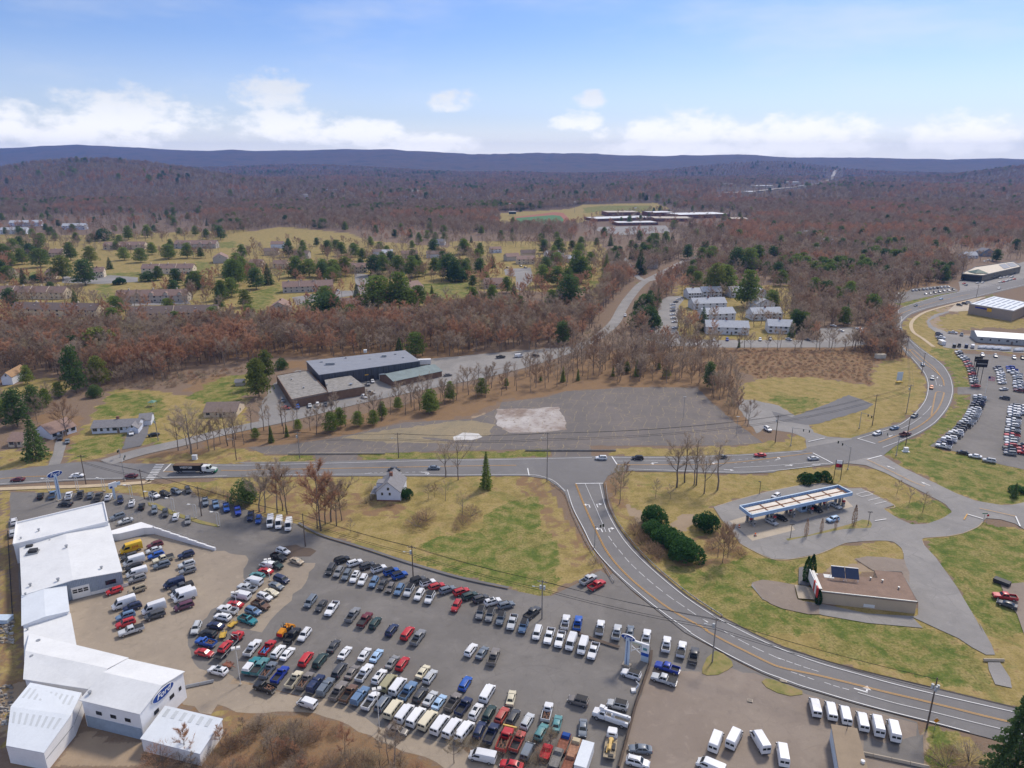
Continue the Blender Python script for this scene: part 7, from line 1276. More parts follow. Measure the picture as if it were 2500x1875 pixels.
ev('Q', 'on the bank above the curved road', [(725,660,6.5,'yew'),(715,765,5.5,'yew'),(830,840,6.5,'yew'),(930,900,6.5,'yew'),(1010,985,7,'yew',1.1),(1200,705,6,'yew',1.1)]); ev('R', 'beside the filling station sign', [(265,285,3.6,'jun',1.2),(400,268,3.8,'jun')])
ev('R', 'at the corner of the restaurant', [(248,1185,8.5,'col'),(292,1165,8.5,'col'),(358,1385,4.5,'col',1.5)]); ev('R', 'at the grass edge by the right dealer lot', [(2150,370,2.4,'jun',1.5),(2260,390,2.4,'jun',1.2)])
ev('O', 'on the wooded rim of the vacant lot', [(640,465,14,'pd',.8),(150,385,9,'s1'),(85,362,6,'p2'),(300,335,8,'s1'),(350,390,6,'p1'),(840,188,6,'s1')])
plant('bigs', G_('P', 2462, 1930), 25.5, 'rising at the road end of the lower lot', wide=.72)
plant('s0', G_('F', 2190, 1075), 6, 'on the lawn by the side street', wide=1.0)
# ---- single bare trees and bushes
def bt(tile, where, items):
    for it in items: plant(it[3], G_(tile, it[0], it[1]), it[2], where, wide=it[4] if len(it) > 4 else 1.0)
bt('N', 'by the main road above the meadow', [(325,1162,22,'tall',.9),(438,1188,17,'wide')]); bt('Q', 'on the lawn beside the main road', [(928,332,27,'tall'),(1000,288,22,'thin'),(1085,310,23,'tall',.8),(1105,312,22,'thin'),(1175,388,24,'tall',.75),(1295,355,22,'thin',1.3)])
bt('L', 'in the corner between lane and main road', [(1722,952,32,'tall',1.0),(1605,922,16,'g1'),(1690,900,15,'g0'),(1780,905,14,'g3'),(1880,920,17,'g2'),(1930,915,15,'g1'),(2050,880,18,'g0'),(2100,890,16,'g3')])
bt('U', 'in the scrub between road and display row', [(205,368,20,'g2'),(238,372,19,'g3'),(312,372,20,'g1'),(372,382,18,'g0'),(345,360,16,'r0'),(575,482,25,'r1'),(552,470,15,'r0'),(635,428,24,'g2'),(668,452,17,'g1'),(600,440,18,'r0'),(700,420,14,'b0')])
bt('U', 'in the open meadow', [(1218,292,6,'y0'),(1320,302,8,'wide'),(1258,280,5,'b0'),(1420,392,9,'wide',1.1),(750,492,5,'g0'),(1150,455,5,'bb',1.2),(1200,420,5.5,'bb'),(1425,445,4.2,'bb'),(1470,395,4.6,'bb',1.2),(1385,480,2,'bb'),(840,320,3.2,'by'),(870,300,3,'by'),(990,335,2.2,'bb'),(700,340,3,'bg'),(880,245,3.5,'by'),(795,510,1.6,'by')])
bt('Q', 'on the bank beside the curved road', [(415,482,15,'y0',.8),(380,400,11,'y0',.8),(450,300,9,'b0'),(1340,1012,13,'puff',.7),(1390,960,11,'puff',.7),(1300,960,9,'b0'),(740,420,7,'g0'),(870,440,6,'g1'),(560,760,5,'bb'),(620,850,4.5,'bb'),(700,930,5,'bb'),(560,690,4,'by'),(1260,880,4,'bb'),(1430,900,4.5,'br'),(1500,940,3,'bb'),(640,780,4,'bb'),(760,960,4,'bb')]); bt('E', 'at the end of the guard rail', [(1300,285,3,'bg')])
bt('R', 'on the grass by the side street', [(1065,395,6,'g0'),(1180,475,6,'g1'),(1300,555,7.5,'g0')]); bt('S', 'on the planted island of the filling station', [(1200,885,6.5,'colb'),(1405,840,5.5,'colb'),(1600,790,4.5,'colb'),(1845,745,8,'colb')])
bt('L', 'in the garden of the brown-roofed bungalow', [(605,790,17,'puff')]); bt('B', 'in front of the low white annex', [(1672,1300,8.5,'r0',.8),(1440,1330,5,'br')]); bt('A', 'along the bare hedge of the display row', [(1790,210,3.2,'bb'),(1880,215,3.2,'bb'),(1940,200,3,'bg'),(2010,230,3,'bg'),(2080,260,3,'bb'),(2160,330,3,'by')]); bt('I', 'beside the lower lot', [(1370,1640,4.6,'bb',1.2),(1420,1475,1.6,'bb'),(1620,1600,5,'bg')])
bt('O', 'beside the old driveway', [(760,560,12,'b0'),(800,600,11,'g0'),(830,640,10,'b0'),(770,640,9,'y0'),(850,560,9,'g3'),(740,500,12,'g1'),(700,520,10,'b0')])
# brush at the foot of the picture: every bush its own
BR = PG(('Y', [(0,1000),(150,940),(380,960),(700,975),(980,1060),(1250,1200),(1600,1330),(1800,1420),(1800,1520),(-600,1520),(-600,1300),(-150,1130)]))
_rb = random.Random(17); bx = [p.x for p in BR]; by = [p.y for p in BR]; cnt = 0
while cnt < 85:
    x, y = _rb.uniform(min(bx), max(bx)), _rb.uniform(min(by), max(by))
    if pip(np.array([x]), np.array([y]), BR)[0] and not pip(np.array([x]), np.array([y]), [p+OFFS for p in s8])[0]:
        top = y > 122; key = _rb.choice(['by', 'by', 'bg', 'by'] if top else ['br', 'by', 'bb', 'by', 'bg', 'r0', 'g3']); plant(key, Vector((x, y, 0)), _rb.uniform(2.0, 3.8) if key[0] == 'b' else _rb.uniform(3.5, 6), 'in the brush below the back track'); cnt += 1
bt('Y', 'standing up from the brush by the track', [(1520,1370,11,'g3'),(1470,1340,9,'g1'),(640,1200,8,'g3'),(2060,1340,7,'y0'),(1080,1290,8,'r0'),(430,1330,8,'g3')]); bt('G', 'among the scrapped trucks', [(850,860,4,'y0'),(1180,900,5,'y0'),(500,900,2.2,'by'),(330,900,2.5,'by'),(400,860,2,'by'),(1030,870,2.4,'by'),(1050,1080,3,'by'),(960,1080,3,'by'),(1190,830,3,'bg'),(1120,1000,3,'br'),(700,1000,2.5,'by')])
# ---- the woods: trees by density; the nearest are things of their own, the rest one mass
TREES = []     # x, y, key, h, zone
LAWNS = GREEN+DRY+DIRT
HANDZ = []
def zone(poly, sp, keys, h0, h1, where, lawn=True, seed=1, clump=False):
    HANDZ.append(poly)
    r = np.random.default_rng(seed); xs = [p[0] for p in poly]; ys = [p[1] for p in poly]
    X, Y = np.meshgrid(np.arange(min(xs), max(xs), sp), np.arange(min(ys), max(ys), sp)); X = X.ravel()+r.uniform(-.5, .5, X.size)*sp; Y = Y.ravel()+r.uniform(-.5, .5, Y.size)*sp
    ok = pip(X, Y, poly)
    for e in EXCL: ok &= ~pip(X, Y, e)
    if lawn:
        for e in LAWNS: ok &= ~pip(X, Y, e)
    X, Y = X[ok], Y[ok]
    cz = vnoise(X, Y, 32, 77)+.5*vnoise(X, Y, 13, 78)
    for x, y, c in zip(X, Y, cz): k = keys[int(r.integers(len(keys)))]; k = ('r0', 'r1')[int(r.integers(2))] if clump and c > .4 and r.random() < .75 else k; TREES.append((x, y, k, r.uniform(h0, h1), where))
GR = ['g0', 'g1', 'g2', 'g3']; MIXW = GR+GR+['r0', 'b0', 'b0']
zone(PG(('M', [(0,905),(480,775),(1000,760),(1500,640),(2212,470),(2212,560),(1800,690),(1300,800),(900,880),(500,930),(0,990)])), 7.6, ['g1', 'g3', 'thin', 'thin'], 11, 16, 'in the belt between lane and old lot', False, 2)
zone(PG(('N', [(0,500),(500,350),(1000,215),(1500,80),(2212,10),(2212,300),(1700,290),(1250,380),(800,440),(300,580),(0,600)])), 8.0, ['g1', 'g3', 'thin', 'thin', 'b0'], 11, 16, 'in the leaf-strewn belt above the vacant lot', False, 3)
zone(PG(('O', [(0,40),(560,190),(700,200),(860,480),(830,600),(1000,840),(940,840),(780,640),(640,520),(560,440),(0,430)])), 6.6, GR+['b0', 'thin'], 10, 15, 'on the wooded rim of the vacant lot', False, 4)
zone(PG(('O', [(300,60),(500,30),(620,140),(560,200),(300,190)])), 6, GR+['r1'], 11, 16, 'below the apartment parking', False, 5)
zone(PG(('O', [(640,165),(1880,150),(1920,190),(1900,215),(640,200)])), 5.5, GR, 10, 15, 'along the south lane of the grey apartments', False, 6)
zone(PG(('O', [(1640,60),(1880,0),(1880,150),(1950,240),(1830,260),(1640,180)])), 5.5, GR+['b0', 'r0'], 10, 16, 'inside the bend of the road', False, 7)
zone(PG(('O', [(720,205),(1900,205),(1960,250),(1740,290),(1740,440),(1350,385),(960,395),(780,320)])), 3.0, ['bb', 'by', 'bb', 'br'], .8, 1.7, 'on the brown brush field', False, 8)
zone(PG(('L', [(-900,150),(0,205),(560,245),(1000,310),(1480,235),(1800,180),(2212,140)]), ('M', [(430,190),(800,130),(1500,70),(1900,80),(2212,60)]), ('N', [(600,40),(1000,-10),(1250,-80)]), ('X', [(1000,880),(1100,800),(1150,700),(1200,620),(1120,560),(1060,600),(900,800),(640,850),(400,790),(0,820)]), ('W', [(1700,1010),(1200,1040),(600,1065),(200,1060),(0,1000)]), ('V', [(1980,1080),(1100,1105),(400,1100),(-300,1080),(-900,1080)])), 5.8, GR+['g0', 'g1', 'r0', 'b0', 'b0', 'y0'], 13, 20, 'in the wood below the townhouses', False, 9, True)
zone(PG(('L', [(-600,120),(0,150),(600,200),(1000,240),(1480,230),(1700,260),(1500,330),(1000,360),(650,350),(0,340),(-600,420)])), 7.5, GR+['b0', 'r0'], 11, 17, 'at the edge of the left wood', True, 10)
zone(PG(('L', [(-500,520),(60,480),(340,440),(520,560),(340,700),(80,760),(-500,760)])), 9, GR+['b0'], 8, 13, 'among the houses on the left', True, 12)
zone(PG(('K', [(-200,1200),(380,1080),(470,1300),(600,1520),(680,1659),(300,1659),(-100,1500)])), 5.5, GR+['b0', 'r0'], 9, 15, 'inside the bend of the road', True, 13)
EVN = [0]
zone(PG(('L', [(540,250),(1000,300),(1500,250),(1900,230),(1720,300),(1480,380),(1000,390),(700,440),(560,380)])), 4.2, ['bb', 'by', 'bg', 'b0'], 1.2, 2.8, 'on the rough ground above the ranch lawn', False, 14)
zone(PG(('M', [(-500,290),(0,290),(430,240),(430,305),(230,312),(0,390),(-300,420)])), 4.5, ['bb', 'by', 'bg', 'br'], 1.2, 2.6, 'on the rough ground by the workshop lawn', False, 15)
def far_zone(y0, y1, sp, seed, h0, h1, keep=1.0, far=False):
    r = np.random.default_rng(seed); xm = y1*.78; X, Y = np.meshgrid(np.arange(-xm, xm, sp), np.arange(y0, y1, sp)); X = X.ravel()+r.uniform(-.5, .5, X.size)*sp; Y = Y.ravel()+r.uniform(-.5, .5, Y.size)*sp
    ok = (np.abs(X) < Y*.76+60) & (r.random(X.size) < keep)
    ok &= ~(pip(X, Y, CLEARING) & (r.random(X.size) < .8))
    if y0 < 2000:
        for e in EXCL+LAWNS+NOFOREST+HANDZ: ok &= ~pip(X, Y, e)
    X, Y = X[ok], Y[ok]; n = len(X); res = TH_RES
    inres = np.zeros(n, bool)
    for p in res: inres |= pip(X, Y, p)
    u = r.random(n); drop = inres & (u < .82); nz = vnoise(X, Y, 140, 31)+.6*vnoise(X, Y, 60, 32); ez = vnoise(X, Y, 190, 33)+.7*vnoise(X, Y, 45, 34); hh = r.uniform(h0, h1, n); ku = r.random(n)
    for i in range(n):
        if drop[i]: continue
        pe = .1 if inres[i] else .012+(.55 if ez[i] > .95 else .12 if ez[i] > .65 else 0)
        if ku[i] < pe: key = ('p0', 'pd', 's0', 'p1')[i % 4]
        elif nz[i] > .5 and r.random() < .6: key = ('r0', 'r1')[i % 2]
        else: key = ('g0', 'g1', 'g2', 'g3', 'b0', 'b0', 'y0' if i % 3 == 0 else 'g0')[i % 7]
        if inres[i] and ku[i] < pe and Y[i] < 1000 and EVN[0] < 110: EVN[0] += 1; plant(key, Vector((X[i], Y[i], 0)), hh[i]*1.05, 'scattered through the townhouse gardens', wide=1.2); continue
        TREES.append((X[i], Y[i], key, hh[i]*(1.0 if key[0] != 's' else .9), 'far'))
TH_RES = [PG(('V', [(-800,1085),(2000,1085)]), ('W', [(200,1065),(600,1065),(1700,1005),(2212,900)]), ('X', [(400,800),(640,850),(900,800),(1060,580),(1000,300),(500,260),(0,250)]), ('W', [(1800,150),(1000,150),(0,250)]), ('V', [(1800,0),(900,0),(-800,20)])), PG(('X', [(310,110),(820,70),(900,50),(1400,40),(1560,75),(1920,90),(2050,160),(2060,185),(1450,245),(950,225),(820,200),(330,205)])), PG(('X', [(1500,580),(1900,480),(2300,560),(2300,980),(1500,980)])), PG(('X', [(850,210),(1500,180),(1600,330),(1100,420),(850,420)])), PG(('K', [(1000,150),(2300,100),(2300,330),(1300,400)]))]
NOFOREST = [PG(('J', [(-20,900),(80,0),(300,-60),(900,-80),(1900,0),(1900,1800),(0,1800)])), PG(('K', [(640,1659),(430,1300),(420,1060),(560,960),(1000,820),(1480,690),(2600,430),(2600,1659)])), PG(('K', [(280,760),(640,700),(1150,600),(1300,560),(1500,380),(2600,250),(2600,560),(1480,720),(500,920)]))]
CLEARING = PG(('F', [(1540,430),(1640,434),(1720,425),(1790,406),(1822,394),(1818,382),(1770,388),(1690,404),(1560,410)]))
far_zone(430, 900, 6.6, 41, 11, 17); far_zone(900, 2200, 9.5, 42, 11, 17); far_zone(2200, 6200, 24, 43, 17, 25, 1.0, True)
# keep the first far zone off the hand-made zones
near = [t for t in TREES if t[4] != 'far']; far = [t for t in TREES if t[4] == 'far']
def inz(x, y): return pip(np.array(x), np.array(y), HAND)
near.sort(key=lambda t: t[1]-t[3]*2)
nb = 0
IND = [t for t in near if t[2][0] == 'b' and len(t[2]) == 2 and t[2] != 'b0'][:70]; trees_only = [t for t in near if t not in IND and not (t[2] in ('bb', 'bg', 'br', 'by'))]
NIND = 235; rest = trees_only[NIND:]+[t for t in near if t[2] in ('bb', 'bg', 'br', 'by')][70:]
for (x, y, key, h, wh) in IND+trees_only[:NIND]: plant(key, Vector((x, y, 0)), h, wh)
def mass(name, L_, label, seed):
    keys = sorted(set(t[2] for t in L_)); col = bpy.data.collections.new(name+'_kinds')
    for i, k in enumerate(keys): o = bpy.data.objects.new(f'{i:02d}_{KIND[k]}', PROTO[k][2]); col.objects.link(o)
    r = np.random.default_rng(seed); n = len(L_); xy = np.array([(t[0], t[1]) for t in L_]); z = terrain(xy[:, 0], xy[:, 1])-.1
    me = bpy.data.meshes.new(name); me.vertices.add(n); me.vertices.foreach_set('co', np.column_stack([xy, z]).ravel())
    me.attributes.new('pick', 'INT', 'POINT').data.foreach_set('value', np.array([keys.index(t[2]) for t in L_], np.int32)); sc = np.array([t[3]/PH[t[2]] for t in L_])
    w = r.uniform(.9, 1.25, n); me.attributes.new('size', 'FLOAT_VECTOR', 'POINT').data.foreach_set('vector', np.column_stack([sc*w, sc*w, sc]).ravel()); me.attributes.new('spin', 'FLOAT_VECTOR', 'POINT').data.foreach_set('vector', np.column_stack([np.zeros(n), np.zeros(n), r.uniform(0, 6.28, n)]).ravel())
    o = obj(name, me); ng = bpy.data.node_groups.new(name, 'GeometryNodeTree'); ng.interface.new_socket('Geometry', in_out='INPUT', socket_type='NodeSocketGeometry'); ng.interface.new_socket('Geometry', in_out='OUTPUT', socket_type='NodeSocketGeometry')
    N = ng.nodes; L = ng.links; gi = N.new('NodeGroupInput'); go = N.new('NodeGroupOutput'); ip = N.new('GeometryNodeInstanceOnPoints'); ci = N.new('GeometryNodeCollectionInfo'); ci.inputs[0].default_value = col; ci.inputs['Separate Children'].default_value = True; ci.inputs['Reset Children'].default_value = True
    def at(nm, ty): a = N.new('GeometryNodeInputNamedAttribute'); a.data_type = ty; a.inputs[0].default_value = nm; return a.outputs[0]
    L.new(gi.outputs[0], ip.inputs['Points']); L.new(ci.outputs[0], ip.inputs['Instance']); ip.inputs['Pick Instance'].default_value = True; L.new(at('pick', 'INT'), ip.inputs['Instance Index']); L.new(at('size', 'FLOAT_VECTOR'), ip.inputs['Scale'])
    e2r = N.new('FunctionNodeEulerToRotation'); L.new(at('spin', 'FLOAT_VECTOR'), e2r.inputs[0]); L.new(e2r.outputs[0], ip.inputs['Rotation']); L.new(ip.outputs[0], go.inputs[0])
    md = o.modifiers.new('scatter', 'NODES'); md.node_group = ng; return tag(o, label, 'woodland', None, 'stuff')
mass('woodland', rest+far, 'brown leafless woodland with scattered evergreens reaching to the hills', 5)
print('TREES', len(near), len(far))
# ---- air
def build_haze():
    k = MB(); k.box(-11800, 11800, -300, 11600, -30, 400); o = k.build('haze', [], None); m = bpy.data.materials.new('haze_air'); m.use_nodes = True; nt = m.node_tree; nt.nodes.clear(); out = nt.nodes.new('ShaderNodeOutputMaterial'); v = nt.nodes.new('ShaderNodeVolumePrincipled')
    v.inputs['Color'].default_value = HAZE_COL; v.inputs['Density'].default_value = HAZE_D; v.inputs['Anisotropy'].default_value = 0.0; nt.links.new(v.outputs[0], out.inputs['Volume']); o.data.materials.append(m); return tag(o, 'pale blue air fading the far hills', 'haze', None, 'stuff')
HAZE_COL = (0.17, 0.4, 1.0, 1); HAZE_D = 6.2e-5
build_haze()
# ================================================================== POLES, WIRES, SIGNS, WORKING VEHICLES, SMALL THINGS
WOOD = mat('pole_wood', (0.13, 0.10, 0.08), 0.9, 0.2, 1.0); WOODG = mat('pole_grey_wood', (0.26, 0.235, 0.21), 0.9, 0.2, 1.0); WPOLE = mat('white_pole', (0.68, 0.67, 0.64), 0.5, 0.08, 1.0); TRAFO = mat('transformer_grey', (0.42, 0.45, 0.46), 0.5, 0.1, 1.0); WIRE = mat('cable_black', (0.02, 0.02, 0.02), 0.6, 0.1, 1)
POLETOP = {}
def upole(key, t, u, v, h, where, arm=True, trafo=0, grey=False, lamp=False, ang=0.0):
    p = G_(t, u, v); e = tag(empty('utility_pole', p, ang), f'{"grey" if grey else "brown"} wooden utility pole {where}', 'utility pole', 'utility poles along the roads')
    m = WOODG if grey else WOOD; MB().cyl(0, 0, -.1, h, .19, 8, 0, .12).build('pole', m, e)
    if arm:
        MB().box(-1.3, 1.3, -.06, .06, h-.75, h-.6).build('crossarm', m, e)
        for x in (-1.2, -.6, .6, 1.2): MB().cyl(x, 0, h-.6, h-.38, .06, 6).build('insulator', WPOLE, e)
    for i in range(trafo): MB().cyl((-.5, .5, 0)[i], (.1, .1, -.5)[i], h-2.9, h-1.8, .3, 10).build('transformer', TRAFO, e)
    if lamp: k = MB(); k.tube([(0, 0, h-2.6), (-.9, -.3, h-2.1), (-2.0, -.5, h-2.1)], .05, 5); k.box(-2.6, -1.9, -.65, -.35, h-2.2, h-2.05); k.build('street_light', TRAFO, e)
    POLETOP[key] = (p, h, ang); return e
upole('a', 'A', 775, 120, 12, 'by the roadside sidewalk', ang=.1); upole('b', 'A', 1300, 250, 11.5, 'at the corner of the dry verge', ang=-.3); upole('c', 'A', 1815, 405, 11, 'beside the grass island', ang=-.3)
upole('d', 'C', 1530, 150, 11.5, 'on the mulch bank', False, ang=-.35); upole('e', 'U', 1128, 772, 11, 'between the parked rows and the lane', True, 1, ang=-.3, lamp=True); upole('f', 'E', 822, 777, 11.8, 'beside the lane in the dealer lot', True, 2, True, True, ang=-.35); upole('g', 'H', 1055, 522, 12.6, 'on the grass island by the curved road', True, 1, True, True, ang=-.5); upole('h', 'I', 1160, 1232, 13, 'with transformers where the lower lot ends', False, 3, ang=-.35)
upole('i', 'M', 285, 1082, 11.5, 'at the leafy corner of the lane', False, 0, lamp=True); upole('j', 'M', 856, 1070, 12, 'on the verge before the old lot', True, 1, True); upole('k', 'M', 1745, 1062, 11, 'on the grass strip before the vacant lot', True, lamp=True); upole('l', 'N', 1236, 1202, 20, 'towering by the main junction', True, 0, True, True)
upole('m', 'O', 1085, 832, 12.5, 'on the grass at the old driveway', True, 1, lamp=True); upole('n', 'O', 1740, 716, 15, 'on the grass inside the bend'); upole('o', 'O', 1970, 632, 14.5, 'inside the bend with a wide crossarm', True, 1, True); upole('p', 'O', 1965, 245, 13, 'where the wood meets the bend'); upole('q', 'O', 2075, 360, 12, 'on the outer verge of the bend'); upole('r', 'L', 1425, 835, 11, 'on the verge by the ranch house', False, 1, True)
upole('s', 'J', 60, 1310, 13, 'on the green verge beyond the junction', False); upole('t', 'K', 1570, 800, 11, 'along the far road')
def wires(seq, label, offs=(-1.1, 0, 1.1), low=True, sag=.03):
    k = MB()
    for a, b in zip(seq[:-1], seq[1:]):
        (pa, ha, aa), (pb, hb, ab) = POLETOP[a], POLETOP[b]; lst = [(o, -.38) for o in offs]+([(0, -2.6), (.15, -3.2)] if low else [])
        for o, dz in lst:
            A_ = pa+Vector((math.cos(aa)*o, math.sin(aa)*o, ha+dz)); B_ = pb+Vector((math.cos(ab)*o, math.sin(ab)*o, hb+dz)); L_ = (B_-A_).length; ps = [A_.lerp(B_, i/10)-Vector((0, 0, 4*sag*L_*.5*(i/10)*(1-i/10))) for i in range(11)]; k.tube(ps, .035 if dz > -1 else .055, 3)
    tag(k.build('power_line', WIRE), label, 'power line')
wires('abcdefgh', 'black power lines running past the display row and along the lane'); wires('ijklmno', 'power lines strung along the north side of the main road'); wires('opq', 'power lines crossing the bend', sag=.02)
# dealer light poles
def lamp_pole(t, u, v, h, where, twin=False, ang=0.0, heads=1):
    p = G_(t, u, v); e = tag(empty('light_pole', p, ang), f'white light pole {where}', 'light pole', f'white light poles {where}')
    for dx in ((-.45, .45) if twin else (0,)): MB().cyl(dx, 0, -.1, h, .1, 7, 0, .07).build('pole', WPOLE, e)
    if twin: k = MB(); k.tube([(.45, 0, h), (0, 0, h+.25), (-1.6, 0, h+.2)], .06, 5); k.build('arm', WPOLE, e); MB().box(-2.5, -1.5, -.3, .3, h+.05, h+.25).build('lamp_head', WPOLE, e)
    else:
        for s in ((-1, 1) if heads == 2 else (1,)): MB().box(s*.15 if s > 0 else -.95, .95 if s > 0 else -.15, -.4, .4, h-.1, h+.3).build('lamp_head', WPOLE, e)
    MB().cyl(0, 0, -.1, .35, .35, 8).build('footing', CONC, e); return e
for (u, v) in ((447,187),(700,172),(940,182),(1187,247),(1370,307),(1565,367),(1765,427),(1970,497)): lamp_pole('A', u, v, 5.0, 'in the twin-legged row along the frontage', True, -.15)
lamp_pole('C', 1145, 527, 7, 'rising between the two junk rows', False, .3, 2); lamp_pole('C', 800, 897, 7, 'beside the teal pickup', False, .3, 2); lamp_pole('C', 830, 1647, 10, 'at the sandy corner of the lot', False, .3, 2); lamp_pole('Y', 1388, 1042, 10.5, 'leaning over the back row of vans', False, .3, 2)
def post(t, u, v, h, nm, label, m=IRON, heads=2):
    e = tag(empty(nm, G_(t, u, v)), label, 'lamp post', 'dark lamp posts of the filling station'); MB().cyl(0, 0, 0, h, .09, 6).build('pole', m, e); [MB().box(min(0, s*.75), max(0, s*.75), -.2, .2, h-.1, h+.08).build('lamp_head', m, e) for s in (-1, 1)[:heads]]; MB().cyl(0, 0, 0, .5, .22, 8).build('footing', CONC, e)
post('S', 992, 905, 5, 'lamp_post', 'dark twin lamp post at the west tip of the planted island'); post('S', 2042, 735, 5, 'lamp_post', 'dark twin lamp post at the east tip of the planted island'); post('S', 575, 312, 5, 'lamp_post', 'dark lamp post on the grass behind the canopy', heads=1); post('O', 464, 672, 11, 'lamp_post', 'disused lamp post in the vacant lot', METALG); post('O', 822, 785, 9, 'lamp_post', 'disused lamp post at the rim of the vacant lot', METALG)
# traffic signals
SIGG = mat('signal_dark', (.03, .045, .03), .5)
def signal(t, u, v, h, arm, ang, label):
    e = tag(empty('traffic_signal', G_(t, u, v), ang), label, 'traffic signal', 'traffic signals'); MB().cyl(0, 0, 0, h, .16, 8, 0, .11).build('mast', METALG, e); k = MB(); k.tube([(0, 0, h-.5), (arm*.5, 0, h-.1), (arm, 0, h)], [.1, .08, .06], 6); k.build('mast_arm', METALG, e)
    for f in (.62, .95): MB().box(arm*f-.17, arm*f+.17, -.2, .2, h-1.05, h-.05).build('signal_head', SIGG, e)
    MB().cyl(0, 0, 0, .5, .35, 8).build('footing', CONC, e)
signal('O', 1190, 852, 8.5, 7, -.6, 'grey traffic signal mast at the old driveway corner'); signal('O', 1575, 1012, 9.5, 7, 1.9, 'grey traffic signal mast beside the filling station'); signal('O', 1652, 735, 8, 6, -1.2, 'grey traffic signal mast on the grass inside the bend'); signal('O', 1902, 918, 9, 7, 2.6, 'grey traffic signal mast on the verge below the bend'); signal('L', 1125, 1195, 8, 7, 1.9, 'traffic signal mast beside the crosswalk'); signal('L', 1085, 985, 4, 2, -1.4, 'short signal post at the lane mouth'); signal('Q', 190, 880, 8, 3, .4, 'grey light mast on the inside of the curved road')
# guard rails and fences
def rail(P, label, step=3.5, h=.75):
    P = smooth(P, 5); e = tag(empty('guard_rail', P[0]), label, 'guard rail'); O_ = P[0]; k = MB()
    for a, b in zip(P[:-1], P[1:]): k.beam(a-O_+Vector((0, 0, h-.15)), b-O_+Vector((0, 0, h-.15)), .08, .3)
    k.build('rail', METALG, e); acc = 0; pm = MB().box(-.08, .08, -.1, .1, -.05, h).mesh('post'); pm.materials.append(WOODG)
    for a, b in zip(P[:-1], P[1:]):
        acc += (b-a).length
        if acc > step: acc = 0; o = bpy.data.objects.new('post', pm); link(o, e); o.location = b-O_+Vector((.1, .1, 0))
rail(PG(('N', [(1240,1195),(1320,1250),(1400,1320)]), ('Q', [(-10,575),(80,760),(160,905),(225,1000)])), 'steel guard rail along the meadow side of the curved road'); rail(PG(('Q', [(250,1010),(300,1090),(360,1190)])), 'short leaning guard rail by the lot entrance', 3)
rail(PG(('Q', [(290,300),(322,500),(420,685),(550,855),(740,1052),(1040,1300),(1340,1498)])), 'weathered guard rail on the filling station side of the curved road', 4, .65)
def fence(P, h, label, step=3.0):
    e = tag(empty('chain_link_fence', P[0]), label, 'fence'); O_ = P[0]; pm = MB().cyl(0, 0, 0, h, .05, 5).mesh('post'); pm.materials.append(IRON); k = MB(); kw = MB()
    for a, b in zip(P[:-1], P[1:]):
        L_ = (b-a).length; n = max(1, int(L_/step)); d = (b-a)/n
        for i in range(n):
            o = bpy.data.objects.new('post', pm); link(o, e); o.location = a+d*i-O_
            p = a+d*i-O_; q = p+d; k.beam(p+Vector((0, 0, h-.04)), q+Vector((0, 0, h-.04)), .05); k.beam(p+Vector((0, 0, .08)), q+Vector((0, 0, .08)), .04)
            for j in range(10): s = p+d*(j/10); kw.beam(s+Vector((0, 0, .08)), s+d*.1*4+Vector((0, 0, h-.05)) if j < 6 else s+Vector((0, 0, h-.05)), .014); kw.beam(s+Vector((0, 0, h-.05)), (s+d*.4 if j < 6 else s+d*.05)+Vector((0, 0, .08)), .014)
    k.build('rail', IRON, e); kw.build('mesh_wire', IRON, e)
fence(PG(('H', [(385,420),(370,560),(300,770),(215,1010),(150,1250),(90,1480),(40,1659)]), ('P', [(1500,1960)])), 1.8, 'dark chain-link fence between main lot and lower lot')
fence(PG(('A', [(72,560),(95,950),(118,1345)])), 1.4, 'thin pale fence west of the dealership')
strip('fence_verge', PG(('H', [(400,400),(378,560),(308,770),(222,1010),(158,1250),(98,1480),(45,1659)])), .7, MATS['mulch']); strip('lane_edge', PG(('U', [(440,440),(560,505),(750,565),(900,612),(1100,678),(1400,765),(1700,830)])), .9, LOTD); strip('bed_edge', PG(('E', [(1130,910),(1300,975),(1520,1045)])), .9, MATS['mulch'])
for (t, u, v, l, a, lb, m_) in (('M', 1190, 1030, 40, .02, 'long low concrete barrier closing the old lot entrance', CONC), ('N', 1450, 928, 38, .0, 'low timber barrier across the vacant lot mouth', WOODG), ('I', 1885, 508, 5, -.02, 'pale concrete barrier across the footpath stub', CONC), ('I', 680, 1560, 17, -.3, 'low pale kerb wall beside the site office', CONC), ('B', 1740, 650, 9, .33, 'grey wing wall running from the tall white gable', METALG)):
    k = MB(); n_ = max(1, int(l/3)); [k.hexa([(x, -.3, 0), (x+l/n_-.1, -.3, 0), (x+l/n_-.1, .3, 0), (x, .3, 0)], [(x, -.12, .55), (x+l/n_-.1, -.12, .55), (x+l/n_-.1, .12, .55), (x, .12, .55)]) for x in [-l/2+i*l/n_ for i in range(n_)]]; tag(k.build('barrier', m_, loc=G_(t, u, v)+Vector((0, 0, LZ)), rz=a), lb, 'barrier')
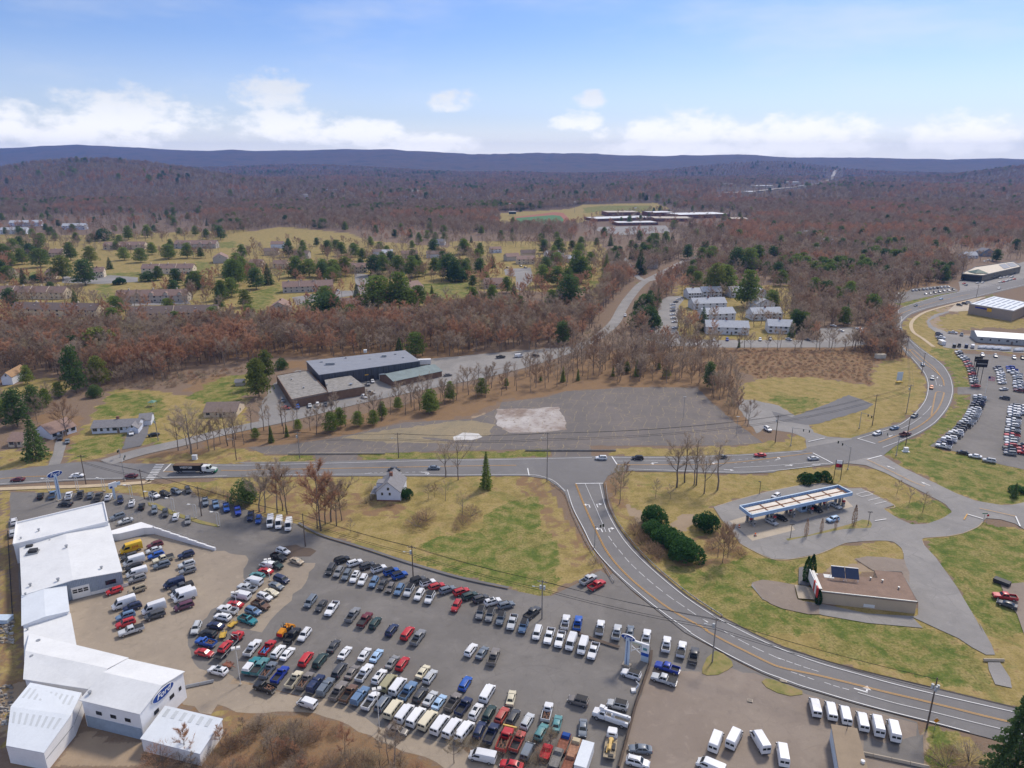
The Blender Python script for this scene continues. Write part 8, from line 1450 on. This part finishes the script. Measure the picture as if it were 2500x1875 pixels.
# ---- signs
PYL = mat('pylon_blue_white', (.52, .62, .72), .4, .06, 1, coord='obj')
def pylon(t, u, v, h, w, oh, ang, label):
    e = tag(empty('pylon_sign', G_(t, u, v), ang), label, 'sign'); MB().hexa([(-.55, -.3, 0), (.55, -.3, 0), (.55, .3, 0), (-.55, .3, 0)], [(-.45, -.25, h-oh*.6), (.45, -.25, h-oh*.6), (.45, .25, h-oh*.6), (-.45, .25, h-oh*.6)]).build('column', PYL, e); MB().box(-.06, .06, -.34, -.29, .5, h-oh).build('column_stripe', BLUE, e); MB().box(-1.0, 1.0, -.7, .7, 0, .35).build('footing', CONC, e); oval(e, w, oh, (0, 0, h-oh/2), 0); return e
pylon('A', 540, 262, 11.2, 5.0, 2.2, .95, 'tall pylon with a blue oval by the roadside display'); pylon('E', 1585, 1195, 8.6, 3.6, 1.5, -.55, 'pylon with a blue oval at the lot corner')
e = tag(empty('entrance_sign', G_('E', 1745, 1160), -.5), 'white gantry and panel sign with a blue band beside the blue oval pylon', 'sign'); MB().box(-.9, .9, -.18, .18, 0, 1.6).build('panel_base', PYL, e); MB().box(-.9, .9, -.19, .19, 1.6, 2.5).build('panel_band', mat('band_blue', (.02, .09, .4), .4), e); MB().box(-.9, .9, -.18, .18, 2.5, 4.6).build('panel_top', WSIGN, e); MB().box(-.5, .5, -.21, -.18, 3.2, 3.9).build('panel_emblem', mat('emblem_teal', (.12, .3, .32), .4), e); MB().box(-3.6, .9, -.22, .22, 4.6, 5.0).build('gantry', WSIGN, e)
k = MB(); [k.beam((x, 0, 1.6), (x, 0, 4.6), .14) for x in (-3.4, -1.2)]; k.beam((-3.4, 0, 1.9), (-1.2, 0, 3.3), .12); k.beam((-3.4, 0, 3.3), (-1.2, 0, 1.9), .12); k.build('brace', WSIGN, e); MB().box(-3.3, -1.0, -.12, .12, 4.0, 4.55).build('inner_panel', mat('pale_yellow_panel', (.5, .5, .36), .5), e)
e = tag(empty('pylon_sign', G_('A', 1035, 252), .9), 'small used-car pylon with a white arched top by the road verge', 'sign'); MB().box(-.35, .35, -.2, .2, 0, 4.6).build('column', PYL, e); MB().box(-1.3, 1.3, -.25, .25, 4.4, 6.4).build('panel', WSIGN, e); MB().box(-1.1, -.2, -.28, -.25, 4.5, 5.2).build('panel_band', BLUE, e); MB().box(.9, 2.6, -.2, .2, 4.9, 6.0).build('side_panel', PYL, e)
e = tag(empty('price_sign', G_('R', 528, 262), -.35), 'filling station price sign on two dark posts with red and cream panels', 'sign'); k = MB(); [k.beam((x, 0, 0), (x, 0, 8), .22) for x in (-1.15, 1.15)]; k.build('post', mat('post_olive', (.06, .055, .03), .7), e)
for (z0, z1, x0, x1, m_) in ((6.6, 7.9, -1.0, 1.0, WSIGN), (5.1, 6.55, -1.0, .1, mat('price_red', (.45, .02, .04), .4)), (5.1, 6.55, .12, 1.0, mat('price_maroon', (.16, .01, .03), .4)), (4.1, 5.05, -1.0, 1.0, mat('price_cream', (.6, .52, .3), .5))): MB().box(x0, x1, -.12, .12, z0, z1).build('sign_panel', m_, e)
for (u, v, w, h, zz, lb) in ((1010, 330, 4, 3, 9.5, 'smaller black sign board on posts over the dealer rows'), (1035, 485, 5.6, 4.4, 14, 'large black sign board on tall posts over the dealer rows')):
    e = tag(empty('board_sign', G_('J', u, v), -.2), lb, 'sign'); k = MB(); [k.beam((x, 0, 0), (x, 0, zz), .22) for x in (-w*.4, -w*.2, w*.2)]; k.build('post', IRON, e); MB().box(-w/2, w/2, -.2, .2, zz-h, zz).build('board', TRIM, e); MB().box(-w*.42, w*.42, -.23, -.2, zz-h*.62, zz-h*.52).build('board_stripe', METALG, e)
e = tag(empty('flag_pole', G_('J', 1125, 650)), 'pole flying a red, white and blue striped flag at the dealership', 'flag'); MB().cyl(0, 0, 0, 11, .09, 6).build('pole', WPOLE, e); k = MB(); n_ = 7
FR, FW, FB = mat('flag_red', (.5, .03, .04), .7), mat('flag_white', (.75, .75, .75), .7), mat('flag_blue', (.02, .03, .15), .7)
for s in range(13):
    for i in range(8):
        x0, x1 = i*.45, (i+1)*.45; y = lambda q: .22*math.sin(q*1.7); z1 = 10.8-s*.17-.0; k.quad((x0, y(x0), z1-.17-x0*.12), (x1, y(x1), z1-.17-x1*.12), (x1, y(x1), z1-x1*.12), (x0, y(x0), z1-x0*.12), 2 if (s < 7 and i < 3) else s % 2)
k.build('flag', [FR, FW, FB], e)
e = tag(empty('site_board', G_('O', 1920, 425), .1), 'tall grey-blue notice board standing on the grass inside the bend', 'sign'); MB().box(-1.6, 1.6, -.1, .1, 1.2, 6).build('board', PYL, e); k = MB(); [k.beam((x, 0, 0), (x, 0, 1.3), .2) for x in (-1.2, 1.2)]; k.build('post', WOOD, e); MB().box(-1.8, 1.8, -.6, .6, 0, .5).build('base', mat('yellow_base', (.6, .4, .05), .6), e)
tag(MB().box(-3, 3, -1.2, 1.2, .2, 2.6).box(-2.9, 2.9, -1.1, 1.1, 0, .2).box(-3.05, 3.05, -1.25, 1.25, 2.6, 2.7).build('storage_container', mat('cream_container', (.6, .55, .45), .6), loc=G_('O', 1793, 262), rz=.05), 'cream storage container at the brush field corner', 'container')
tag(MB().box(-.9, .9, -.6, .6, .1, 1.8).box(-1.0, 1.0, -.7, .7, 0, .1).box(-.95, .95, -.65, .65, 1.8, 1.88).build('utility_cabinet', STEELW, loc=G_('L', 1755, 1000)), 'white utility cabinet on the leafy corner of the lane', 'cabinet'); tag(MB().box(-.8, .8, -.6, .6, .1, 1.7).box(-1.4, 1.4, -.8, .8, 0, .1).box(-.85, .85, -.65, .65, 1.7, 1.78).build('utility_cabinet', STEELW, loc=G_('J', 62, 1395)), 'white utility cabinet on the green verge by the junction', 'cabinet')
e = tag(empty('stop_sign', G_('R', 1845, 645)), 'stop sign with a green street plate at the side street mouth', 'sign'); MB().cyl(0, 0, 0, 3.4, .06, 6).build('post', METALG, e); MB().box(-.9, .9, -.02, .02, 3.1, 3.4).build('street_plate', mat('plate_green', (.03, .2, .1), .5), e); k = MB(); k.hexa([(1.1+.42*math.cos(math.pi/8+i*math.pi/4), -.1, 2.6+.42*math.sin(math.pi/8+i*math.pi/4)) for i in range(8)], [(1.1+.42*math.cos(math.pi/8+i*math.pi/4), -.06, 2.6+.42*math.sin(math.pi/8+i*math.pi/4)) for i in range(8)]); k.build('sign_plate', FR, e); MB().beam((1.1, 0, 0), (1.1, 0, 3), .08).build('post', METALG, e)
e = tag(empty('warning_sign', G_('I', 1243, 1250)), 'orange diamond road sign on the verge by the curved road', 'sign'); MB().beam((0, 0, 0), (0, 0, 3.2), .09).build('post', METALG, e); k = MB(); k.hexa([(0, -.08, 1.9), (.65, -.08, 2.55), (0, -.08, 3.2), (-.65, -.08, 2.55)], [(0, -.04, 1.9), (.65, -.04, 2.55), (0, -.04, 3.2), (-.65, -.04, 2.55)]); k.build('sign_plate', mat('sign_orange', (.7, .28, .02), .5), e)
# ---- working vehicles
def wheels_for(e, L_, r=.5, w=.32):
    key = (r, w)
    if key not in WHEELS: me = wheel_mesh(r, w).mesh('wheel'); me.materials.append(RUBBER); me.materials.append(RIM); WHEELS[key] = me
    for (x, y) in L_: o = bpy.data.objects.new('wheel', WHEELS[key]); link(o, e); o.location = (x, y, r)
def heading(t, u, v, du, dv):
    p = G_(t, u, v, .8); q = G_(t, u+du*.3, v+dv*.3, .8); d = q-p; return Vector((p.x, p.y, LZ)), math.atan2(d.y, d.x)
def pcol(o, c): o.color = (*c, 1); return o
def cab(e, x0, x1, xh, W, roof, col, hood=1.75):
    k = MB(); loft(k, [(x0, .95, .6, 1.75, .95), (x1, 1, .6, 1.75, .93), (x1+.1, .95, .6, hood, .9), (xh-.1, .85, .65, hood-.15, .86), (xh, .78, .7, hood-.4, .82)], W); fc = cabin(k, W, x0+.02, x0+.08, x1-.35, x1+.02, 1.72, roof, .93, .84); lights(k, W, xh-.02, x0, hood-.5, 1.1)
    me = k.mesh('cab'); [me.materials.append(m) for m in BODYM]; b = pcol(obj('cab', me, (), e), col); MB().quad(*pane(fc['front'])).build('windshield', GLASS, e); MB().quad(*pane(fc['rear'], (.2, .2))).build('rear_window', GLASS, e); side_panes(fc['left'], ((.12, .9),)).build('side_window', GLASS, e); side_panes(fc['right'], ((.1, .88),)).build('side_window', GLASS, e)
WH = COL['white']
p, a = heading('G', 1780, 625, -60, -20); e = tag(empty('bucket_truck', p, a), 'white bucket truck with folded boom by the lot fence', 'truck'); cab(e, 1.2, 2.6, 4.1, 2.3, 2.5, WH); k = MB(); k.box(-3.9, 1.1, -1.15, 1.15, .75, 1.0, 0); k.box(-3.9, 1.1, -1.2, -.72, 1.0, 1.75, 0); k.box(-3.9, 1.1, .72, 1.2, 1.0, 1.75, 0); pcol(k.build('utility_body', BODYM, e), WH); MB().box(-3.8, 1.0, -.7, .7, 1.0, 1.06).build('deck', mat('deck_tan', (.42, .36, .27), .8), e); k = MB(); k.cyl(-.3, 0, 1.0, 2.1, .4, 10); k.beam((-.3, 0, 2.15), (-3.6, -.25, 2.35), .4, .45); k.beam((-3.4, .2, 2.6), (1.9, .3, 2.75), .35, .38); pcol(k.build('boom', BODYM, e), WH); MB().box(1.6, 2.6, -.35, .55, 2.55, 3.3).build('bucket', STEELW, e); wheels_for(e, [(3.0, -1.0), (3.0, 1.0), (-2.6, -1.0), (-2.6, 1.0)], .48)
p, a = heading('G', 1775, 880, 8, -60); e = tag(empty('service_truck', p, a), 'white-cabbed truck with a yellow crane and tan flat bed', 'truck'); cab(e, 1.3, 2.6, 4.0, 2.3, 2.4, WH); MB().box(-3.8, 1.2, -1.2, 1.2, .85, 1.05).build('flat_bed', mat('bed_tan', (.36, .3, .21), .85, .3, 1.5, coord='obj'), e); k = MB(); k.cyl(.4, 0, 1.05, 1.8, .5, 10); k.beam((.4, 0, 1.75), (-2.4, .1, 1.7), .55, .5); k.beam((-.6, .5, 1.3), (-2.9, .6, 1.3), .25); k.build('crane', mat('crane_yellow', (.62, .42, .14), .5, .2, 1.2, coord='obj'), e); MB().box(-1.9, -.3, -1.0, -.4, 1.05, 1.5).box(-2.6, -1.4, .5, 1.0, 1.05, 1.4).box(-3.6, -3.0, -.8, .2, 1.05, 1.3).build('tool_chest', IRON, e); wheels_for(e, [(3.0, -1.0), (3.0, 1.0), (-2.4, -1.0), (-2.4, 1.0)], .48)
p, a = heading('C', 705, 1235, 60, -64); e = tag(empty('flatbed_tow_truck', p, a), 'red flatbed tow truck carrying a red car', 'truck'); cab(e, 2.6, 3.8, 5.2, 2.35, 2.5, COL['red']); k = MB(); k.box(-5.0, 2.2, -1.22, 1.22, 1.0, 1.16); [k.box(-5.0, 2.2, s*1.22-.05, s*1.22+.05, 1.16, 1.3, 1) for s in (-1, 1)]; k.build('flat_bed', [LINER, METALG], e); k = MB(); [k.beam((2.3, y, 1.1), (2.3, y, 2.5), .12) for y in (-1.1, 1.1)]; k.beam((2.3, -1.1, 2.5), (2.3, 1.1, 2.5), .12); k.beam((2.3, -1.1, 1.2), (2.3, 1.1, 2.5), .08); k.build('headboard', METALG, e); MB().box(-4.6, 2.4, -.45, .45, .55, .98).build('chassis', IRON, e); wheels_for(e, [(4.2, -1.0), (4.2, 1.0), (-2.6, -1.0), (-2.6, 1.0)], .48)
o_ = place('hat', 'red', Vector((p.x-math.cos(a)*1.3, p.y-math.sin(a)*1.3, 0)), a, 'red hatchback carried on the bed of the tow truck', None, True, LZ+1.17)
p, a = heading('C', 1310, 1065, 45, -50); e = tag(empty('wheel_loader', p, a), 'orange wheel loader with black seat among the parked cars', 'loader'); OR = mat('loader_orange', (.62, .24, .015), .45, .15, 1.2, coord='obj'); k = MB(); k.hexa([(-2.6, -.8, .8), (-.5, -.8, .8), (-.5, .8, .8), (-2.6, .8, .8)], [(-2.5, -.7, 1.7), (-.5, -.75, 1.9), (-.5, .75, 1.9), (-2.5, .7, 1.7)]); k.build('engine_cover', OR, e); MB().box(-2.65, -2.3, -.75, .75, .7, 1.5).build('counterweight', FR, e); MB().box(-.5, .6, -.75, .75, .8, 1.2).box(-.4, .1, -.4, .4, 1.2, 2.0).build('driver_station', TRIM, e); k = MB(); [k.beam((-.4, y, 1.2), (-.4, y, 2.7), .08) for y in (-.7, .7)]; [k.beam((.6, y, 1.2), (.5, y, 2.7), .08) for y in (-.7, .7)]; k.build('roll_bar', TRIM, e); k = MB(); [k.beam((.4, y, 1.5), (2.2, y, .9), .2, .3) for y in (-.6, .6)]; k.box(.6, 1.5, -.6, .6, .7, 1.2); k.build('lift_arm', OR, e); MB().hexa([(2.0, -1.2, .1), (3.1, -1.2, .1), (3.1, 1.2, .1), (2.0, 1.2, .1)], [(2.0, -1.2, 1.1), (2.5, -1.2, 1.1), (2.5, 1.2, 1.1), (2.0, 1.2, 1.1)]).build('bucket', OR, e); wheels_for(e, [(1.4, -1.0), (1.4, 1.0), (-1.6, -1.0), (-1.6, 1.0)], .65, .45)
p, a = heading('L', 1760, 1105, 60, 0); e = tag(empty('dump_truck', p, a), 'white-cabbed truck hauling a black lettered trailer on the main road', 'truck'); cab(e, 4.6, 6.2, 8.2, 2.5, 3.1, (.6, .65, .62), 2.0); MB().box(3.0, 4.6, -1.2, 1.2, 1.0, 2.9).build('sleeper', STEELW, e); k = MB(); k.hexa([(-7.8, -1.25, 1.2), (2.4, -1.25, 1.2), (2.4, 1.25, 1.2), (-7.8, 1.25, 1.2)], [(-8.0, -1.3, 3.3), (2.6, -1.3, 3.3), (2.6, 1.3, 3.3), (-8.0, 1.3, 3.3)]); k.build('trailer_body', TRIM, e); MB().box(-7.8, 2.4, -1.15, 1.15, 3.3, 3.36).build('load', mat('load_earth', (.16, .1, .065), .95), e); tm = text_mesh('WESTGEI', 1.15, 0, .01, .02); tm.materials.append(WSIGN); t = obj('lettering', tm, (), e, (-2.9, -1.31, 2.55)); t.rotation_euler = (math.pi/2, 0, 0); MB().box(-7.6, 7.8, -.5, .5, .7, 1.15).build('chassis', IRON, e); MB().box(-4.5, .5, -1.28, -1.0, .6, 1.15).build('side_skirt', METALG, e); MB().box(7.4, 8.25, -1.1, 1.1, .5, 1.2).build('bumper', mat('truck_green', (.03, .2, .1), .5), e); wheels_for(e, [(7.0, -1.05), (7.0, 1.05), (3.6, -1.05), (3.6, 1.05), (2.5, -1.05), (2.5, 1.05), (-6.4, -1.05), (-6.4, 1.05), (-5.2, -1.05), (-5.2, 1.05)], .5)
p, a = heading('A', 1180, 705, -60, 18); o_ = place('vah', 'yellow', p, a, 'yellow high-roof delivery van with red lettering below the ramp wall', None, True, LZ); o_.scale = (1.06, 1.05, 1.08)
for s in (1, -1): tm = text_mesh('DHL', .95, .3, .008, .02); tm.materials.append(FR); t = obj('lettering', tm, (), o_, (-1.0, s*1.045, 1.55)); t.rotation_euler = (math.pi/2-.0, 0, math.pi if s > 0 else 0)
for s in (1, -1): MB().box(-2.6, .6, min(s*1.03, s*1.045), max(s*1.03, s*1.045), 1.0, 1.06).build('side_stripe', FR, o_)
p, a = heading('C', 950, 1440, 50, -60); o_ = place('pkc', 'teal', p, a, 'teal pickup with a white camper shell by the grass verge', None, True, LZ)
for ch in o_.children:
    if ch.name.startswith('camper_shell'): pcol(ch, WH)
p, a = heading('G', 735, 835, 25, -60); o_ = place('pkl', 'red', p, a, 'big red pickup with a wooden bed and yellow snow plough', None, True, LZ, 1.15); MB().box(2.9, 3.2, -1.35, 1.35, .25, 1.05).build('snow_plough', mat('plough_yellow', (.62, .42, .12), .6, .2, 1.5, coord='obj'), o_); k = MB(); k.box(-2.75, 0, -1.02, -.94, 1.26, 1.7); k.box(-2.75, 0, .94, 1.02, 1.26, 1.7); k.build('bed_board', mat('board_wood', (.3, .16, .1), .9), o_)
p, a = heading('G', 1515, 1050, 20, -60); e = tag(empty('box_trailer', p, a), 'white box trailer at the foot of the lot', 'trailer'); k = MB(); k.box(-3.6, 3.0, -1.2, 1.2, .7, 3.0); k.build('box', STEELW, e); MB().box(-3.65, 3.05, -1.24, 1.24, 3.0, 3.08).build('roof', WROOF2, e); wheels_for(e, [(-1.0, -1.05), (-1.0, 1.05), (-2.0, -1.05), (-2.0, 1.05)], .4); MB().beam((3.0, 0, .8), (4.4, 0, .6), .2).build('drawbar', IRON, e)
RUSTY = mat('rusty_metal', (.24, .1, .065), .9, .35, 1.5, coord='obj'); RUSTB = mat('pale_rust', (.36, .2, .13), .9, .3, 1.5, coord='obj'); GREYJ = mat('junk_grey', (.2, .19, .18), .8, .3, 2, coord='obj')
for (u, v, L_, m_, m2, lb) in ((1310,870,5.2,RUSTY,BLUE,'stripped rusty truck chassis with a dark blue cab back'), (1418,905,4.2,RUSTB,mat('junk_cream', (.5,.42,.28),.8),'rusty flat trailer with a cream front'), (1362,1060,4.4,RUSTY,RUSTB,'rusted chassis at the very foot of the scrap row'), (1240,1015,4.6,GREYJ,GREYJ,'grey stripped car body among the scrap'), (1140,955,3.4,FR,FR,'red half-dismantled cab in the scrap row')):
    p, a = heading('G', u, v, 22, -60); e = tag(empty('scrap_chassis', p, a), lb, 'scrap', 'scrapped trucks by the brush'); k = MB(); k.box(-L_/2, L_/2, -.95, .95, .6, .85); [k.box(-L_/2, L_/2, y-.05, y+.05, .85, 1.15) for y in (-.95, .95)]; k.build('deck', m_, e); k = MB(); k.hexa([(L_/2-1.5, -.9, .85), (L_/2, -.9, .85), (L_/2, .9, .85), (L_/2-1.5, .9, .85)], [(L_/2-1.3, -.75, 1.5), (L_/2-.2, -.75, 1.4), (L_/2-.2, .75, 1.4), (L_/2-1.3, .75, 1.5)]); k.build('cab_shell', m2, e); wheels_for(e, [(L_/2-.8, -.85), (L_/2-.8, .85), (-L_/2+.8, -.85), (-L_/2+.8, .85)], .4)
for (t, u, v, du, dv, lb, m_) in (('C', 700, 1425, 60, 20, 'small rusty red trailer by the white sunroof car', RUSTY), ('C', 640, 1100, 20, -60, 'yellow equipment frame behind the tow truck', mat('equip_yellow', (.55, .36, .06), .7, .25, 1.5, coord='obj')), ('C', 745, 985, 40, -30, 'yellow scrap frame between the junk rows', mat('equip_yellow', (.55, .36, .06), .7))):
    p, a = heading(t, u, v, du, dv); e = tag(empty('yard_trailer', p, a), lb, 'trailer'); k = MB(); k.box(-1.3, 1.0, -.7, .7, .45, .6); [k.beam((-1.3, y, .9), (1.0, y, .9), .07) for y in (-.7, .7)]; [k.beam((x, y, .5), (x, y, .9), .07) for x in (-1.3, 0, 1) for y in (-.7, .7)]; k.build('frame', m_, e); MB().beam((1.0, 0, .5), (2.0, 0, .4), .12).build('drawbar', m_, e); wheels_for(e, [(-.2, -.8), (-.2, .8)], .33, .2)
p, a = heading('Y', 1550, 1045, 60, 15); place('sed', 'taupe', p, a, 'dusty taupe sedan abandoned in the weeds by the white vans', None, True, LZ)
tag(MB().beam((0, 0, .1), (.9, .3, 1.5), .25, .3).beam((.9, .3, 1.5), (.2, .2, 2.4), .22).box(-.9, .1, -.7, .4, 0, .5).build('scrap_heap', STEELW, loc=G_('E', 1660, 1425)), 'bent white metal scrap beside the fence', 'scrap')
for (u, v) in ((300,765),(518,880)): tag(MB().cyl(0, 0, 0, .9, .32, 10, 0, .26).cyl(0, 0, .3, .5, .325, 10, 1, .3).box(-.4, .4, -.4, .4, 0, .06, 2).build('traffic_barrel', [mat('barrel_orange', (.7, .16, .04), .6), WSIGN, TRIM], loc=G_('S', u, v)+Vector((0, 0, LZ))), 'orange traffic barrel on the forecourt pad', 'barrel', 'orange barrels on the forecourt')
# shrink-wrapped boats by the long shed
for i, (t, u, v, L_, lb) in enumerate((('K', 1660, 1500, 7, 'white shrink-wrapped boat nearest the pickups by the long shed'), ('K', 1760, 1505, 7, 'second white shrink-wrapped boat by the long shed'), ('K', 1862, 1512, 7.5, 'third white shrink-wrapped boat by the long shed'), ('K', 1962, 1522, 7.5, 'fourth white shrink-wrapped boat by the long shed'), ('K', 2150, 1535, 8, 'pale blue shrink-wrapped boat at the shed end'), ('T', 610, 850, 16, 'large shrink-wrapped boat on the grass by the tan garage'))):
    e = tag(empty('covered_boat', G_(t, u, v), .05 if i < 5 else -.2), lb, 'boat', 'shrink-wrapped boats'); k = MB(); n_ = 9; rings = []
    for j in range(n_):
        f = j/(n_-1); x = -L_/2+f*L_; w = 1.25*math.sin(math.pi*min(1, .25+f*.72))**.7 if f > .05 else .6; w *= (1.6 if L_ > 10 else 1); h = (1.9+.6*math.sin(math.pi*f))*(1.3 if L_ > 10 else 1); k_ = [(x, -w, .5), (x, -w*1.02, 1.3), (x, 0, h), (x, w*1.02, 1.3), (x, w, .5), (x, 0, .25)]; rings.append(k_)
    vs = [q for r_ in rings for q in r_]; fs = [(i_*6+m_, i_*6+(m_+1) % 6, (i_+1)*6+(m_+1) % 6, (i_+1)*6+m_) for i_ in range(n_-1) for m_ in range(6)]+[tuple(range(6))[::-1], tuple((n_-1)*6+m_ for m_ in range(6))]; k.add(vs, fs); k.build('cover', STEELW, e); k = MB(); [k.beam((x, y, 0), (x, y, .6), .2) for x in (-L_*.3, L_*.2) for y in (-.7, .7)]; k.build('stand', IRON, e)
tag(MB().box(-3.2, 3.2, -1.3, 1.3, .15, 2.6).box(-3.0, 3.0, -1.2, 1.2, 0, .15).box(-3.25, 3.25, -1.35, 1.35, 2.6, 2.68).build('storage_container', STEELW, loc=G_('K', 1100, 1440), rz=1.4), 'white storage container at the end of the gravel lane', 'container')
# rubbish by the west fence and garden shed, swing frame
k = MB(); rr = random.Random(9)
for i in range(150): 
    q = G_('B', rr.uniform(0, 120), rr.uniform(60, 260)) if i < 90 else G_('B', rr.uniform(-40, 110), rr.uniform(640, 1000)); s = rr.uniform(.15, .6); k.hexa([(q.x-s, q.y-s*.5, 0), (q.x+s, q.y-s*.7, 0), (q.x+s*.8, q.y+s*.6, 0), (q.x-s*.7, q.y+s*.5, 0)], [(q.x-s*.8, q.y-s*.4, s), (q.x+s*.9, q.y-s*.5, s*.8), (q.x+s*.6, q.y+s*.4, s*.9), (q.x-s*.6, q.y+s*.4, s*.6)], rr.randrange(4))
tag(k.build('rubbish', [mat('junk_pale', (.42, .41, .39), .9), GREYJ, WOODG, mat('junk_tan', (.36, .3, .22), .9)]), 'heaps of scrap timber and rubbish west of the dealership', 'rubbish', None, 'stuff')
tag(MB().box(-2.2, 2.2, -1.2, 1.2, .3, 1.4).box(-2.3, 2.3, -1.3, 1.3, 1.4, 1.5).box(-1.8, -1.4, -1.1, 1.1, 0, .3).box(1.4, 1.8, -1.1, 1.1, 0, .3).build('boat_trailer', PYL, loc=G_('A', 25, 1360)), 'pale covered trailer at the west fence', 'trailer')
house('garden_shed', 'tiny weathered shed on the workshop lawn', 'M', (275,415), (352,412), 4, 2.2, 3.4, GREYW, GREYR, 'shed'); e = tag(empty('pergola', G_('L', 1375, 520)), 'green garden canopy on the ranch house lawn', 'canopy'); k = MB(); [k.beam((x, y, 0), (x, y, 2.2), .1) for x in (-1.4, 1.4) for y in (-1.4, 1.4)]; k.build('post', METALG, e); MB().hexa([(-1.7, -1.7, 2.2), (1.7, -1.7, 2.2), (1.7, 1.7, 2.2), (-1.7, 1.7, 2.2)], [(-.2, -.2, 3), (.2, -.2, 3), (.2, .2, 3), (-.2, .2, 3)]).build('roof', mat('canopy_green', (.14, .26, .2), .7), e)
tag(MB().box(-2, 2, -1, 1, .25, 1.3).box(-1.6, -1.2, -1, 1, 0, .25).box(1.2, 1.6, -1, 1, 0, .25).build('yard_dumpster', IRON, loc=G_('R', 2010, 1200), rz=-.9), 'dark dumpster by the parking bay hedge', 'dumpster')
# ---- far houses between the trees and the distant commercial strip
rf = random.Random(23); fw = [WHITEW, CREAMW, TANW, LGREYW, GREYW]; fr_ = [GREYR, BROWNR, DBROWN, PALER]; fwn = ['white', 'cream', 'tan', 'pale grey', 'grey']
spots = [(620+rf.uniform(-60, 380), rf.uniform(418, 448)) for _ in range(16)]+[(rf.uniform(0, 80), rf.uniform(388, 420)) for _ in range(5)]+[(rf.uniform(1080, 1480), rf.uniform(555, 590)) for _ in range(8)]+[(rf.uniform(560, 1010), rf.uniform(520, 560)) for _ in range(9)]+[(rf.uniform(1500, 1800), rf.uniform(500, 530)) for _ in range(5)]+[(rf.uniform(1900, 2200), rf.uniform(395, 420)) for _ in range(6)]
for i, (u, v) in enumerate(spots):
    p = G_('F', u, v); zt_ = float(terrain(np.array([p.x]), np.array([p.y]))[0]); wi = rf.randrange(5); L_ = rf.uniform(12, 20); D_ = rf.uniform(9, 12); e = tag(empty('house', Vector((p.x, p.y, zt_)), rf.uniform(-.5, .5)), f'{fwn[wi]} house far off among the leafless trees', 'house', 'far houses among the trees'); h = rf.uniform(5, 7); gable(e, [Vector((0, 0, h)), Vector((L_, 0, h)), Vector((L_, D_, h)), Vector((0, D_, h))], 3.5, fw[wi], rf.choice(fr_), .4)
fh = strip('far_highway', PG(('F', [(1560,424),(1640,420),(1700,413),(1750,405),(1780,397),(1795,389),(1803,383)])), 22, mat('pale_paving', (.4, .37, .33), .9), None, 9.0)
for v_ in fh.data.vertices: v_.co.z = float(terrain(np.array([v_.co.x]), np.array([v_.co.y]))[0])+2.5

for i, (u, v, w) in enumerate(((1560,408,60),(1630,412,80),(1700,402,70),(1610,425,40),(1735,412,50),(1820,395,60),(2000,412,120),(2080,412,90),(2150,415,70),(460,372,60),(880,418,40),(1770,385,60))):
    p = G_('F', u, v); zt_ = float(terrain(np.array([p.x]), np.array([p.y]))[0]); e = tag(empty('commercial_building', Vector((p.x, p.y, zt_))), f'far flat-roofed pale store {["by the highway bend","long and low by the highway","beside the straight highway","half hidden by trees","behind the highway","at the highway crest","on the right plain, longest","on the right plain, middle","on the right plain, last","below the left hill","on the wooded plain","at the far highway end"][i]}', 'building'); block(e, [Vector((0, 0, 9)), Vector((w, 0, 9)), Vector((w, 60, 9)), Vector((0, 60, 9))], CREAMW, WROOF)
pw = tag(empty('transmission_tower', G_('F', 652, 398)), 'lattice power tower above the wooded plain', 'tower'); k = MB(); [k.beam((sx*4, sy*4, 0), (sx*.8, sy*.8, 34), .5) for sx in (-1, 1) for sy in (-1, 1)]; [k.beam((-4+z*.095, -4+z*.095, z), (4-z*.095, -4+z*.095, z+6), .3) for z in (0, 8, 16, 24)]; k.build('lattice', METALG, pw); k = MB(); k.beam((-9, 0, 32), (9, 0, 32), .8); k.build('crossarm', WTRIM, pw)
